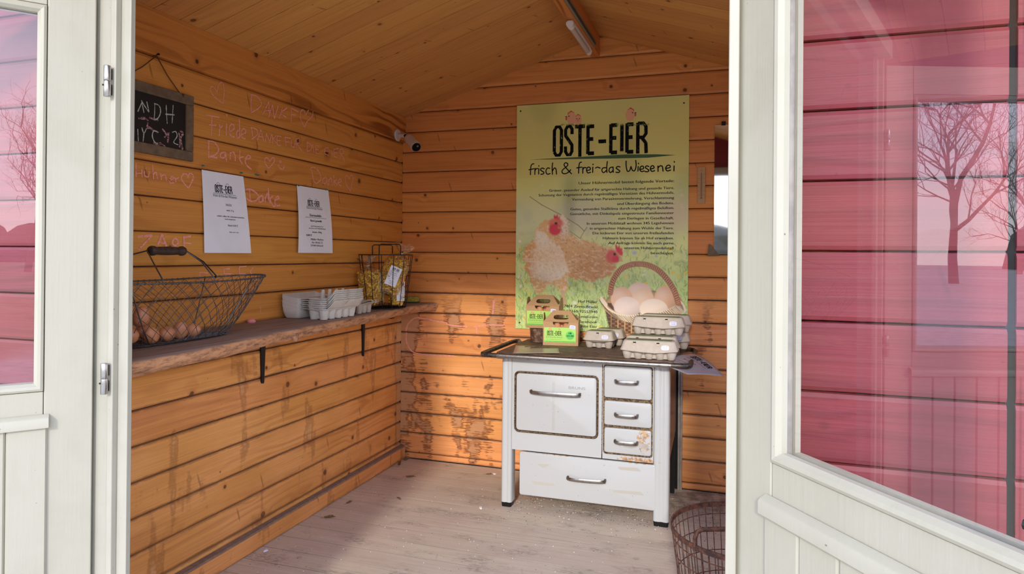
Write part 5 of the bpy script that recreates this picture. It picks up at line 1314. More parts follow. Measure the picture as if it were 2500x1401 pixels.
# ------------------------------------------------------------------ shelf: live-edge slab on two black brackets
ZS = 0.905
shelf = thing('wall_shelf', 'live-edge weathered wood shelf along the left wall on black brackets', 'shelf', (XL, 2.4, ZS))
SH = [(1.24, -1.425), (1.50, -1.435), (1.72, -1.462), (1.9, -1.488), (2.02, -1.512), (2.10, -1.505), (2.18, -1.524), (2.38, -1.545), (2.6, -1.560), (2.88, -1.585), (3.1, -1.600), (3.3, -1.612), (3.42, -1.60), (YB - 0.004, -1.578)]
def edge_x(y):
    for (a, b), (c, d) in zip(SH, SH[1:]):
        if y <= c: return b + (d - b) * (y - a) / (c - a)
    return SH[-1][1]
loops = []
ny = 110
for i in range(ny + 1):
    y = 1.24 + (YB - 0.004 - 1.24) * i / ny
    e = edge_x(y) + 0.0035 * noise.noise(Vector((y * 9, 0, 0))) + 0.002 * noise.noise(Vector((y * 37, 3, 0)))
    th = 0.046 + 0.004 * noise.noise(Vector((y * 5, 7, 0)))
    d1 = 0.006 * noise.noise(Vector((y * 14, 1, 5))); d2 = 0.007 * noise.noise(Vector((y * 11, 4, 9)))
    lo = [(XL + 0.0008, y, ZS - th), (XL + 0.0008, y, ZS), (e - 0.03, y, ZS), (e - 0.006, y, ZS - 0.0015), (e + 0.001 + d1 * 0.4, y, ZS - 0.007), (e + 0.004 + d1, y, ZS - 0.018), (e + d2, y, ZS - 0.031), (e - 0.010 + d1, y, ZS - th + 0.003), (e - 0.022 + d2, y, ZS - th)]
    loops.append(lo)
slab = MB().loft(loops)
# object axes: put the grain along local x
sl = MB(); sl.v = [(v[1] - 2.4, -(v[0] - XL), v[2] - ZS) for v in slab.v]; sl.f = slab.f; sl.mi = slab.mi
sl.build('slab', M['shelf'], shelf, smooth=50, mw=cols(EY, -EX, EZ, (0, 0, 0)))
kn = MB()
kn.lathe([(0.0001, 0.010), (0.008, 0.009), (0.016, 0.004), (0.020, -0.004)], 12, caps=False)
kn.build('knot_stub', simple('split_knot', (196, 142, 100), 0.8, 0, 90, 0.35), shelf, smooth=True, mw=Matrix.Translation((0.2995, 2.085 - 2.4, -0.030)) @ Matrix.Rotation(R(75), 4, 'Y'))
for yb_ in (2.278, 3.065):
    o_ = MB()
    # tapered upright with a folded rib
    o_.loft([[(XL + 0.0005, yb_ - w2, z_), (XL + 0.0065, yb_ - w2, z_), (XL + 0.0095, yb_ - w2 * 0.35, z_), (XL + 0.0095, yb_ + w2 * 0.35, z_), (XL + 0.0065, yb_ + w2, z_), (XL + 0.0005, yb_ + w2, z_)] for z_, w2 in ((ZS - 0.256, 0.004), (ZS - 0.25, 0.008), (ZS - 0.054, 0.0165))])
    o_.loft([[(x_, yb_ - 0.0165, ZS - 0.055), (x_, yb_ + 0.0165, ZS - 0.055), (x_, yb_ + 0.0165, ZS - 0.0505), (x_, yb_ - 0.0165, ZS - 0.0505)] for x_ in (XL + 0.0005, XL + 0.175)])
    o_.build('bracket', M['black'], shelf, world=True)

# ------------------------------------------------------------------ wire baskets, eggs
def egg_mesh():
    prof = []
    n_ = 18
    for i in range(n_ + 1):
        t = PI * i / n_
        zz = -math.cos(t)
        r_ = 0.0215 * math.sin(t) * (1 - 0.13 * zz)
        prof.append((max(r_, 1e-5), 0.0285 * zz))
    return MB().lathe(prof, 20, caps=False)
EGG = egg_mesh().build('brown_egg', M['egg'], None, smooth=True)
EGG.location = (0, 0, 0)
egg_first = [True]
def egg(label, group, loc, rot=(0, 0, 0), s=1.0):
    if egg_first[0]: o = EGG; egg_first[0] = False
    else: o = EGG.copy(); C.objects.link(o)
    o.location = loc; o.rotation_euler = rot; o.scale = (s, s, s)
    for k_ in ('label', 'category', 'group'):
        if k_ in o: del o[k_]
    return tag(o, label, 'egg', group)

EB = (-1.640, 1.645)                 # centre of the egg basket
basket = thing('wire_egg_basket', 'oval woven-wire basket with a turned wooden handle, eggs inside', 'basket', (EB[0], EB[1], ZS))
def oval(th, h):
    """h 0 at the bottom, 1 at the rim"""
    f = h ** 0.85
    a = 0.215 + (0.390 - 0.215) * f      # half length along y
    b = 0.062 + (0.113 - 0.062) * f      # half width along x
    z = ZS + 0.004 + 0.186 * h + 0.006 * math.cos(2 * th) * h
    p = 2.6
    c, s_ = math.cos(th), math.sin(th)
    k = (abs(c) ** p + abs(s_) ** p) ** (-1 / p)
    return (EB[0] + b * s_ * k - 0.010 * (1 - f) * 0, EB[1] + a * c * k, z)
mb = MB()
NW = 46
for k in range(NW):
    for sgn in (1, -1):
        pts = []
        for j in range(9):
            h = j / 8
            p = Vector(oval(2 * PI * k / NW + sgn * h * 0.62, h))
            c_ = Vector((EB[0], EB[1], p.z)); o_ = (p - c_).normalized() * 0.0012 * (1 if j % 2 == 0 else -1) * sgn
            pts.append(p + o_)
        mb.tube(pts, 0.00095, 4, caps=False)
# bottom mesh
for k in range(-11, 12):
    for sgn in (1, -1):
        pts = []
        for j in range(9):
            u_ = (j / 8 - 0.5) * 2
            x_ = u_ * 0.062; y_ = k * 0.024 + sgn * u_ * 0.05
            if abs(y_) < 0.205: pts.append((EB[0] + x_, EB[1] + y_, ZS + 0.006))
        if len(pts) > 1: mb.tube(pts, 0.0009, 4, caps=False)
wm = mb.build('wire_mesh', M['zinc'], basket, world=True, smooth=True); wm['kind'] = 'stuff'
rim_pts = [oval(2 * PI * k / 56, 1.0) for k in range(56)]
MB().tube(rim_pts, 0.0030, 6, closed=True).build('rim', M['zinc'], basket, world=True, smooth=True)
mb = MB()
for k in range(112):                   # wrapping of the rim
    th = 2 * PI * k / 112
    p = Vector(oval(th, 1.0)); q = Vector(oval(th + 0.02, 1.0)); t = (q - p).normalized()
    n_ = Vector((-t.y, t.x, 0))
    mb.tube([p + n_ * 0.0036 * math.cos(a) + Vector((0, 0, 0.0036 * math.sin(a))) + t * 0.002 * a / 6 for a in (0, 1.2, 2.4, 3.6, 4.8, 6.0)], 0.0009, 3, caps=False)
mb.build('rim_wrapping', M['zinc'], basket, world=True, smooth=True)
MB().tube([oval(2 * PI * k / 48, 0.0) for k in range(48)], 0.0026, 6, closed=True).build('foot_ring', M['darkwire'], basket, world=True, smooth=True)
for th in (0.95, PI - 0.95, PI + 0.95, -0.95):
    MB().tube([Vector(oval(th * (1 if h > 0 else 1.0), h)) * 1.0 for h in (0, 0.25, 0.5, 0.75, 1.0)], 0.0020, 6).build('side_stay', M['zinc'], basket, world=True, smooth=True)
GZ = 1.184
gy0, gy1 = 1.567, 1.703
gx = -1.650
def lathe_y(prof, n_, x, z):
    return MB().lathe(prof, n_).xf(Matrix.Translation((x, 0, z)) @ Matrix.Rotation(R(-90), 4, 'X'))
prof = [(0.006, gy0), (0.0125, gy0 + 0.002), (0.0150, gy0 + 0.008), (0.0150, gy0 + 0.016), (0.0118, gy0 + 0.024), (0.0128, gy0 + 0.04), (0.0135, (gy0 + gy1) / 2), (0.0128, gy1 - 0.04), (0.0118, gy1 - 0.024), (0.0150, gy1 - 0.016), (0.0150, gy1 - 0.008), (0.0125, gy1 - 0.002), (0.006, gy1)]
lathe_y(prof, 16, gx, GZ).build('wooden_grip', M['grip'], basket, world=True, smooth=40)
for sx__ in (-1, 1):
    for ye, yg, k in ((1.700, gy1, 1), (1.50, gy0, -1), (1.925, gy1, 1), (1.335, gy0, -1)):
        near = abs(ye - EB[1]) < 0.18
        if near != (sx__ > 0): continue
        # two stays reach the front rim, two the back rim
        h_ = 1.0
        xx = EB[0] + (0.112 if near else -0.085)
        ztop = ZS + 0.19
        MB().tube([(gx, yg, GZ), (gx, yg + 0.008 * k, GZ), (xx + (gx - xx) * 0.5, (ye + yg) / 2 + 0.01 * k, (GZ + ztop) / 2 + 0.01), (xx, ye, ztop + 0.004), (xx, ye, ztop - 0.004)], 0.0022, 6).build('bail_wire', M['zinc'] if near else M['darkwire'], basket, world=True, smooth=True)
EGS = [(-1.628, 1.520, 0.992, 0.3, 1.3, 'brown egg on top of the others in the wire basket'),
       (-1.600, 1.452, 0.945, 1.3, 0.2, 'brown egg half cut off by the door jamb in the wire basket'),
       (-1.601, 1.5285, 0.938, 1.0, 0.6, 'large brown egg in the wire basket, foremost below the topmost egg'),
       (-1.606, 1.5915, 0.934, 1.5, 0.5, 'light brown egg in the wire basket, third from the right end of the row'),
       (-1.622, 1.6600, 0.938, 0.5, 1.1, 'tall standing brown egg in the wire basket, second from the right end'),
       (-1.630, 1.7200, 0.931, 1.4, 1.4, 'brown egg in the wire basket at the right end of the row'),
       (-1.664, 1.4890, 0.944, 1.2, 0.9, 'brown egg at the back of the wire basket, behind the topmost egg'),
       (-1.663, 1.5640, 0.940, 1.5, 0.1, 'brown egg at the back of the wire basket, right of the topmost egg'),
       (-1.630, 1.3950, 0.936, 1.4, 0.8, 'brown egg deep in the wire basket behind the door jamb')]
for x_, y_, z_, tilt, az, lab in EGS:
    egg(lab, 'eggs in the wire basket', (x_, y_, z_), (tilt, 0, az), 1.06)

# pink chalk lumps on the shelf
for i, (x_, y_, s_) in enumerate(((XL + 0.022, 2.185, 0.016), (XL + 0.06, 1.84, 0.012), (XL + 0.05, 1.80, 0.009))):
    l_ = ['pink chalk lump on the shelf against the wall, left of the cartons', 'pink chalk lump just beyond the foot of the egg basket', 'small pink chalk crumb just beyond the foot of the egg basket'][i]
    mb = MB().lathe([(0.0001, 0), (s_ * 0.9, 0.0), (s_ * 1.1, s_ * 0.35), (s_ * 0.8, s_ * 0.8), (0.0001, s_ * 0.95)], 9, caps=False)
    o = mb.build('chalk_lump', M['lumpchalk'], None, smooth=50); o.location = (x_, y_, ZS + 0.0005); tag(o, l_, 'chalk', 'pink chalk lumps on the shelf')

# ------------------------------------------------------------------ pulp trays
def frustum_cup(mb, cx, cy, z0, z1, r0, r1, n_=12, sq=1.0, dy=1.0):
    """r0 bottom, r1 top"""
    loops = []
    for t in (0, 0.12, 0.5, 0.85, 1):
        z = z0 + (z1 - z0) * t
        r_ = r0 + (r1 - r0) * math.sin(min(1, t * 1.05) * PI / 2) if t > 0 else r0 * 0.9
        loops.append([(cx + r_ * math.cos(2 * PI * k / n_), cy + r_ * dy * math.sin(2 * PI * k / n_), z) for k in range(n_)])
    mb.loft(loops)
def rrect(x0, x1, y0, y1, r, z=None, n_=4):
    out = []
    for cx, cy, a0 in ((x1 - r, y1 - r, 0), (x0 + r, y1 - r, 90), (x0 + r, y0 + r, 180), (x1 - r, y0 + r, 270)):
        for k in range(n_ + 1):
            a = R(a0 + 90 * k / n_)
            p = (cx + r * math.cos(a), cy + r * math.sin(a))
            out.append(p if z is None else (p[0], p[1], z))
    return out
def tray(mb, nx, ny_, pitch, h, rb=0.0165, rt=0.0235, z0=0.0, flange=0.005):
    """egg tray: cups hanging from a flange; spans nx by ny_ cups, centred"""
    W2, D2 = nx * pitch / 2, ny_ * pitch / 2
    for i in range(nx):
        for j in range(ny_):
            frustum_cup(mb, (i - (nx - 1) / 2) * pitch, (j - (ny_ - 1) / 2) * pitch, z0, z0 + h, rb, rt)
    # web between the cups
    ins = 0.010
    loops = [rrect(-W2 + 0.016, W2 - 0.016, -D2 + 0.016, D2 - 0.016, 0.008, z0 + 0.003)]
    loops += [rrect(-W2 + 0.015, W2 - 0.015, -D2 + 0.015, D2 - 0.015, 0.01, z0 + h * 0.70), rrect(-W2 + 0.006, W2 - 0.006, -D2 + 0.006, D2 - 0.006, 0.016, z0 + h)]
    mb.loft(loops)
    mb.loft([rrect(-W2 - flange, W2 + flange, -D2 - flange, D2 + flange, 0.016, z0 + h), rrect(-W2 - flange, W2 + flange, -D2 - flange, D2 + flange, 0.016, z0 + h + 0.002)])
    # centre cones
    for i in range(nx - 1):
        for j in range(ny_ - 1):
            cx, cy = (i - (nx - 2) / 2) * pitch, (j - (ny_ - 2) / 2) * pitch
            mb.lathe([(0.011, z0 + h), (0.0085, z0 + h + 0.012), (0.0055, z0 + h + 0.022), (0.0045, z0 + h + 0.024)], 8, (cx, cy, 0))

def closed_carton(label, n_, loc, rotz, mat, labels=True, group='closed egg cartons on the stove', sticker=True):
    """n_ cups wide, two deep; local -y is the front, z=0 the foot"""
    p = 0.0470
    W_ = n_ * p; D_ = 2 * p + 0.006
    r = thing('egg_carton', label, 'egg carton', loc, rotz, group)
    h1 = 0.037
    tb = MB(); tray(tb, n_, 2, p, h1, 0.0155, 0.0228)
    # keep the cones of closed cartons out of sight: flange only
    tb.build('tray', mat, r, smooth=35)
    # lid with a bowed front lip
    W2, D2 = W_ / 2 + 0.006, D_ / 2 + 0.004
    loops = []
    def lip(x, y, z):
        if y < -D2 * 0.7: return z - 0.011 * max(0, math.cos(PI * x / (2 * W2))) ** 1.2
        return z
    for ins, z in ((-0.0015, h1 + 0.0035), (0.0, h1 + 0.006), (0.004, h1 + 0.016), (0.010, h1 + 0.036), (0.0125, h1 + 0.0415), (0.0175, h1 + 0.0445)):
        L = rrect(-W2 + ins, W2 - ins, -D2 + ins, D2 - ins, 0.016, z, 5)
        if z < h1 + 0.007: L = [(x, y - (0.0015 if y < -D2 * 0.6 else 0), lip(x, y, q)) for x, y, q in L]
        # add resolution along the front by bending is not needed elsewhere
        loops.append(L)
    # refine the front: resample each loop so that straight runs have points
    def resample(L):
        out = []
        for a, b in zip(L, L[1:] + L[:1]):
            d = math.dist(a[:2], b[:2]); m_ = max(1, int(d / 0.016))
            for k in range(m_): out.append([a[i] + (b[i] - a[i]) * k / m_ for i in range(3)])
        return out
    base = rrect(-W2, W2, -D2, D2, 0.016, 0, 5)
    cnt = []
    for a, b in zip(base, base[1:] + base[:1]): cnt.append(max(1, int(math.dist(a[:2], b[:2]) / 0.016)))
    loops2 = []
    for (ins, z) in ((-0.0015, h1 + 0.0035), (0.0, h1 + 0.006), (0.004, h1 + 0.016), (0.010, h1 + 0.036), (0.0125, h1 + 0.0415), (0.0175, h1 + 0.0445)):
        L = rrect(-W2 + ins, W2 - ins, -D2 + ins, D2 - ins, 0.016, z, 5); out = []
        for i, (a, b) in enumerate(zip(L, L[1:] + L[:1])):
            for k in range(cnt[i]):
                q = [a[j] + (b[j] - a[j]) * k / cnt[i] for j in range(3)]
                if z < h1 + 0.007: q[2] = lip(q[0], q[1], q[2]); q[1] -= 0.002 if q[1] < -D2 * 0.6 else 0
                out.append(q)
        loops2.append(out)
    MB().loft(loops2).build('lid', mat, r, smooth=40)
    # top label, latches, corner ribs, price tag
    if labels:
        MB().box(-W2 + 0.026, W2 - 0.026, -D2 + 0.022, D2 - 0.02, h1 + 0.0442, h1 + 0.0450).build('top_label', M['greenlabel'], r)
    sl_ = math.atan2(0.006, 0.020)
    for lx in ((-0.26 * W_, 0.17 * W_) if n_ > 3 else (-0.02 * W_,)):
        zc_ = h1 + 0.033; yc = -D2 + 0.0080
        ls = MB().box(lx - 0.006, lx + 0.006, yc - 0.0040, yc + 0.004, zc_ + 0.001, zc_ + 0.005)
        ls.build('latch_slot', M['dark'], r)
    for lx in ((-0.26 * W_, 0.17 * W_) if n_ > 3 else (-0.02 * W_,)):
        yc = -D2 + 0.0055
        lt = MB().loft([[(lx - 0.0055, yc - 0.0025, h1 + 0.024), (lx + 0.0055, yc - 0.0025, h1 + 0.024), (lx + 0.0055, yc + 0.001, h1 + 0.024), (lx - 0.0055, yc + 0.001, h1 + 0.024)],
                 [(lx - 0.0055, yc, h1 + 0.034), (lx + 0.0055, yc, h1 + 0.034), (lx + 0.0055, yc + 0.003, h1 + 0.034), (lx - 0.0055, yc + 0.003, h1 + 0.034)]])
        lt.build('latch_tab', mat, r)
    if sticker:
        cx, cz = (0.30 * W_ if n_ > 3 else 0.24 * W_), h1 + 0.018
        def fs(d):
            def f(a, b):
                t = (b - (h1 + 0.006)) / 0.030
                return (a, -D2 + 0.0008 + 0.0095 * max(0, t) - d, b)
            return f
        hx, hz = 0.0165, 0.0098
        pts = []
        for k in range(24):
            a = 2 * PI * k / 24
            c_, s_ = math.cos(a), math.sin(a)
            kk = (abs(c_) ** 4 + abs(s_) ** 4) ** (-0.25)
            pts.append((cx + hx * c_ * kk * (1 + 0.03 * math.cos(8 * a)), cz + hz * s_ * kk * (1 + 0.03 * math.cos(8 * a))))
        tg = MB().add([fs(0.0012)(a, b) for a, b in pts] + [fs(-0.001)(a, b) for a, b in pts], [tuple(range(24)), ] + [(k, (k + 1) % 24, 24 + (k + 1) % 24, 24 + k) for k in range(24)])
        pt = tg.build('price_tag', M['pricetag'], r)
        tt_ = MB()
        put_text(tt_, 'MHD  10.04.', cx - 0.011, cx + 0.011, cz + 0.003, 0.0030, fs(0.0016))
        put_text(tt_, '10 Stk 4,00', cx - 0.010, cx + 0.010, cz - 0.0045, 0.0030, fs(0.0016))
        tt_.build('tag_print', M['ink2'], pt)
    return r

# open cartons nested on the shelf: lid half on the wall side, tray half, flap towards the room
def open_carton(label, n_len, loc, rotz, mat, group, full_lid=True, small=False):
    """local x: away from the wall, local y: along the shelf; tray nx=2, ny=n_len"""
    r = thing('egg_carton', label, 'egg carton', loc, rotz, group)
    p = 0.047 if not small else 0.041
    nx = 2
    h = 0.044
    # shell only: loft of the outer wall, open on top
    W2, D2 = nx * p / 2, n_len * p / 2
    mb = MB()
    for i in range(nx):
        for j in range(n_len):
            cx, cy = (i - 0.5) * p, (j - (n_len - 1) / 2) * p
            rb, rt = (0.0155, 0.0225) if not small else (0.0145, 0.0195)
            L = []
            for t in (0, 0.12, 0.45, 0.8, 1.0):
                rr_ = rb + (rt - rb) * math.sin(t * PI / 2)
                L.append([(cx + rr_ * math.cos(2 * PI * k / 12 + (PI / 12 if small else 0)), cy + rr_ * math.sin(2 * PI * k / 12), h * t) for k in range(12)])
            mb.loft(L, True, True, False)
    L = [rrect(-W2 + 0.016, W2 - 0.016, -D2 + 0.018, D2 - 0.018, 0.01, h * 0.08), rrect(-W2 + 0.012, W2 - 0.012, -D2 + 0.012, D2 - 0.012, 0.012, h * 0.72), rrect(-W2 + 0.002, W2 - 0.002, -D2 + 0.002, D2 - 0.002, 0.016, h * 0.86), rrect(-W2, W2, -D2, D2, 0.016, h)]
    mb.loft(L, True, False, False)
    a_ = rrect(-W2, W2, -D2, D2, 0.016, h); b_ = rrect(-W2 - 0.005, W2 + 0.005, -D2 - 0.005, D2 + 0.005, 0.018, h + 0.0012)
    b2 = rrect(-W2 - 0.005, W2 + 0.005, -D2 - 0.005, D2 + 0.005, 0.018, h - 0.0014)
    mb.loft([a_, b_, b2], True, False, False)
    mb.build('tray', mat, r, smooth=40)
    for j in range(n_len - 1):
        cy = (j - (n_len - 2) / 2) * p
        MB().lathe([(0.0125, h * 0.45), (0.0110, h * 0.8), (0.0095, h + 0.012), (0.0068, h + 0.034), (0.0052, h + 0.036)], 8, (0, cy, 0)).build('cone', mat, r, smooth=40)
    # closing flap, slanting up towards the room
    fl = MB()
    fw = 0.042 if not small else 0.030
    def F(u, v):
        y = -D2 * 0.96 + 2 * D2 * 0.96 * v
        lift = (0.85 if not small else 0.25)
        z = h + 0.001 + fw * lift * u ** 1.3 + 0.003 * math.sin(v * PI * n_len) * math.sin(PI * u)
        return (W2 + 0.004 + fw * u * (0.75 if not small else 1.0), y + (0.010 * u if v < 0.5 else -0.010 * u), z)
    fl.grid(F, 6, 24)
    fo = fl.build('flap', mat, r, smooth=True, solid=0.0018)
    for v in (0.3, 0.75):
        tb = MB()
        q = F(1.0, v); tb.loft([[(q[0] - 0.003, q[1] - 0.006, q[2] + 0.001), (q[0] - 0.003, q[1] + 0.006, q[2] + 0.001), (q[0] - 0.006, q[1] + 0.006, q[2] - 0.002), (q[0] - 0.006, q[1] - 0.006, q[2] - 0.002)],
                                [(q[0] + 0.003, q[1] - 0.002, q[2] - 0.006), (q[0] + 0.003, q[1] + 0.002, q[2] - 0.006), (q[0] + 0.001, q[1] + 0.002, q[2] - 0.007), (q[0] + 0.001, q[1] - 0.002, q[2] - 0.007)]])
        tb.build('flap_tab', mat, r)
    if full_lid:
        # the lid lies upside down beside the tray, towards the wall
        ld = MB(); cx = -W2 - 0.036 - W2
        hl = 0.044
        L = []
        for ins, z in ((0.014, 0.001), (0.010, 0.006), (0.004, hl * 0.55), (0.0, hl)):
            lo = []
            for (x, y, q) in rrect(-W2 + ins, W2 - ins, -D2 + ins, D2 - ins, 0.014, z, 5):
                zz = q
                # the rim rises at the far (wall) side
                if z == hl: zz = q + 0.016 * max(0, (-x / W2)) ** 1.0 * 1.0
                lo.append((cx + x, y, zz))
            L.append(lo)
        ld.loft(L, True, True, False)
        ld.build('lid', mat, r, smooth=50, solid=0.0018)
        dv_ = MB().loft([[(cx - 0.004, -D2 + i_ * 0.0 - 0.001, 0.004), (cx + 0.004, -D2 - 0.001, 0.004), (cx + 0.0025, -D2 + 0.004, 0.034), (cx - 0.0025, -D2 + 0.004, 0.034)] for i_ in (0, 1)])
        hg = MB().grid(lambda u, v: (-W2 - 0.004 - 0.032 * u, (-D2 * 0.9 + 1.8 * D2 * v), h + 0.001 - 0.004 * math.sin(PI * u)), 3, 2)
        hg.build('hinge_strip', mat, r, smooth=True, solid=0.0016)
    return r
SC_ = [-1.612, 2.488, -3, -1.636, 2.745, 0, -1.665, 3.0485]
LBL = ['bottom pale carton of the tall nest of open egg cartons on the shelf'] + ['open pale egg carton, %s in the tall nest on the shelf' % w_ for w_ in ('second from the bottom', 'third from the bottom', 'third from the top', 'second from the top', 'topmost')]
p0 = open_carton(LBL[0], 5, (SC_[0], SC_[1], ZS + 0.001), R(SC_[2]), M['pulp_w'], 'nested open egg cartons on the shelf')
for k in range(1, 6):
    dup(p0, LBL[k], (SC_[0] + rnd.uniform(-.0008, .0008), SC_[1] + rnd.uniform(-.002, .002), ZS + 0.001 + 0.0085 * k), (0, 0, R(SC_[2] + rnd.uniform(-0.6, 0.6))))
q0 = open_carton('lower of two small beige cartons nested between the tall nest and the pasta basket', 3, (SC_[3], SC_[4], ZS + 0.001), R(SC_[5]), M['pulp'], 'small open egg cartons on the shelf', full_lid=False, small=True)
dup(q0, 'upper of two small beige cartons nested between the tall nest and the pasta basket', (SC_[3], SC_[4], ZS + 0.0095), (0, 0, R(SC_[5] + 1.0)))

# ------------------------------------------------------------------ pasta basket with three bags, sponge
PBx, PBy = -1.665, 3.0485
pb = thing('wire_basket', 'tapered black wire basket full of bagged egg noodles, far end of the shelf', 'basket', (PBx, PBy, ZS))
RT, RB, PH = 0.140, 0.106, 0.268
def pbp(a, h):
    rr_ = RB + (RT - RB) * h
    return (PBx + rr_ * 0.94 * math.cos(a), PBy + rr_ * 1.05 * math.sin(a), ZS + 0.003 + PH * h)
MB().tube([pbp(2 * PI * k / 36, 0) for k in range(36)], 0.0026, 6, closed=True).build('base_ring', M['black'], pb, world=True, smooth=True)
MB().tube([pbp(2 * PI * k / 36, 1) for k in range(36)], 0.0026, 6, closed=True).build('top_ring', M['black'], pb, world=True, smooth=True)
for k in range(14):
    a = 2 * PI * (k + 0.35) / 14
    MB().tube([pbp(a, 0), pbp(a, 0.5), pbp(a, 1)], 0.0018, 5).build('upright_wire', M['black'], pb, world=True)
for h in (0.2, 0.4, 0.6, 0.8):
    MB().tube([pbp(R(-8) + R(84) * k / 10, h) for k in range(11)], 0.0014, 5).build('side_hoop', M['black'], pb, world=True, smooth=True)
    MB().tube([pbp(R(200) + R(30) * k / 6, h) for k in range(7)], 0.0014, 5).build('side_hoop', M['black'], pb, world=True, smooth=True)
for s_ in range(-4, 5):
    pass
fl_ = MB()
for k in range(-3, 4):
    d_ = k * 0.03
    c_ = math.sqrt(max(0, RB ** 2 - d_ ** 2)) * 0.94
    fl_.tube([(PBx - c_, PBy + d_, ZS + 0.003), (PBx + c_, PBy + d_, ZS + 0.003)], 0.0014, 4)
fl_.build('floor_wires', M['black'], pb, world=True)
for a0 in (R(-50), R(130)):
    A_, B_ = Vector(pbp(a0 - 0.40, 1)), Vector(pbp(a0 + 0.40, 1))
    up = Vector((0, 0, 0.052))
    q_ = [A_, A_ + up * 0.85, A_ + up + (B_ - A_) * 0.08, B_ + up - (B_ - A_) * 0.08, B_ + up * 0.85, B_]
    MB().tube(q_, 0.0026, 6).build('basket_handle', M['black'], pb, world=True, smooth=True)

def noodle_bag(label, loc, rot, L, W_, T, seed, has_label):
    """cellophane bag standing on local z=0; noodles inside, gathered top; label on local -y"""
    r = thing('noodle_bag', label, 'noodle bag', loc, 0, 'bags of egg noodles in the black basket')
    r.rotation_euler = rot
    rr = random.Random(seed)
    nd = MB()
    for i in range(250):
        u = rr.random(); a = rr.uniform(0, 2 * PI)
        z = 0.012 + (L - 0.024) * u
        k = 0.80 * math.sqrt(rr.random()) if rr.random() < 0.3 else 0.86
        sh = 1.0 if u < 0.85 else 0.85
        x = W_ / 2 * k * math.cos(a) * sh; y = T / 2 * k * math.sin(a) * sh
        d = Vector((rr.uniform(-1, 1), rr.uniform(-0.25, 0.25), rr.uniform(-1, 1))).normalized()
        s_ = d.cross(Vector((x * 0.2, y + 1e-3, 0.02))).normalized()
        l_ = rr.uniform(0.016, 0.034); w2 = rr.uniform(0.0028, 0.0045)
        pts_l, pts_r = [], []
        for j in range(5):
            t = j / 4 - 0.5
            c_ = Vector((x, y, z)) + d * l_ * t + Vector((0, 1, 0)) * 0.003 * math.sin(j * 1.7 + i)
            c_.x = max(-W_ / 2 * 0.94, min(W_ / 2 * 0.94, c_.x)); c_.z = max(0.006, min(L - 0.006, c_.z))
            pts_l.append(c_ + s_ * w2); pts_r.append(c_ - s_ * w2)
        nd.add(pts_l + pts_r, [(j, j + 1, 5 + j + 1, 5 + j) for j in range(4)])
    o = nd.build('noodles', M['noodle'], r, smooth=True); o['kind'] = 'stuff'
    core = MB().loft([[(W_ / 2 * k * 0.74 * math.cos(2 * PI * i / 12), T / 2 * k * 0.74 * math.sin(2 * PI * i / 12), z) for i in range(12)] for z, k in ((0.012, 0.8), (0.03, 1), (L * 0.8, 1), (L - 0.015, 0.75))])
    core.build('noodle_core', simple('packed_noodles', (206, 150, 26), 0.8, 0, 120, 0.3), r)
    loops = []
    for z, k, g_ in ((0.0, 0.86, 0.86), (0.006, 0.97, 0.95), (0.04, 1.03, 1.03), (L * 0.5, 1.0, 1.05), (L * 0.85, 1.0, 1.0), (L * 1.0, 0.78, 0.7), (L * 1.08, 0.22, 0.28), (L * 1.12, 0.13, 0.2), (L * 1.2, 0.5, 0.45), (L * 1.34, 0.85, 0.55)):
        loops.append([(W_ / 2 * k * math.cos(2 * PI * i / 20) * (1 + rr.uniform(-0.04, 0.04)), T / 2 * g_ * math.sin(2 * PI * i / 20) * (1 + rr.uniform(-0.14, 0.14)), z + rr.uniform(-0.003, 0.003) * (z > 0) + (rr.uniform(-0.01, 0.01) if z > L * 1.3 else 0)) for i in range(20)])
    MB().loft(loops, True, True, False).build('cellophane', M['film'], r, smooth=True)
    MB().tube([(0.012 * math.cos(2 * PI * i / 10) * 0.8, 0.010 * math.sin(2 * PI * i / 10), L * 1.10) for i in range(10)], 0.0016, 5, closed=True).build('tie', M['camwhite'], r, smooth=True)
    if has_label:
        y_ = -T / 2 * 1.07
        lb = MB().grid(lambda u, v: (-0.030 + 0.060 * u, y_ + 0.35 * T * (abs(u - 0.5) ** 2), L * 0.22 + 0.100 * v), 6, 4).build('paper_label', M['paper'], r, smooth=True)
        f = lambda a, b: (a, y_ + 0.35 * T * ((a / 0.06) ** 2) - 0.0008, b)
        mb = MB(); b0 = L * 0.22
        put_logo(mb, -0.018, 0.018, b0 + 0.080, 0.012, f, 0.24)
        for s_, x0, x1, z_, h_ in (('frisch & frei-das Wiesenei', -0.018, 0.018, b0 + 0.0745, 0.003), ('Eiernudeln', -0.013, 0.013, b0 + 0.064, 0.005), ('Band gewellt 7mm', -0.018, 0.018, b0 + 0.055, 0.004), ('nach Hausmacher Art', -0.014, 0.014, b0 + 0.047, 0.0022), ('Inhalt: 500g', -0.008, 0.008, b0 + 0.038, 0.003), ('4,00 €', -0.022, -0.012, b0 + 0.030, 0.0035), ('Müller Markus', -0.013, 0.013, b0 + 0.022, 0.0032), ('Am Brink 22', -0.010, 0.010, b0 + 0.015, 0.0032), ('27404 Brauel', -0.011, 0.011, b0 + 0.008, 0.0032)):
            put_text(mb, s_, x0, x1, z_, h_, f, bold=0.01)
        mb.build('label_print', M['ink'], lb)
    return r
noodle_bag('tilted labelled bag of noodles sticking out on top of the black basket', (PBx - 0.000, PBy - 0.005, ZS + 0.070), (R(-8), R(22), R(34)), 0.205, 0.132, 0.075, 3, True)
noodle_bag('upright bag of noodles at the left side in the black basket', (PBx - 0.045, PBy - 0.045, ZS + 0.008), (R(0), R(-8), R(20)), 0.190, 0.125, 0.070, 5, False)
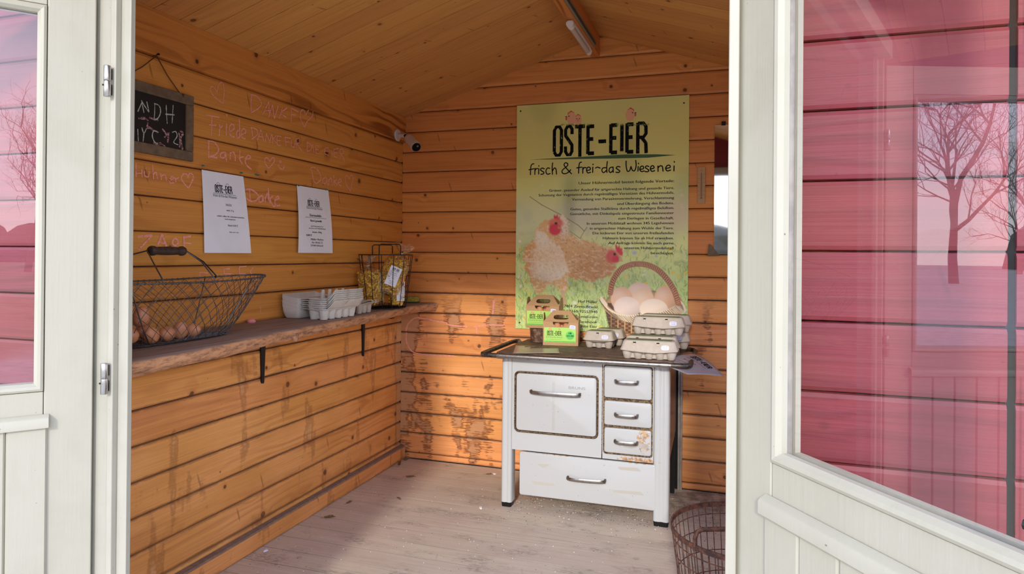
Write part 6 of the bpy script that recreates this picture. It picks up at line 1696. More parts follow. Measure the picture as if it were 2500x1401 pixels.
noodle_bag('bag of noodles low in the black basket on the right, label half hidden', (PBx + 0.035, PBy + 0.050, ZS + 0.008), (R(0), R(2), R(75)), 0.120, 0.080, 0.060, 8, True)
# sponge
sp = thing('sponge', 'yellow kitchen sponge with a green scouring side, right of the pasta basket', 'sponge', (-1.712, 3.42, ZS), R(12))
def waist(z0, z1):
    o_ = []
    for x, y in ((-0.045, -0.03), (-0.02, -0.030), (0.0, -0.030), (0.02, -0.030), (0.045, -0.03), (0.045, -0.016), (0.037, -0.008), (0.037, 0.008), (0.045, 0.016), (0.045, 0.03), (-0.045, 0.03), (-0.045, 0.016), (-0.037, 0.008), (-0.037, -0.008), (-0.045, -0.016)): o_.append((x, y))
    return MB().prism(o_, lambda a, b, d: (a, b, d), z0, z1)
waist(0.0075, 0.036).build('foam', M['sponge'], sp, bevel=0.002)
waist(0.001, 0.0072).build('scouring_pad', M['scour'], sp)

# ------------------------------------------------------------------ camera in the corner, bolt, tube lamp, raceway
cl = [-1.788, 3.3868, 1.8517]
sc_ = thing('security_camera', 'white bullet security camera in the upper back corner', 'camera', (XL + 0.018, cl[1], cl[2]))
MB().lathe([(0.0, 0.0), (0.033, 0.0), (0.034, 0.006), (0.030, 0.010), (0.0001, 0.011)], 28).xf(Matrix.Translation((XL + 0.0185, cl[1], cl[2])) @ Matrix.Rotation(R(90), 4, 'Y')).build('mount_plate', M['camwhite'], sc_, world=True, smooth=40)
A_ = Vector((XL + 0.026, cl[1], cl[2])); 
J_ = Vector([-1.7228, 3.36, 1.8426])
E1 = Vector([-1.6976, 3.35, 1.8259])
E2 = Vector([-1.609, 3.27, 1.7585])
MB().tube([A_, A_ + (J_ - A_) * 0.3, J_], 0.0115, 16).build('arm', M['camwhite'], sc_, world=True, smooth=40)
MB().tube([J_ - (J_ - A_) * 0.12, J_ + (E1 - J_) * 0.4], 0.010, 12).build('knuckle', M['black'], sc_, world=True, smooth=40)
ax = (E2 - E1).normalized(); Lc = (E2 - E1).length
q_ = ax.to_track_quat('Z', 'Y').to_matrix().to_4x4(); q_.translation = E1 - ax * 0.012
prof = [(0.0001, 0.0), (0.013, 0.002), (0.022, 0.010), (0.0265, 0.026)]
MB().lathe(prof + [(0.0268, 0.029)], 28, caps=False).xf(q_).build('rear_cap', M['camwhite'], sc_, world=True, smooth=True)
MB().lathe([(0.0255, 0.029), (0.0272, 0.0305), (0.0275, Lc), (0.0270, Lc + 0.012), (0.024, Lc + 0.0125)], 28, caps=False).xf(q_).build('housing', M['camwhite'], sc_, world=True, smooth=40)
MB().lathe([(0.0245, Lc + 0.0125), (0.0262, Lc + 0.0128), (0.0240, Lc + 0.0132)], 28, caps=False).xf(q_).build('lens_ring', M['camring'], sc_, world=True, smooth=True)
MB().lathe([(0.0001, Lc + 0.0120), (0.0240, Lc + 0.0120)], 28, caps=False).xf(q_).build('front_glass', M['camglass'], sc_, world=True)
MB().lathe([(0.0001, Lc + 0.0126), (0.0055, Lc + 0.0126)], 14, (0.006, 0.006, 0), caps=False).xf(q_).build('lens', M['camring'], sc_, world=True)
bl_ = [-1.8069, 1.9231]
bo = thing('bolt', 'small silver bolt head on the back wall above the security camera', 'bolt', (bl_[0] + 0.012, YB, bl_[1]))
MB().lathe([(0.0105, 0.0), (0.0105, 0.0015), (0.0001, 0.0015)], 20).xf(Matrix.Rotation(R(90), 4, 'X')).build('washer', M['chrome'], bo, smooth=30)
MB().lathe([(0.0055, 0.0015), (0.0055, 0.005), (0.0001, 0.0055)], 6).xf(Matrix.Rotation(R(90), 4, 'X')).build('head', M['chrome'], bo)
lp = thing('tube_lamp', 'short white tube lamp fixed under the ridge beam', 'lamp', (-0.679, 3.1, 2.230))
MB().box(-0.692, -0.666, 2.905, 3.315, 2.214, 2.2295).build('housing', M['tubecap'], lp, world=True, bevel=0.002)
for y0_, y1_ in ((2.895, 2.930), (3.290, 3.325)):
    MB().loft([[(-0.679 + 0.017 * math.cos(a) * (1 if math.sin(a) < 0 else 1), y_, 2.212 + (0.020 * math.sin(a) if math.sin(a) < 0 else 0.012 * math.sin(a))) for a in [2 * PI * k / 16 for k in range(16)]] for y_ in (y0_, y1_)]).build('socket', M['tubecap'], lp, world=True, smooth=40)
MB().tube([(-0.679, 2.93, 2.204), (-0.679, 3.29, 2.204)], 0.0125, 16).build('frosted_tube', M['tube'], lp, world=True, smooth=40)
rw = thing('cable_raceway', 'grey metal raceway running along the side of the ridge beam', 'raceway', (APX + 0.001, 2.3, 2.245))
MB().box(APX + 0.0008, APX + 0.010, 1.3, 3.36, 2.236, 2.243).box(APX + 0.0008, APX + 0.010, 1.3, 3.36, 2.261, 2.268).box(APX + 0.0008, APX + 0.003, 1.3, 3.36, 2.243, 2.261).build('channel', M['raceway'], rw, world=True)
MB().box(APX + 0.0032, APX + 0.007, 1.3, 3.355, 2.2475, 2.2565).build('cover_strip', M['black'], rw, world=True)

# ------------------------------------------------------------------ thermometer and mirror
TH = [[-0.1483, 1.6318], [-0.1165, 1.6287], [-0.1191, 1.4472], [-0.149, 1.4476]]
tcx = (TH[0][0] + TH[1][0]) / 2; tz0, tz1 = TH[2][1], TH[0][1]; tw = 0.0185
th = thing('thermometer', 'narrow wooden wall thermometer between the printed board and the mirror', 'thermometer', (tcx, YB, tz0))
MB().prism(rrect(tcx - tw, tcx + tw, tz0, tz1, 0.005), lambda a, b, d: (a, d, b), YB - 0.008, YB - 0.0008).build('back_board', M['thermo'], th, world=True, bevel=0.001)
MB().tube([(tcx, YB - 0.0098, tz0 + 0.03), (tcx, YB - 0.0098, tz1 - 0.03)], 0.0022, 8).build('glass_tube', simple('thermometer_glass', (150, 120, 110), 0.1), th, world=True, smooth=40)
MB().tube([(tcx - 0.006, YB - 0.010, tz0 + 0.024), (tcx + 0.006, YB - 0.010, tz0 + 0.024)], 0.004, 8).build('bulb_guard', M['chrome'], th, world=True, smooth=40)
mb = MB(); f = lambda a, b: (a, YB - 0.0083, b)
for k in range(21):
    z_ = tz0 + 0.042 + (tz1 - tz0 - 0.08) * k / 20
    for s_ in (-1, 1): ribbon(mb, [(tcx + s_ * 0.004, z_), (tcx + s_ * (0.010 if k % 2 == 0 else 0.007), z_)], 0.0008, f, smooth=False, round_=False)
    if k % 4 == 0:
        put_text(mb, str(50 - 5 * (20 - k) // 2 if False else abs(50 - 5 * (20 - k))), tcx - 0.0165, tcx - 0.0115, z_ - 0.0015, 0.0035, f); put_text(mb, str(abs(50 - 5 * (20 - k))), tcx + 0.0115, tcx + 0.0165, z_ - 0.0015, 0.0035, f)
put_text(mb, '°C', tcx - 0.005, tcx + 0.005, tz1 - 0.020, 0.006, f)
mb.build('scale_print', M['ink'], th, world=True)
mr = thing('mirror', 'frameless wall mirror beside the right door post, reflecting the bright yard', 'mirror', (0.12, YB, 1.19))
mx0, mx1, mz0, mz1 = [-0.0703, 0.32, 1.1917, 1.8386]
MB().box(mx0, mx1, YB - 0.0065, YB - 0.0015, mz0, mz1).build('mirror_glass', M['mirror'], mr, world=True)
for cx_ in (mx0 + 0.042, mx1 - 0.042):
    MB().box(cx_ - 0.010, cx_ + 0.010, YB - 0.010, YB - 0.0005, mz1 - 0.004, mz1 + 0.016).build('top_clip', M['black'], mr, world=True, bevel=0.001)
for cx_, s_ in ((mx0, 1), (mx1, -1)):
    MB().prism([(cx_ - s_ * 0.030, mz0 - 0.008), (cx_ + s_ * 0.030, mz0 - 0.006), (cx_ - s_ * 0.018, mz0 + 0.052), (cx_ - s_ * 0.024, mz0 + 0.050)], lambda a, b, d: (a, d, b), YB - 0.014, YB - 0.0008).build('corner_bracket', M['slateframe'], mr, world=True, bevel=0.0015)

# ------------------------------------------------------------------ the old white cooking stove
stove = thing('kitchen_stove', 'old white enamelled wood-burning stove with a chrome rail, rusty cooktop', 'stove', (-0.62, 3.2, 0))
SX0, SX1, SY, SB = -1.0105, -0.2395, 2.974, 3.462
ZT = 0.727
def leg(x0, x1, y0, y1, z1, taper=0.0):
    mb = MB()
    for_ = []
    # bull-nosed post with a shallow flute
    w_ = x1 - x0
    prof = [(x0, y1), (x0, y0 + 0.010), (x0 + 0.004, y0 + 0.003), (x0 + 0.010, y0), (x0 + w_ * 0.40, y0), (x0 + w_ * 0.46, y0 + 0.0025), (x0 + w_ * 0.60, y0 + 0.0025), (x0 + w_ * 0.66, y0), (x1 - 0.010, y0), (x1 - 0.004, y0 + 0.003), (x1, y0 + 0.010), (x1, y1)]
    return mb.loft([[(a, b, z_) for a, b in prof] for z_ in (0.022, z1)])
for nm_, x0_, x1_ in (('leg', SX0, SX0 + 0.052), ('leg', SX1 - 0.068, SX1)):
    lg_ = leg(x0_, x1_, SY, SY + 0.055, 0.700).build(nm_, M['enamel'], stove, world=True, smooth=50)
    MB().loft([rrect(x0_ + 0.003, x1_ - 0.003, SY + 0.004, SY + 0.05, 0.008, 0.0), rrect(x0_ + 0.001, x1_ - 0.001, SY + 0.002, SY + 0.052, 0.008, 0.0215)]).build('foot', M['black'], lg_, world=True).location = (0, 0, 0)
# body
FX0, FX1, FZ0, FZ1 = -0.9590, -0.3075, 0.2720, 0.703
def holed(x0, x1, z0, z1, holes, y, mat, name, t=0.003):
    """front sheet with rounded openings: built from a grid of boxes around them, pieces kept in one pressed sheet"""
    bm = bmesh.new()
    def loop(pts): 
        vs = [bm.verts.new((a, y, b)) for a, b in pts]
        return [bm.edges.new((vs[i], vs[(i + 1) % len(vs)])) for i in range(len(vs))]
    ed = loop([(x0, z0), (x1, z0), (x1, z1), (x0, z1)])
    for h in holes: ed += loop(rrect(*h))
    bmesh.ops.triangle_fill(bm, use_beauty=True, use_dissolve=False, edges=ed)
    me = bpy.data.meshes.new(name)
    l = wl(stove)
    for v in bm.verts: v.co -= l
    bmesh.ops.recalc_face_normals(bm, faces=bm.faces)
    bm.to_mesh(me); bm.free()
    me.materials.append(mat)
    o = bpy.data.objects.new(name, me); C.objects.link(o); o.parent = stove
    s_ = o.modifiers.new('s', 'SOLIDIFY'); s_.thickness = t; s_.offset = 0
    return o
OD = (-0.9465, -0.5515, 0.3575, 0.6400, 0.022)
DC = (-0.5300, -0.3110, 0.2940, 0.7020, 0.014)
holed(FX0, -0.5365, FZ0, FZ1, [OD], SY + 0.007, M['enamel'], 'front_sheet')
holed(-0.5325, FX1, FZ0, FZ1, [(DC[0], DC[1], DC[2], 0.694, 0.014)], SY + 0.007, M['enamel'], 'drawer_column_sheet')
MB().box(-0.5366, -0.5323, SY + 0.006, SY + 0.02, FZ0 + 0.02, FZ1).build('seam_strip', M['gasket'], stove, world=True)
MB().box(SX0 + 0.02, SX1 - 0.02, SY + 0.016, SB - 0.02, 0.30, 0.700).build('firebox', M['dark'], stove, world=True)
MB().box(SX0 + 0.02, SX1 - 0.02, SB - 0.012, SB - 0.002, 0.26, 0.700).build('back_sheet', M['black'], stove, world=True)
# brown side panels with a chamfered rear foot corner
for x_ in (SX0 + 0.006, SX1 - 0.010):
    MB().prism([(SY + 0.050, 0.272), (SY + 0.11, 0.262), (SB - 0.03, 0.262 + 0.05), (SB, 0.36), (SB, 0.705), (SY + 0.050, 0.705)], lambda a, b, d: (d, a, b), x_, x_ + 0.004).build('side_panel', M['brownpanel'], stove, world=True)
for x_ in (SX0 + 0.01, SX1 - 0.045):
    MB().box(x_, x_ + 0.035, SB - 0.045, SB - 0.01, 0, 0.30).build('rear_leg', M['black'], stove, world=True)
def ring_bead(o, i, y, rad, mat, name):
    def rr_(b, ins): return rrect(b[0] + ins, b[1] - ins, b[2] + ins, b[3] - ins, max(0.004, b[4] - ins), None, 6)
    p = rr_(o, i)
    MB().tube([(a, y, b) for a, b in p], rad, 6, closed=True).build(name, mat, stove, world=True, smooth=True)
ring_bead(OD, 0.0035, SY - 0.0005, 0.0042, M['gasket'], 'door_seal')
holed_back = MB().box(OD[0], OD[1], SY + 0.0100, SY + 0.014, OD[2], OD[3]).build('recess', M['gasket'], stove, world=True)
MB().box(DC[0], DC[1], SY + 0.0100, SY + 0.014, DC[2], 0.694).build('recess', M['gasket'], stove, world=True)
def panel(x0, x1, z0, z1, r, y0, th_, name, ins=0.004, root=None):
    L = [[(a, y0 + th_, b) for a, b in rrect(x0, x1, z0, z1, r)], [(a, y0 + 0.0035, b) for a, b in rrect(x0, x1, z0, z1, r)],
         [(a, y0 + 0.001, b) for a, b in rrect(x0 + 0.0015, x1 - 0.0015, z0 + 0.0015, z1 - 0.0015, r)], [(a, y0, b) for a, b in rrect(x0 + ins, x1 - ins, z0 + ins, z1 - ins, r)]]
    return MB().loft(L).build(name, M['enamel'], root or stove, world=True, smooth=50)
def bar_handle(x0, x1, z, y, depth, hgt, parent, slant=0.0):
    """flat chromed bow between two feet"""
    n_ = 14
    out, inn = [], []
    for k in range(n_ + 1):
        t = k / n_; x = x0 + (x1 - x0) * t
        d = depth * (1 - (2 * t - 1) ** 6 * 0.35) * (0.85 + 0.15 * math.sin(PI * t))
        if k in (0, n_): d = depth * 0.45
        out.append((x, y - d)); inn.append((x + (0.002 if k == 0 else -0.002 if k == n_ else 0), y - d + 0.0045))
    prof = [(0.5, 0), (0.3, -0.0016), (-0.3, -0.0016), (-0.5, 0), (-0.42, 0.003), (0.42, 0.003)]
    L = []
    for k in range(n_ + 1):
        x, yy = out[k]; zz = z + slant * (k / n_)
        L.append([(x, yy + b, zz + a * hgt) for a, b in prof])
    mb = MB().loft(L)
    o = mb.build('handle', M['chrome'], parent, world=True, smooth=50, label='worn chrome handle')
    for x in (x0 + 0.003, x1 - 0.003):
        MB2 = MB().box(x - 0.004, x + 0.004, y - depth * 0.75, y + 0.001, z + (slant if x > x0 + 0.01 else 0) - 0.002, z + (slant if x > x0 + 0.01 else 0) + hgt * 0.5 + 0.001)
        feet.append((MB2, parent))
    return o
feet = []
od = panel(-0.9365, -0.5600, 0.3670, 0.6310, 0.014, SY - 0.006, 0.014, 'oven_door')
bar_handle(-0.865, -0.6299, 0.5505, SY - 0.006, 0.026, 0.0165, od)
mb = MB()
BR = [-0.6868, -0.6095, 0.5747]
put_text(mb, 'BRUNS', BR[0], BR[1], BR[2], 0.0125, lambda a, b: (a, SY - 0.0066, b), bold=0.0)
mb.build('letter_print', simple('grey_enamel_letters', (150, 152, 150), 0.4), od, world=True)
DRW = [(-0.5255, -0.3170, 0.5480, 0.6905, 0.6230), (-0.5245, -0.3160, 0.4255, 0.5335, 0.4755), (-0.5235, -0.3165, 0.3030, 0.4135, 0.3570)]
for nm_, (x0_, x1_, z0_, z1_, zh) in zip(('fire_door', 'ash_door', 'air_door'), DRW):
    dd = panel(x0_, x1_, z0_, z1_, 0.010, SY - 0.002, 0.010, nm_)
    bar_handle(-0.4765, -0.3725, zh, SY - 0.002, 0.026, 0.0155, dd)
lw = panel(-0.9200, -0.2945, 0.0660, 0.2660, 0.009, SY + 0.001, 0.014, 'bottom_drawer')
bar_handle(-0.690, -0.514, 0.170, SY + 0.001, 0.028, 0.0155, lw, slant=0.004)
for mb_, par in feet: mb_.build('handle_foot', M['chrome_dull'], par, world=True)
MB().box(-0.905, -0.31, SY + 0.0155, SY + 0.40, 0.075, 0.255).build('drawer_box', M['greystrip'], lw, world=True)
M['residue'] = simple('tape_residue', (186, 182, 168), 0.75)
for pts in [[(-0.8347, 0.2161), (-0.7731, 0.2214), (-0.7926, 0.2049), (-0.8105, 0.203)], [(-0.863, 0.1353), (-0.7563, 0.1358), (-0.7503, 0.1244), (-0.8429, 0.1202)], [(-0.462, 0.2428), (-0.3752, 0.2475), (-0.3587, 0.2328), (-0.4525, 0.231)], [(-0.4909, 0.1379), (-0.3607, 0.1432), (-0.3443, 0.1286), (-0.4796, 0.1264)]]:
    MB().add([(a, SY + 0.0004, b) for a, b in pts] + [(a, SY + 0.003, b) for a, b in pts], [(0, 1, 2, 3), (0, 1, 5, 4), (1, 2, 6, 5), (2, 3, 7, 6), (3, 0, 4, 7)]).build('tape_residue', M['residue'], lw, world=True)
# cooktop with ring plates
TX0, TX1, TY0, TY1 = -1.030, -0.222, 2.948, 3.468
MB().loft([rrect(TX0, TX1, TY0, TY1, 0.008, 0.7045), rrect(TX0, TX1, TY0, TY1, 0.008, ZT - 0.002), rrect(TX0 + 0.002, TX1 - 0.002, TY0 + 0.002, TY1 - 0.002, 0.008, ZT)]).build('cooktop', M['castiron'], stove, world=True, smooth=40)
for cx_, cy_ in ((-0.785, 3.150), (-0.468, 3.150)):
    for ra, rb_ in ((0.1345, 0.085), (0.0835, 0.040)):
        MB().lathe([(ra, ZT - 0.001), (ra, ZT + 0.0012), (rb_, ZT + 0.0012), (rb_, ZT - 0.001)], 48, (cx_, cy_, 0), caps=False).build('ring_plate', M['castiron'], stove, world=True, smooth=40)
    MB().lathe([(0.0385, ZT - 0.001), (0.0385, ZT + 0.0012), (0.0001, ZT + 0.0012)], 32, (cx_, cy_, 0), caps=False).build('ring_plate', M['castiron'], stove, world=True, smooth=40)
# rail
ZR = 0.7150
YR = 2.922
rail = [(-1.042, 3.36, ZR + 0.006), (-1.070, 3.43, ZR + 0.004), (-1.092, 3.44, ZR), (-1.100, 3.40, ZR), (-1.100, 3.10, ZR), (-1.099, 2.955, ZR), (-1.088, 2.927, ZR), (-1.062, YR, ZR), (-1.00, YR, ZR)]
MB().tube(smooth3(rail) if False else rail, 0.0112, 12).build('side_rail', M['chrome_dull'], stove, world=True, smooth=50)
railr = [(-0.210, 3.36, ZR + 0.006), (-0.185, 3.43, ZR + 0.004), (-0.162, 3.44, ZR), (-0.152, 3.40, ZR), (-0.152, 3.10, ZR), (-0.153, 2.955, ZR), (-0.164, 2.927, ZR), (-0.19, YR, ZR), (-0.24, YR, ZR)]
MB().tube(railr, 0.0112, 12).build('side_rail', M['chrome_dull'], stove, world=True, smooth=50)
MB().tube([(-1.005, YR, ZR), (-0.23, YR, ZR)], 0.0125, 16).build('front_rail', M['chrome'], stove, world=True, smooth=50, label='worn chrome front rail')
for x_ in (-0.997, -0.258):
    hs_o = MB().tube([(x_ - 0.017, YR, ZR), (x_ + 0.017, YR, ZR)], 0.0142, 16).build('rail_socket', M['chrome'], stove, world=True, smooth=50)
    MB().box(x_ - 0.008, x_ + 0.008, YR + 0.008, YR + 0.06, ZR - 0.006, ZR + 0.004).build('rail_arm', M['chrome_dull'], stove, world=True)
for x_ in (-1.028, -0.228):
    MB().box(min(x_, x_), x_ + 0.006, 3.35, 3.37, ZR - 0.006, ZR + 0.006).build('rail_arm', M['chrome_dull'], stove, world=True)
# flue collar, rusty
MB().lathe([(0.050, ZT), (0.050, ZT + 0.055), (0.052, ZT + 0.0565), (0.052, ZT + 0.0695), (0.046, ZT + 0.0695), (0.046, ZT + 0.02)], 32, (-0.946, 3.405, 0), caps=False).build('flue_collar', M['pipe'], stove, world=True, smooth=40, label='short rusty round flue collar')
MB().lathe([(0.0455, ZT + 0.05), (0.0001, ZT + 0.05)], 24, (-0.946, 3.405, 0), caps=False).build('flue_lid', M['dark'], stove, world=True)

# grey sheet behind the stove
gs = thing('metal_sheet', 'narrow grey metal sheet standing on edge behind the stove at the right', 'sheet', (-0.24, 3.476, 0))
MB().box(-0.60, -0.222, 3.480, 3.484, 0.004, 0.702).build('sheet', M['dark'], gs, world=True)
MB().box(-0.226, -0.216, 3.466, 3.4845, 0.002, 0.704).build('folded_edge', M['greystrip'], gs, world=True, bevel=0.001)
MB().box(-0.238, -0.2265, 3.470, 3.479, 0.002, 0.704).build('inner_fold', M['greystrip'], gs, world=True, bevel=0.001)

# ------------------------------------------------------------------ kraft carry boxes with eggs
def carry_box(label, loc, rotz, sticker18=True):
    """local y=0 front, x centred, z=0 foot"""
    r = thing('carry_box', label, 'egg box', loc, rotz, 'kraft carry boxes of eggs')
    W_, D_, H_, HR = 0.176, 0.118, 0.118, 0.052
    t = 0.0016
    hx = W_ / 2
    def sheet(outer, inner, fn, name, parent=r, mat=None):
        bm = bmesh.new(); ed = []
        for lp_ in [outer] + inner:
            vs = [bm.verts.new((a, 0, b)) for a, b in lp_]
            ed += [bm.edges.new((vs[i], vs[(i + 1) % len(vs)])) for i in range(len(vs))]
        bmesh.ops.triangle_fill(bm, use_beauty=True, use_dissolve=False, edges=ed)
        for v in bm.verts: v.co = Vector(fn(v.co.x, v.co.z))
        bmesh.ops.recalc_face_normals(bm, faces=bm.faces)
        me = bpy.data.meshes.new(name); bm.to_mesh(me); bm.free(); me.materials.append(mat or M['kraft'])
        o = bpy.data.objects.new(name, me); C.objects.link(o); o.parent = parent
        s_ = o.modifiers.new('s', 'SOLIDIFY'); s_.thickness = t; s_.offset = 0
        return o
    cut = []
    ns = 14
    for k in range(ns + 1):
        a = PI * k / ns
        cut.append((0.040 * math.cos(a) * 1.0, H_ - 0.024 * math.sin(a) ** 0.8 if math.sin(a) > 1e-6 else H_))
    front = [(-hx, 0), (hx, 0), (hx, H_)] + cut[0:1] + cut[1:-1] + cut[-1:] + [(-hx, H_)]
    sheet(front, [], lambda a, b: (a, 0, b), 'front_panel')
    sheet(front, [], lambda a, b: (a, D_, b), 'back_panel')
    for s_ in (-1, 1):
        MB().box(s_ * hx - t / 2, s_ * hx + t / 2, 0, D_, 0, H_).build('side_panel', M['kraft'], r)
        # ear of the side flap folded up against the roof
        q = s_ * hx
        e_ = MB().add([(q, 0.012, H_), (q, D_ - 0.012, H_), (q + s_ * 0.002, D_ * 0.72, H_ + 0.038), (q + s_ * 0.003, D_ * 0.5, H_ + 0.043), (q + s_ * 0.002, D_ * 0.28, H_ + 0.038)], [(0, 1, 2, 3, 4)])
        e_.build('side_ear', M['kraft'], r, solid=t)
    MB().box(-hx, hx, 0, D_, 0.0, t).build('bottom_panel', M['kraft_in'], r)
    # roof panels leaning together, with the handle opening
    tw_ = 0.046 + 0.004
    hole = [(0.038 * math.copysign(abs(math.cos(2 * PI * k / 20)) ** 0.5, math.cos(2 * PI * k / 20)), HR * 0.42 + 0.011 * math.copysign(abs(math.sin(2 * PI * k / 20)) ** 0.7, math.sin(2 * PI * k / 20))) for k in range(20)]
    def roof(sgn):
        def fn(a, b):
            u = b / HR
            y = (D_ / 2 - 0.003) * u
            return (a, (y if sgn > 0 else D_ - y), H_ + b)
        return fn
    rp_ = [(-hx, 0), (hx, 0), (hx * 0.50, HR), (-hx * 0.50, HR)]
    sheet(rp_, [hole], roof(1), 'roof_panel'); sheet(rp_, [hole], roof(-1), 'roof_panel')
    # lime label
    lb = MB().box(-hx + 0.005, hx - 0.012, -0.0016, -0.0009, 0.016, 0.090).build('lime_label', M['lime'], r)
    MB().box(-hx + 0.005, hx - 0.012, -0.0021, -0.00165, 0.016, 0.024).build('label_strip', M['limestrip'], lb)
    fn = lambda d: (lambda a, b: (a, -0.0017 - d, b))
    lx0, lx1 = -hx + 0.020, -hx + 0.092
    mb = MB()
    put_logo(mb, lx0, lx1, 0.0515, 0.021, fn(0.0006), 0.18)
    ribbon(mb, [(lx0 - 0.006, 0.0475), (lx1 + 0.008, 0.0490)], 0.0008, fn(0.0006), smooth=False, round_=False)
    mb.build('title_letters', M['ink'], lb)
    mb = MB()
    put_text(mb, 'frisch & frei-das Wiesenei', lx0 - 0.006, lx1 + 0.006, 0.0385, 0.0050, fn(0.0006))
    put_text(mb, 'Eier aus Freilandhaltung, Güteklasse A', lx0 - 0.002, lx1 + 0.004, 0.0295, 0.0026, fn(0.0006))
    put_text(mb, 'Hof Müller, Am Brink 22, 27404 Zeven-Brauel', -hx + 0.014, hx - 0.020, 0.0185, 0.0028, fn(0.0010))
    mb.build('label_print', simple('dark_green_ink', (54, 96, 40), 0.5), lb)
    egg_chicks(lb, lx0 + 0.014, lx1 - 0.012, 0.0735, fn, 0.0105, world=False, d0=0.0004)
    if sticker18:
        st_ = MB().lathe([(0.0, 0.0022), (0.0215, 0.0022), (0.0215, 0.0030), (0.0001, 0.0030)], 32, caps=False).xf(Matrix.Translation((hx - 0.040, 0, 0.052)) @ Matrix.Rotation(R(90), 4, 'X')).build('round_sticker', M['roundlabel'], r)
        mb = MB()
        put_text(mb, '18', hx - 0.047, hx - 0.033, 0.058, 0.0095, fn(0.0016), bold=0.03)
        put_text(mb, 'OSTE-EIER', hx - 0.058, hx - 0.022, 0.0455, 0.0085, fn(0.0016), bold=0.03)
        put_text(mb, 'frisch vom Hof', hx - 0.052, hx - 0.028, 0.0385, 0.003, fn(0.0016))
        mb.build('label_print', M['ink'], st_)
    # price tag at the upper right
    pts = []
    for k in range(24):
        a = 2 * PI * k / 24; c_, s_ = math.cos(a), math.sin(a); kk = (abs(c_) ** 4 + abs(s_) ** 4) ** (-0.25)
        ca_, sa_ = math.cos(R(-8)), math.sin(R(-8)); u_, v_ = 0.0155 * c_ * kk, 0.0100 * s_ * kk
        pts.append((hx - 0.028 + u_ * ca_ - v_ * sa_, 0.0935 + u_ * sa_ + v_ * ca_))
    tg = MB().prism(pts, lambda a, b, d: (a, d, b), -0.0034, -0.0028).build('price_tag', M['pricetag'], r)
    mb = MB(); put_text(mb, '18 Stk', hx - 0.036, hx - 0.020, 0.0955, 0.0032, fn(0.0020)); put_text(mb, '7,20 Euro', hx - 0.038, hx - 0.018, 0.0885, 0.0032, fn(0.0020))
    mb.build('tag_print', M['ink2'], tg)
    return r
B2 = (-0.7985, 3.262, ZT + 0.0015); B1 = (-0.9245, 3.372, 0.7985)
carry_box('kraft carry box with lime label standing on the cooktop, the front one', B2, R(8))
carry_box('kraft carry box with lime label standing on the rusty flue collar, behind the other', B1, R(2))
for bx_, n_, nm_, rz in ((B2, 0, 'front', R(8)), (B1, 1, 'rear', R(2))):
    for i, (dx, dy) in enumerate(((-0.020, 0.026), (0.026, 0.026), (0.0, 0.068))):
        px_ = bx_[0] + dx * math.cos(rz) - dy * math.sin(rz); py_ = bx_[1] + dx * math.sin(rz) + dy * math.cos(rz)
        egg('brown egg seen through the %s of the %s kraft carry box' % (('left of the cut-out', 'right of the cut-out', 'back of the cut-out')[i], nm_), 'eggs in the %s carry box' % nm_, (px_, py_, bx_[2] + 0.085), (R(4), 0, 0.3 * i), 1.02)
        egg('brown egg in the lower layer inside the %s kraft carry box, %s' % (nm_, ('left', 'right', 'back')[i]), 'eggs in the %s carry box' % nm_, (px_, py_, bx_[2] + 0.031), (R(0), 0, 0.3 * i), 1.0)

# closed cartons
closed_carton('small six-egg grey carton in front, right of the kraft boxes', 3, (-0.602, 3.288, ZT + 0.0015), R(-3), M['pulp'], group='closed egg cartons on the stove')
closed_carton('small six-egg grey carton behind the other small one, against the wall', 3, (-0.572, 3.404, ZT + 0.0015), R(-1), M['pulp'])
CA = closed_carton('ten-egg pale carton lowest and foremost at the right front of the stove', 5, (-0.3300, 3.005, ZT + 0.0015), R(1.0), M['pulp'])
closed_carton('ten-egg pale carton just behind the foremost one, under the upper cartons', 5, (-0.3390, 3.170, ZT + 0.0015), R(0.5), M['pulp'])
closed_carton('ten-egg pale carton on top at the front, green label edge', 5, (-0.3150, 3.245, ZT + 0.0015 + 0.0830), R(0.5), M['pulp'])
closed_carton('ten-egg carton at the back against the board, topmost of the rear pair', 5, (-0.2930, 3.388, ZT + 0.0015 + 0.0830), R(0), M['pulp'])
closed_carton('ten-egg carton at the back against the wall, under the rear topmost one', 5, (-0.3000, 3.395, ZT + 0.0015), R(0), M['pulp'])

# sheets on the stove
ls = thing('laminated_sheet', 'yellowed laminated sheet lying under the front kraft box on the cooktop', 'sheet', (-0.88, 3.05, ZT))
LQ = [(-0.932, 2.900), (-0.735, 2.985), (-0.812, 3.262), (-1.012, 3.195)]
def bil(P_, u, v): return [(P_[0][i] * (1 - u) + P_[1][i] * u) * (1 - v) + (P_[3][i] * (1 - u) + P_[2][i] * u) * v for i in range(len(P_[0]))]
def LSf(u, v):
    x, y = bil(LQ, u, v)
    return (x, y, ZT + 0.0008 + (0.004 * (1 - v) ** 3) + 0.0)
MB().grid(LSf, 10, 10).build('sheet', M['lamin_old'], ls, world=True, smooth=True, solid=0.0004)
mb = MB()
def lsf2(a, b):
    q = LSf(a, b); return (q[0], q[1], q[2] + 0.0006)
put_logo(mb, 0.22, 0.62, 0.80, 0.10, lsf2, 0.24)
mb.build('title_letters', M['ink2'], ls, world=True)
fs_ = thing('laminated_sheet', 'laminated paper sheet jutting over the stove rail at the right, pinned by a carton', 'sheet', (-0.20, 3.1, ZT))
FQ = [[-0.327, 2.935, 0.7249], [-0.1615, 2.9, 0.6845], [-0.0144, 3.02, 0.6649], [-0.1518, 3.17, 0.7375]]
def FSf(u, v):
    x, y, z = bil(FQ, u, v)
    return (x, y, z + 0.016 * math.sin(PI * u) * (0.3 + 0.7 * v) + 0.004 * math.sin(PI * v))
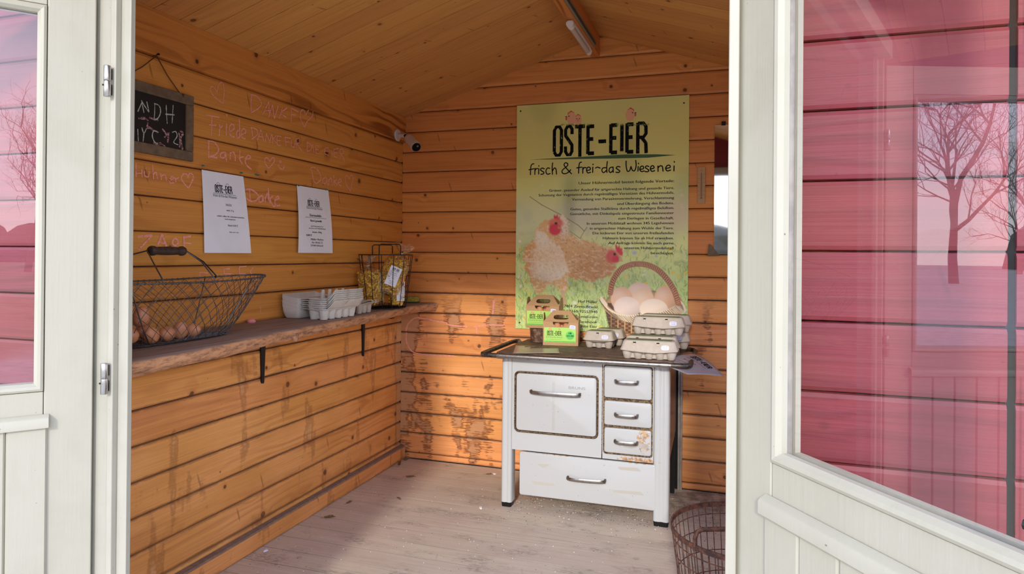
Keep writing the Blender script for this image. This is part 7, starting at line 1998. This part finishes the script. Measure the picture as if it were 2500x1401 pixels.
MB().grid(FSf, 16, 12).build('sheet', M['lamin'], fs_, world=True, smooth=True, solid=0.0004)
def fsp(a, b):
    # text runs along v, lines stacked along u
    q = Vector(FSf(1 - b, a)); e1 = Vector(FSf(min(1, 1 - b + 0.01), a)) - q; e2 = Vector(FSf(1 - b, min(1, a + 0.01))) - q
    n_ = e1.cross(e2).normalized(); n_ = n_ if n_.z > 0 else -n_
    return tuple(q + n_ * 0.0010)
mb = MB()
put_logo(mb, 0.82, 0.30, 0.24, -0.0001, fsp, 0.2) if False else None
def fsp2(a, b):
    # a along the upper-right edge (v: 1 -> 0 as u grows), b down the page
    return fsp(1 - a, b)
# heading near the upper right edge: direction from the top corner to the tip is increasing u at v ~ 0.85
def fsh(a, b):
    q = Vector(FSf(a, b)); e1 = Vector(FSf(min(1, a + 0.01), b)) - q; e2 = Vector(FSf(a, min(1, b + 0.01))) - q
    n_ = e1.cross(e2).normalized(); n_ = n_ if n_.z > 0 else -n_
    return tuple(q + n_ * 0.0010)
put_logo(mb, 0.22, 0.78, 0.76, 0.13, fsh, 0.24)
put_text(mb, 'frisch & frei-das Wiesenei', 0.22, 0.78, 0.68, 0.03, fsh)
put_text(mb, 'Eier Größe M', 0.28, 0.62, 0.56, 0.035, fsh, bold=0.01)
put_text(mb, '10 Stück 4,00 €', 0.22, 0.55, 0.42, 0.03, fsh)
put_text(mb, 'Freilandhaltung', 0.22, 0.50, 0.34, 0.025, fsh)
mb.build('printed_lines', M['ink'], fs_, world=True)

# ------------------------------------------------------------------ rusty wire bin
wb = thing('wire_bin', 'round rusty wire bin with a bent bail handle, cut off by the right door post', 'bin', (0.059, 2.300, 0))
RB1, RB0, HB = 0.235, 0.195, 0.300
def bp(a, h): r_ = RB0 + (RB1 - RB0) * h; return (r_ * math.cos(a), r_ * math.sin(a), 0.006 + (HB - 0.012) * h)
hoop = [bp(2 * PI * k / 56, 1.0) for k in range(56)]
L = []
for k in range(57):
    a = 2 * PI * k / 56
    L.append([((RB1 + dr) * math.cos(a), (RB1 + dr) * math.sin(a), HB + dz) for dr, dz in ((-0.0025, -0.016), (0.0025, -0.016), (0.003, -0.008), (0.0025, 0), (-0.0025, 0))])
MB().loft(L, True, False, False).build('rim_band', M['binrust'], wb, smooth=40)
for k in range(52):
    a = 2 * PI * k / 52
    MB().tube([bp(a, 0), bp(a, 0.5), bp(a, 0.97)], 0.0017, 5, caps=False).build('upright_wire', M['binrust'], wb)
for h in (0.0, 0.22, 0.46, 0.70, 0.88):
    MB().tube([bp(2 * PI * k / 48, h) for k in range(48)], 0.0017 if h else 0.003, 5, closed=True).build('hoop_wire', M['binrust'], wb, smooth=True)
fl_ = MB()
for k in range(-5, 6):
    d_ = k * 0.035; c_ = math.sqrt(RB0 ** 2 - d_ ** 2)
    fl_.tube([(-c_, d_, 0.006), (c_, d_, 0.006)], 0.0017, 4).tube([(d_, -c_, 0.006), (d_, c_, 0.006)], 0.0017, 4)
fl_.build('floor_wires', M['binrust'], wb)
a1 = math.atan2(2.124 - 2.300, -0.088 - 0.059)
P1 = Vector(bp(a1, 1.0)); P2 = Vector(bp(a1 + R(118), 1.0))
up = Vector((0, 0, 0.052)); inn = (Vector((0, 0, HB)) - P1).normalized()
dirr = (P2 - P1).normalized()
hd_ = [P1 + Vector((0, 0, -0.012)), P1 + up * 0.5, P1 + up * 0.85 + dirr * 0.006, P1 + up + dirr * 0.022, P1 + up * 1.02 + dirr * 0.06, P2 + up * 1.02 - dirr * 0.06, P2 + up - dirr * 0.022, P2 + up * 0.85 - dirr * 0.006, P2 + up * 0.5, P2 + Vector((0, 0, -0.012))]
MB().tube(hd_, 0.0072, 10).build('bail_handle', M['binrust'], wb, smooth=50)

# ------------------------------------------------------------------ litter on the floor
def dry_leaf(label, loc, rz, s_, curl):
    mb = MB()
    n_ = 14; out = []
    for k in range(n_):
        a = 2 * PI * k / n_
        r_ = s_ * (0.55 + 0.45 * abs(math.cos(a)) ** 1.5) * (1.0 if k % 2 == 0 else 0.68)
        out.append((r_ * math.cos(a), 0.62 * r_ * math.sin(a), 0.002 + curl * s_ * abs(math.sin(a)) * 0.5 + curl * s_ * 0.3 * max(0, math.cos(a))))
    mb.add([(0, 0, 0.001)] + out, [(0, 1 + k, 1 + (k + 1) % n_) for k in range(n_)])
    mb.tube([(-s_ * 0.9, 0, 0.002), (-s_ * 1.35, s_ * 0.1, 0.001)], 0.0006, 4)
    o = mb.build('dry_leaf', M['leafdry'], None, smooth=False, solid=0.0004)
    o.location = loc; o.rotation_euler = (0, 0, rz)
    return tag(o, label, 'leaf', 'dry leaves on the floor')
LV = [((-1.7171 + 0.03, 2.5892, 0.0), 0.4, 0.030, 0.5, 'largest dry brown leaf, lying near the foot of the left wall'),
      ((-1.5945, 3.2036, 0), 0.3, 0.032, 0.3, 'flat dry leaf in the sunlit floor beyond the large leaf'),
      ((-1.700, 2.7756, 0), 1.2, 0.020, 0.6, 'small curled leaf by the skirting, further back than the large leaf'),
      ((-1.748, 3.3736, 0), 2.0, 0.030, 0.9, 'curled leaf in the back left corner of the floor'),
      ((-1.745, 3.455, 0), 0.9, 0.022, 1.2, 'crumpled leaf tight in the corner below the board joint'),
      ((-1.5056, 2.9033, 0), 2.6, 0.018, 0.3, 'thin broken leaf in the middle of the sunlit floor'),
      ((-1.2153, 3.3768, 0), 0.2, 0.022, 0.5, 'small dry leaf near the back wall left of the stove')]
for l_, rz, s_, cu_, lab in LV: dry_leaf(lab, l_, rz, s_, cu_)
def scrap(label, name, cat, loc, s_, seed, mat):
    rr = random.Random(seed)
    mb = MB(); n_ = 6
    mb.loft([[(s_ * rr.uniform(0.6, 1.1) * math.cos(2 * PI * k / n_), 0.6 * s_ * rr.uniform(0.6, 1.1) * math.sin(2 * PI * k / n_), 0.0) for k in range(n_)],
             [(s_ * rr.uniform(0.6, 1.0) * math.cos(2 * PI * k / n_), 0.6 * s_ * rr.uniform(0.6, 1.0) * math.sin(2 * PI * k / n_), s_ * rr.uniform(0.2, 0.5)) for k in range(n_)]])
    o = mb.build(name, mat); o.location = loc; o.rotation_euler = (0, 0, rr.uniform(0, 3))
    return tag(o, label, cat)
scrap('white crumpled scrap on the floor left of the stove leg', 'paper_scrap', 'scrap', (-1.0883, 2.9182, 0.0), 0.015, 3, M['shell'])
scrap('pale lilac paper scrap on the shaded floor at the lower left', 'paper_scrap', 'scrap', (-1.735, 2.2235, 0.0), 0.013, 4, M['pricetag'])
scrap('white scrap at the foot of the back wall left of the stove', 'paper_scrap', 'scrap', (-1.19, 3.40, 0.0), 0.014, 5, M['shell'])
gr = MB(); rr = random.Random(9)
for i in range(1500):
    if i < 900: x_, y_ = rr.uniform(-0.98, -0.02), rr.gauss(3.12, 0.14)
    else: x_, y_ = rr.uniform(-1.76, -0.1), rr.uniform(1.5, 3.45)
    if not (1.3 < y_ < 3.48): continue
    s_ = rr.uniform(0.0008, 0.0032) * (1.0 if i < 900 else 0.8)
    a = rr.uniform(0, 6)
    gr.add([(x_ + s_ * math.cos(a + t), y_ + s_ * math.sin(a + t), 0.0002) for t in (0, 2.1, 4.2)] + [(x_, y_, s_)], [(0, 1, 3), (1, 2, 3), (2, 0, 3)])
g_ = gr.build('floor_grit', M['dirt']); g_['kind'] = 'stuff'; tag(g_, 'fine brown grit scattered under the stove and over the floorboards', 'grit')
gr = MB()
for i in range(420):
    x_, y_ = (rr.uniform(-0.98, -0.25), rr.gauss(3.05, 0.10)) if i < 170 else (rr.uniform(-1.76, -0.1), rr.uniform(1.6, 3.45))
    s_ = rr.uniform(0.001, 0.0035); a = rr.uniform(0, 6)
    gr.add([(x_ + s_ * math.cos(a + t), y_ + s_ * math.sin(a + t), 0.0002) for t in (0, 2.1, 4.2)] + [(x_, y_, s_ * 0.8)], [(0, 1, 3), (1, 2, 3), (2, 0, 3)])
g_ = gr.build('shell_crumbs', M['shell']); g_['kind'] = 'stuff'; tag(g_, 'white eggshell crumbs scattered over the floorboards', 'crumbs')
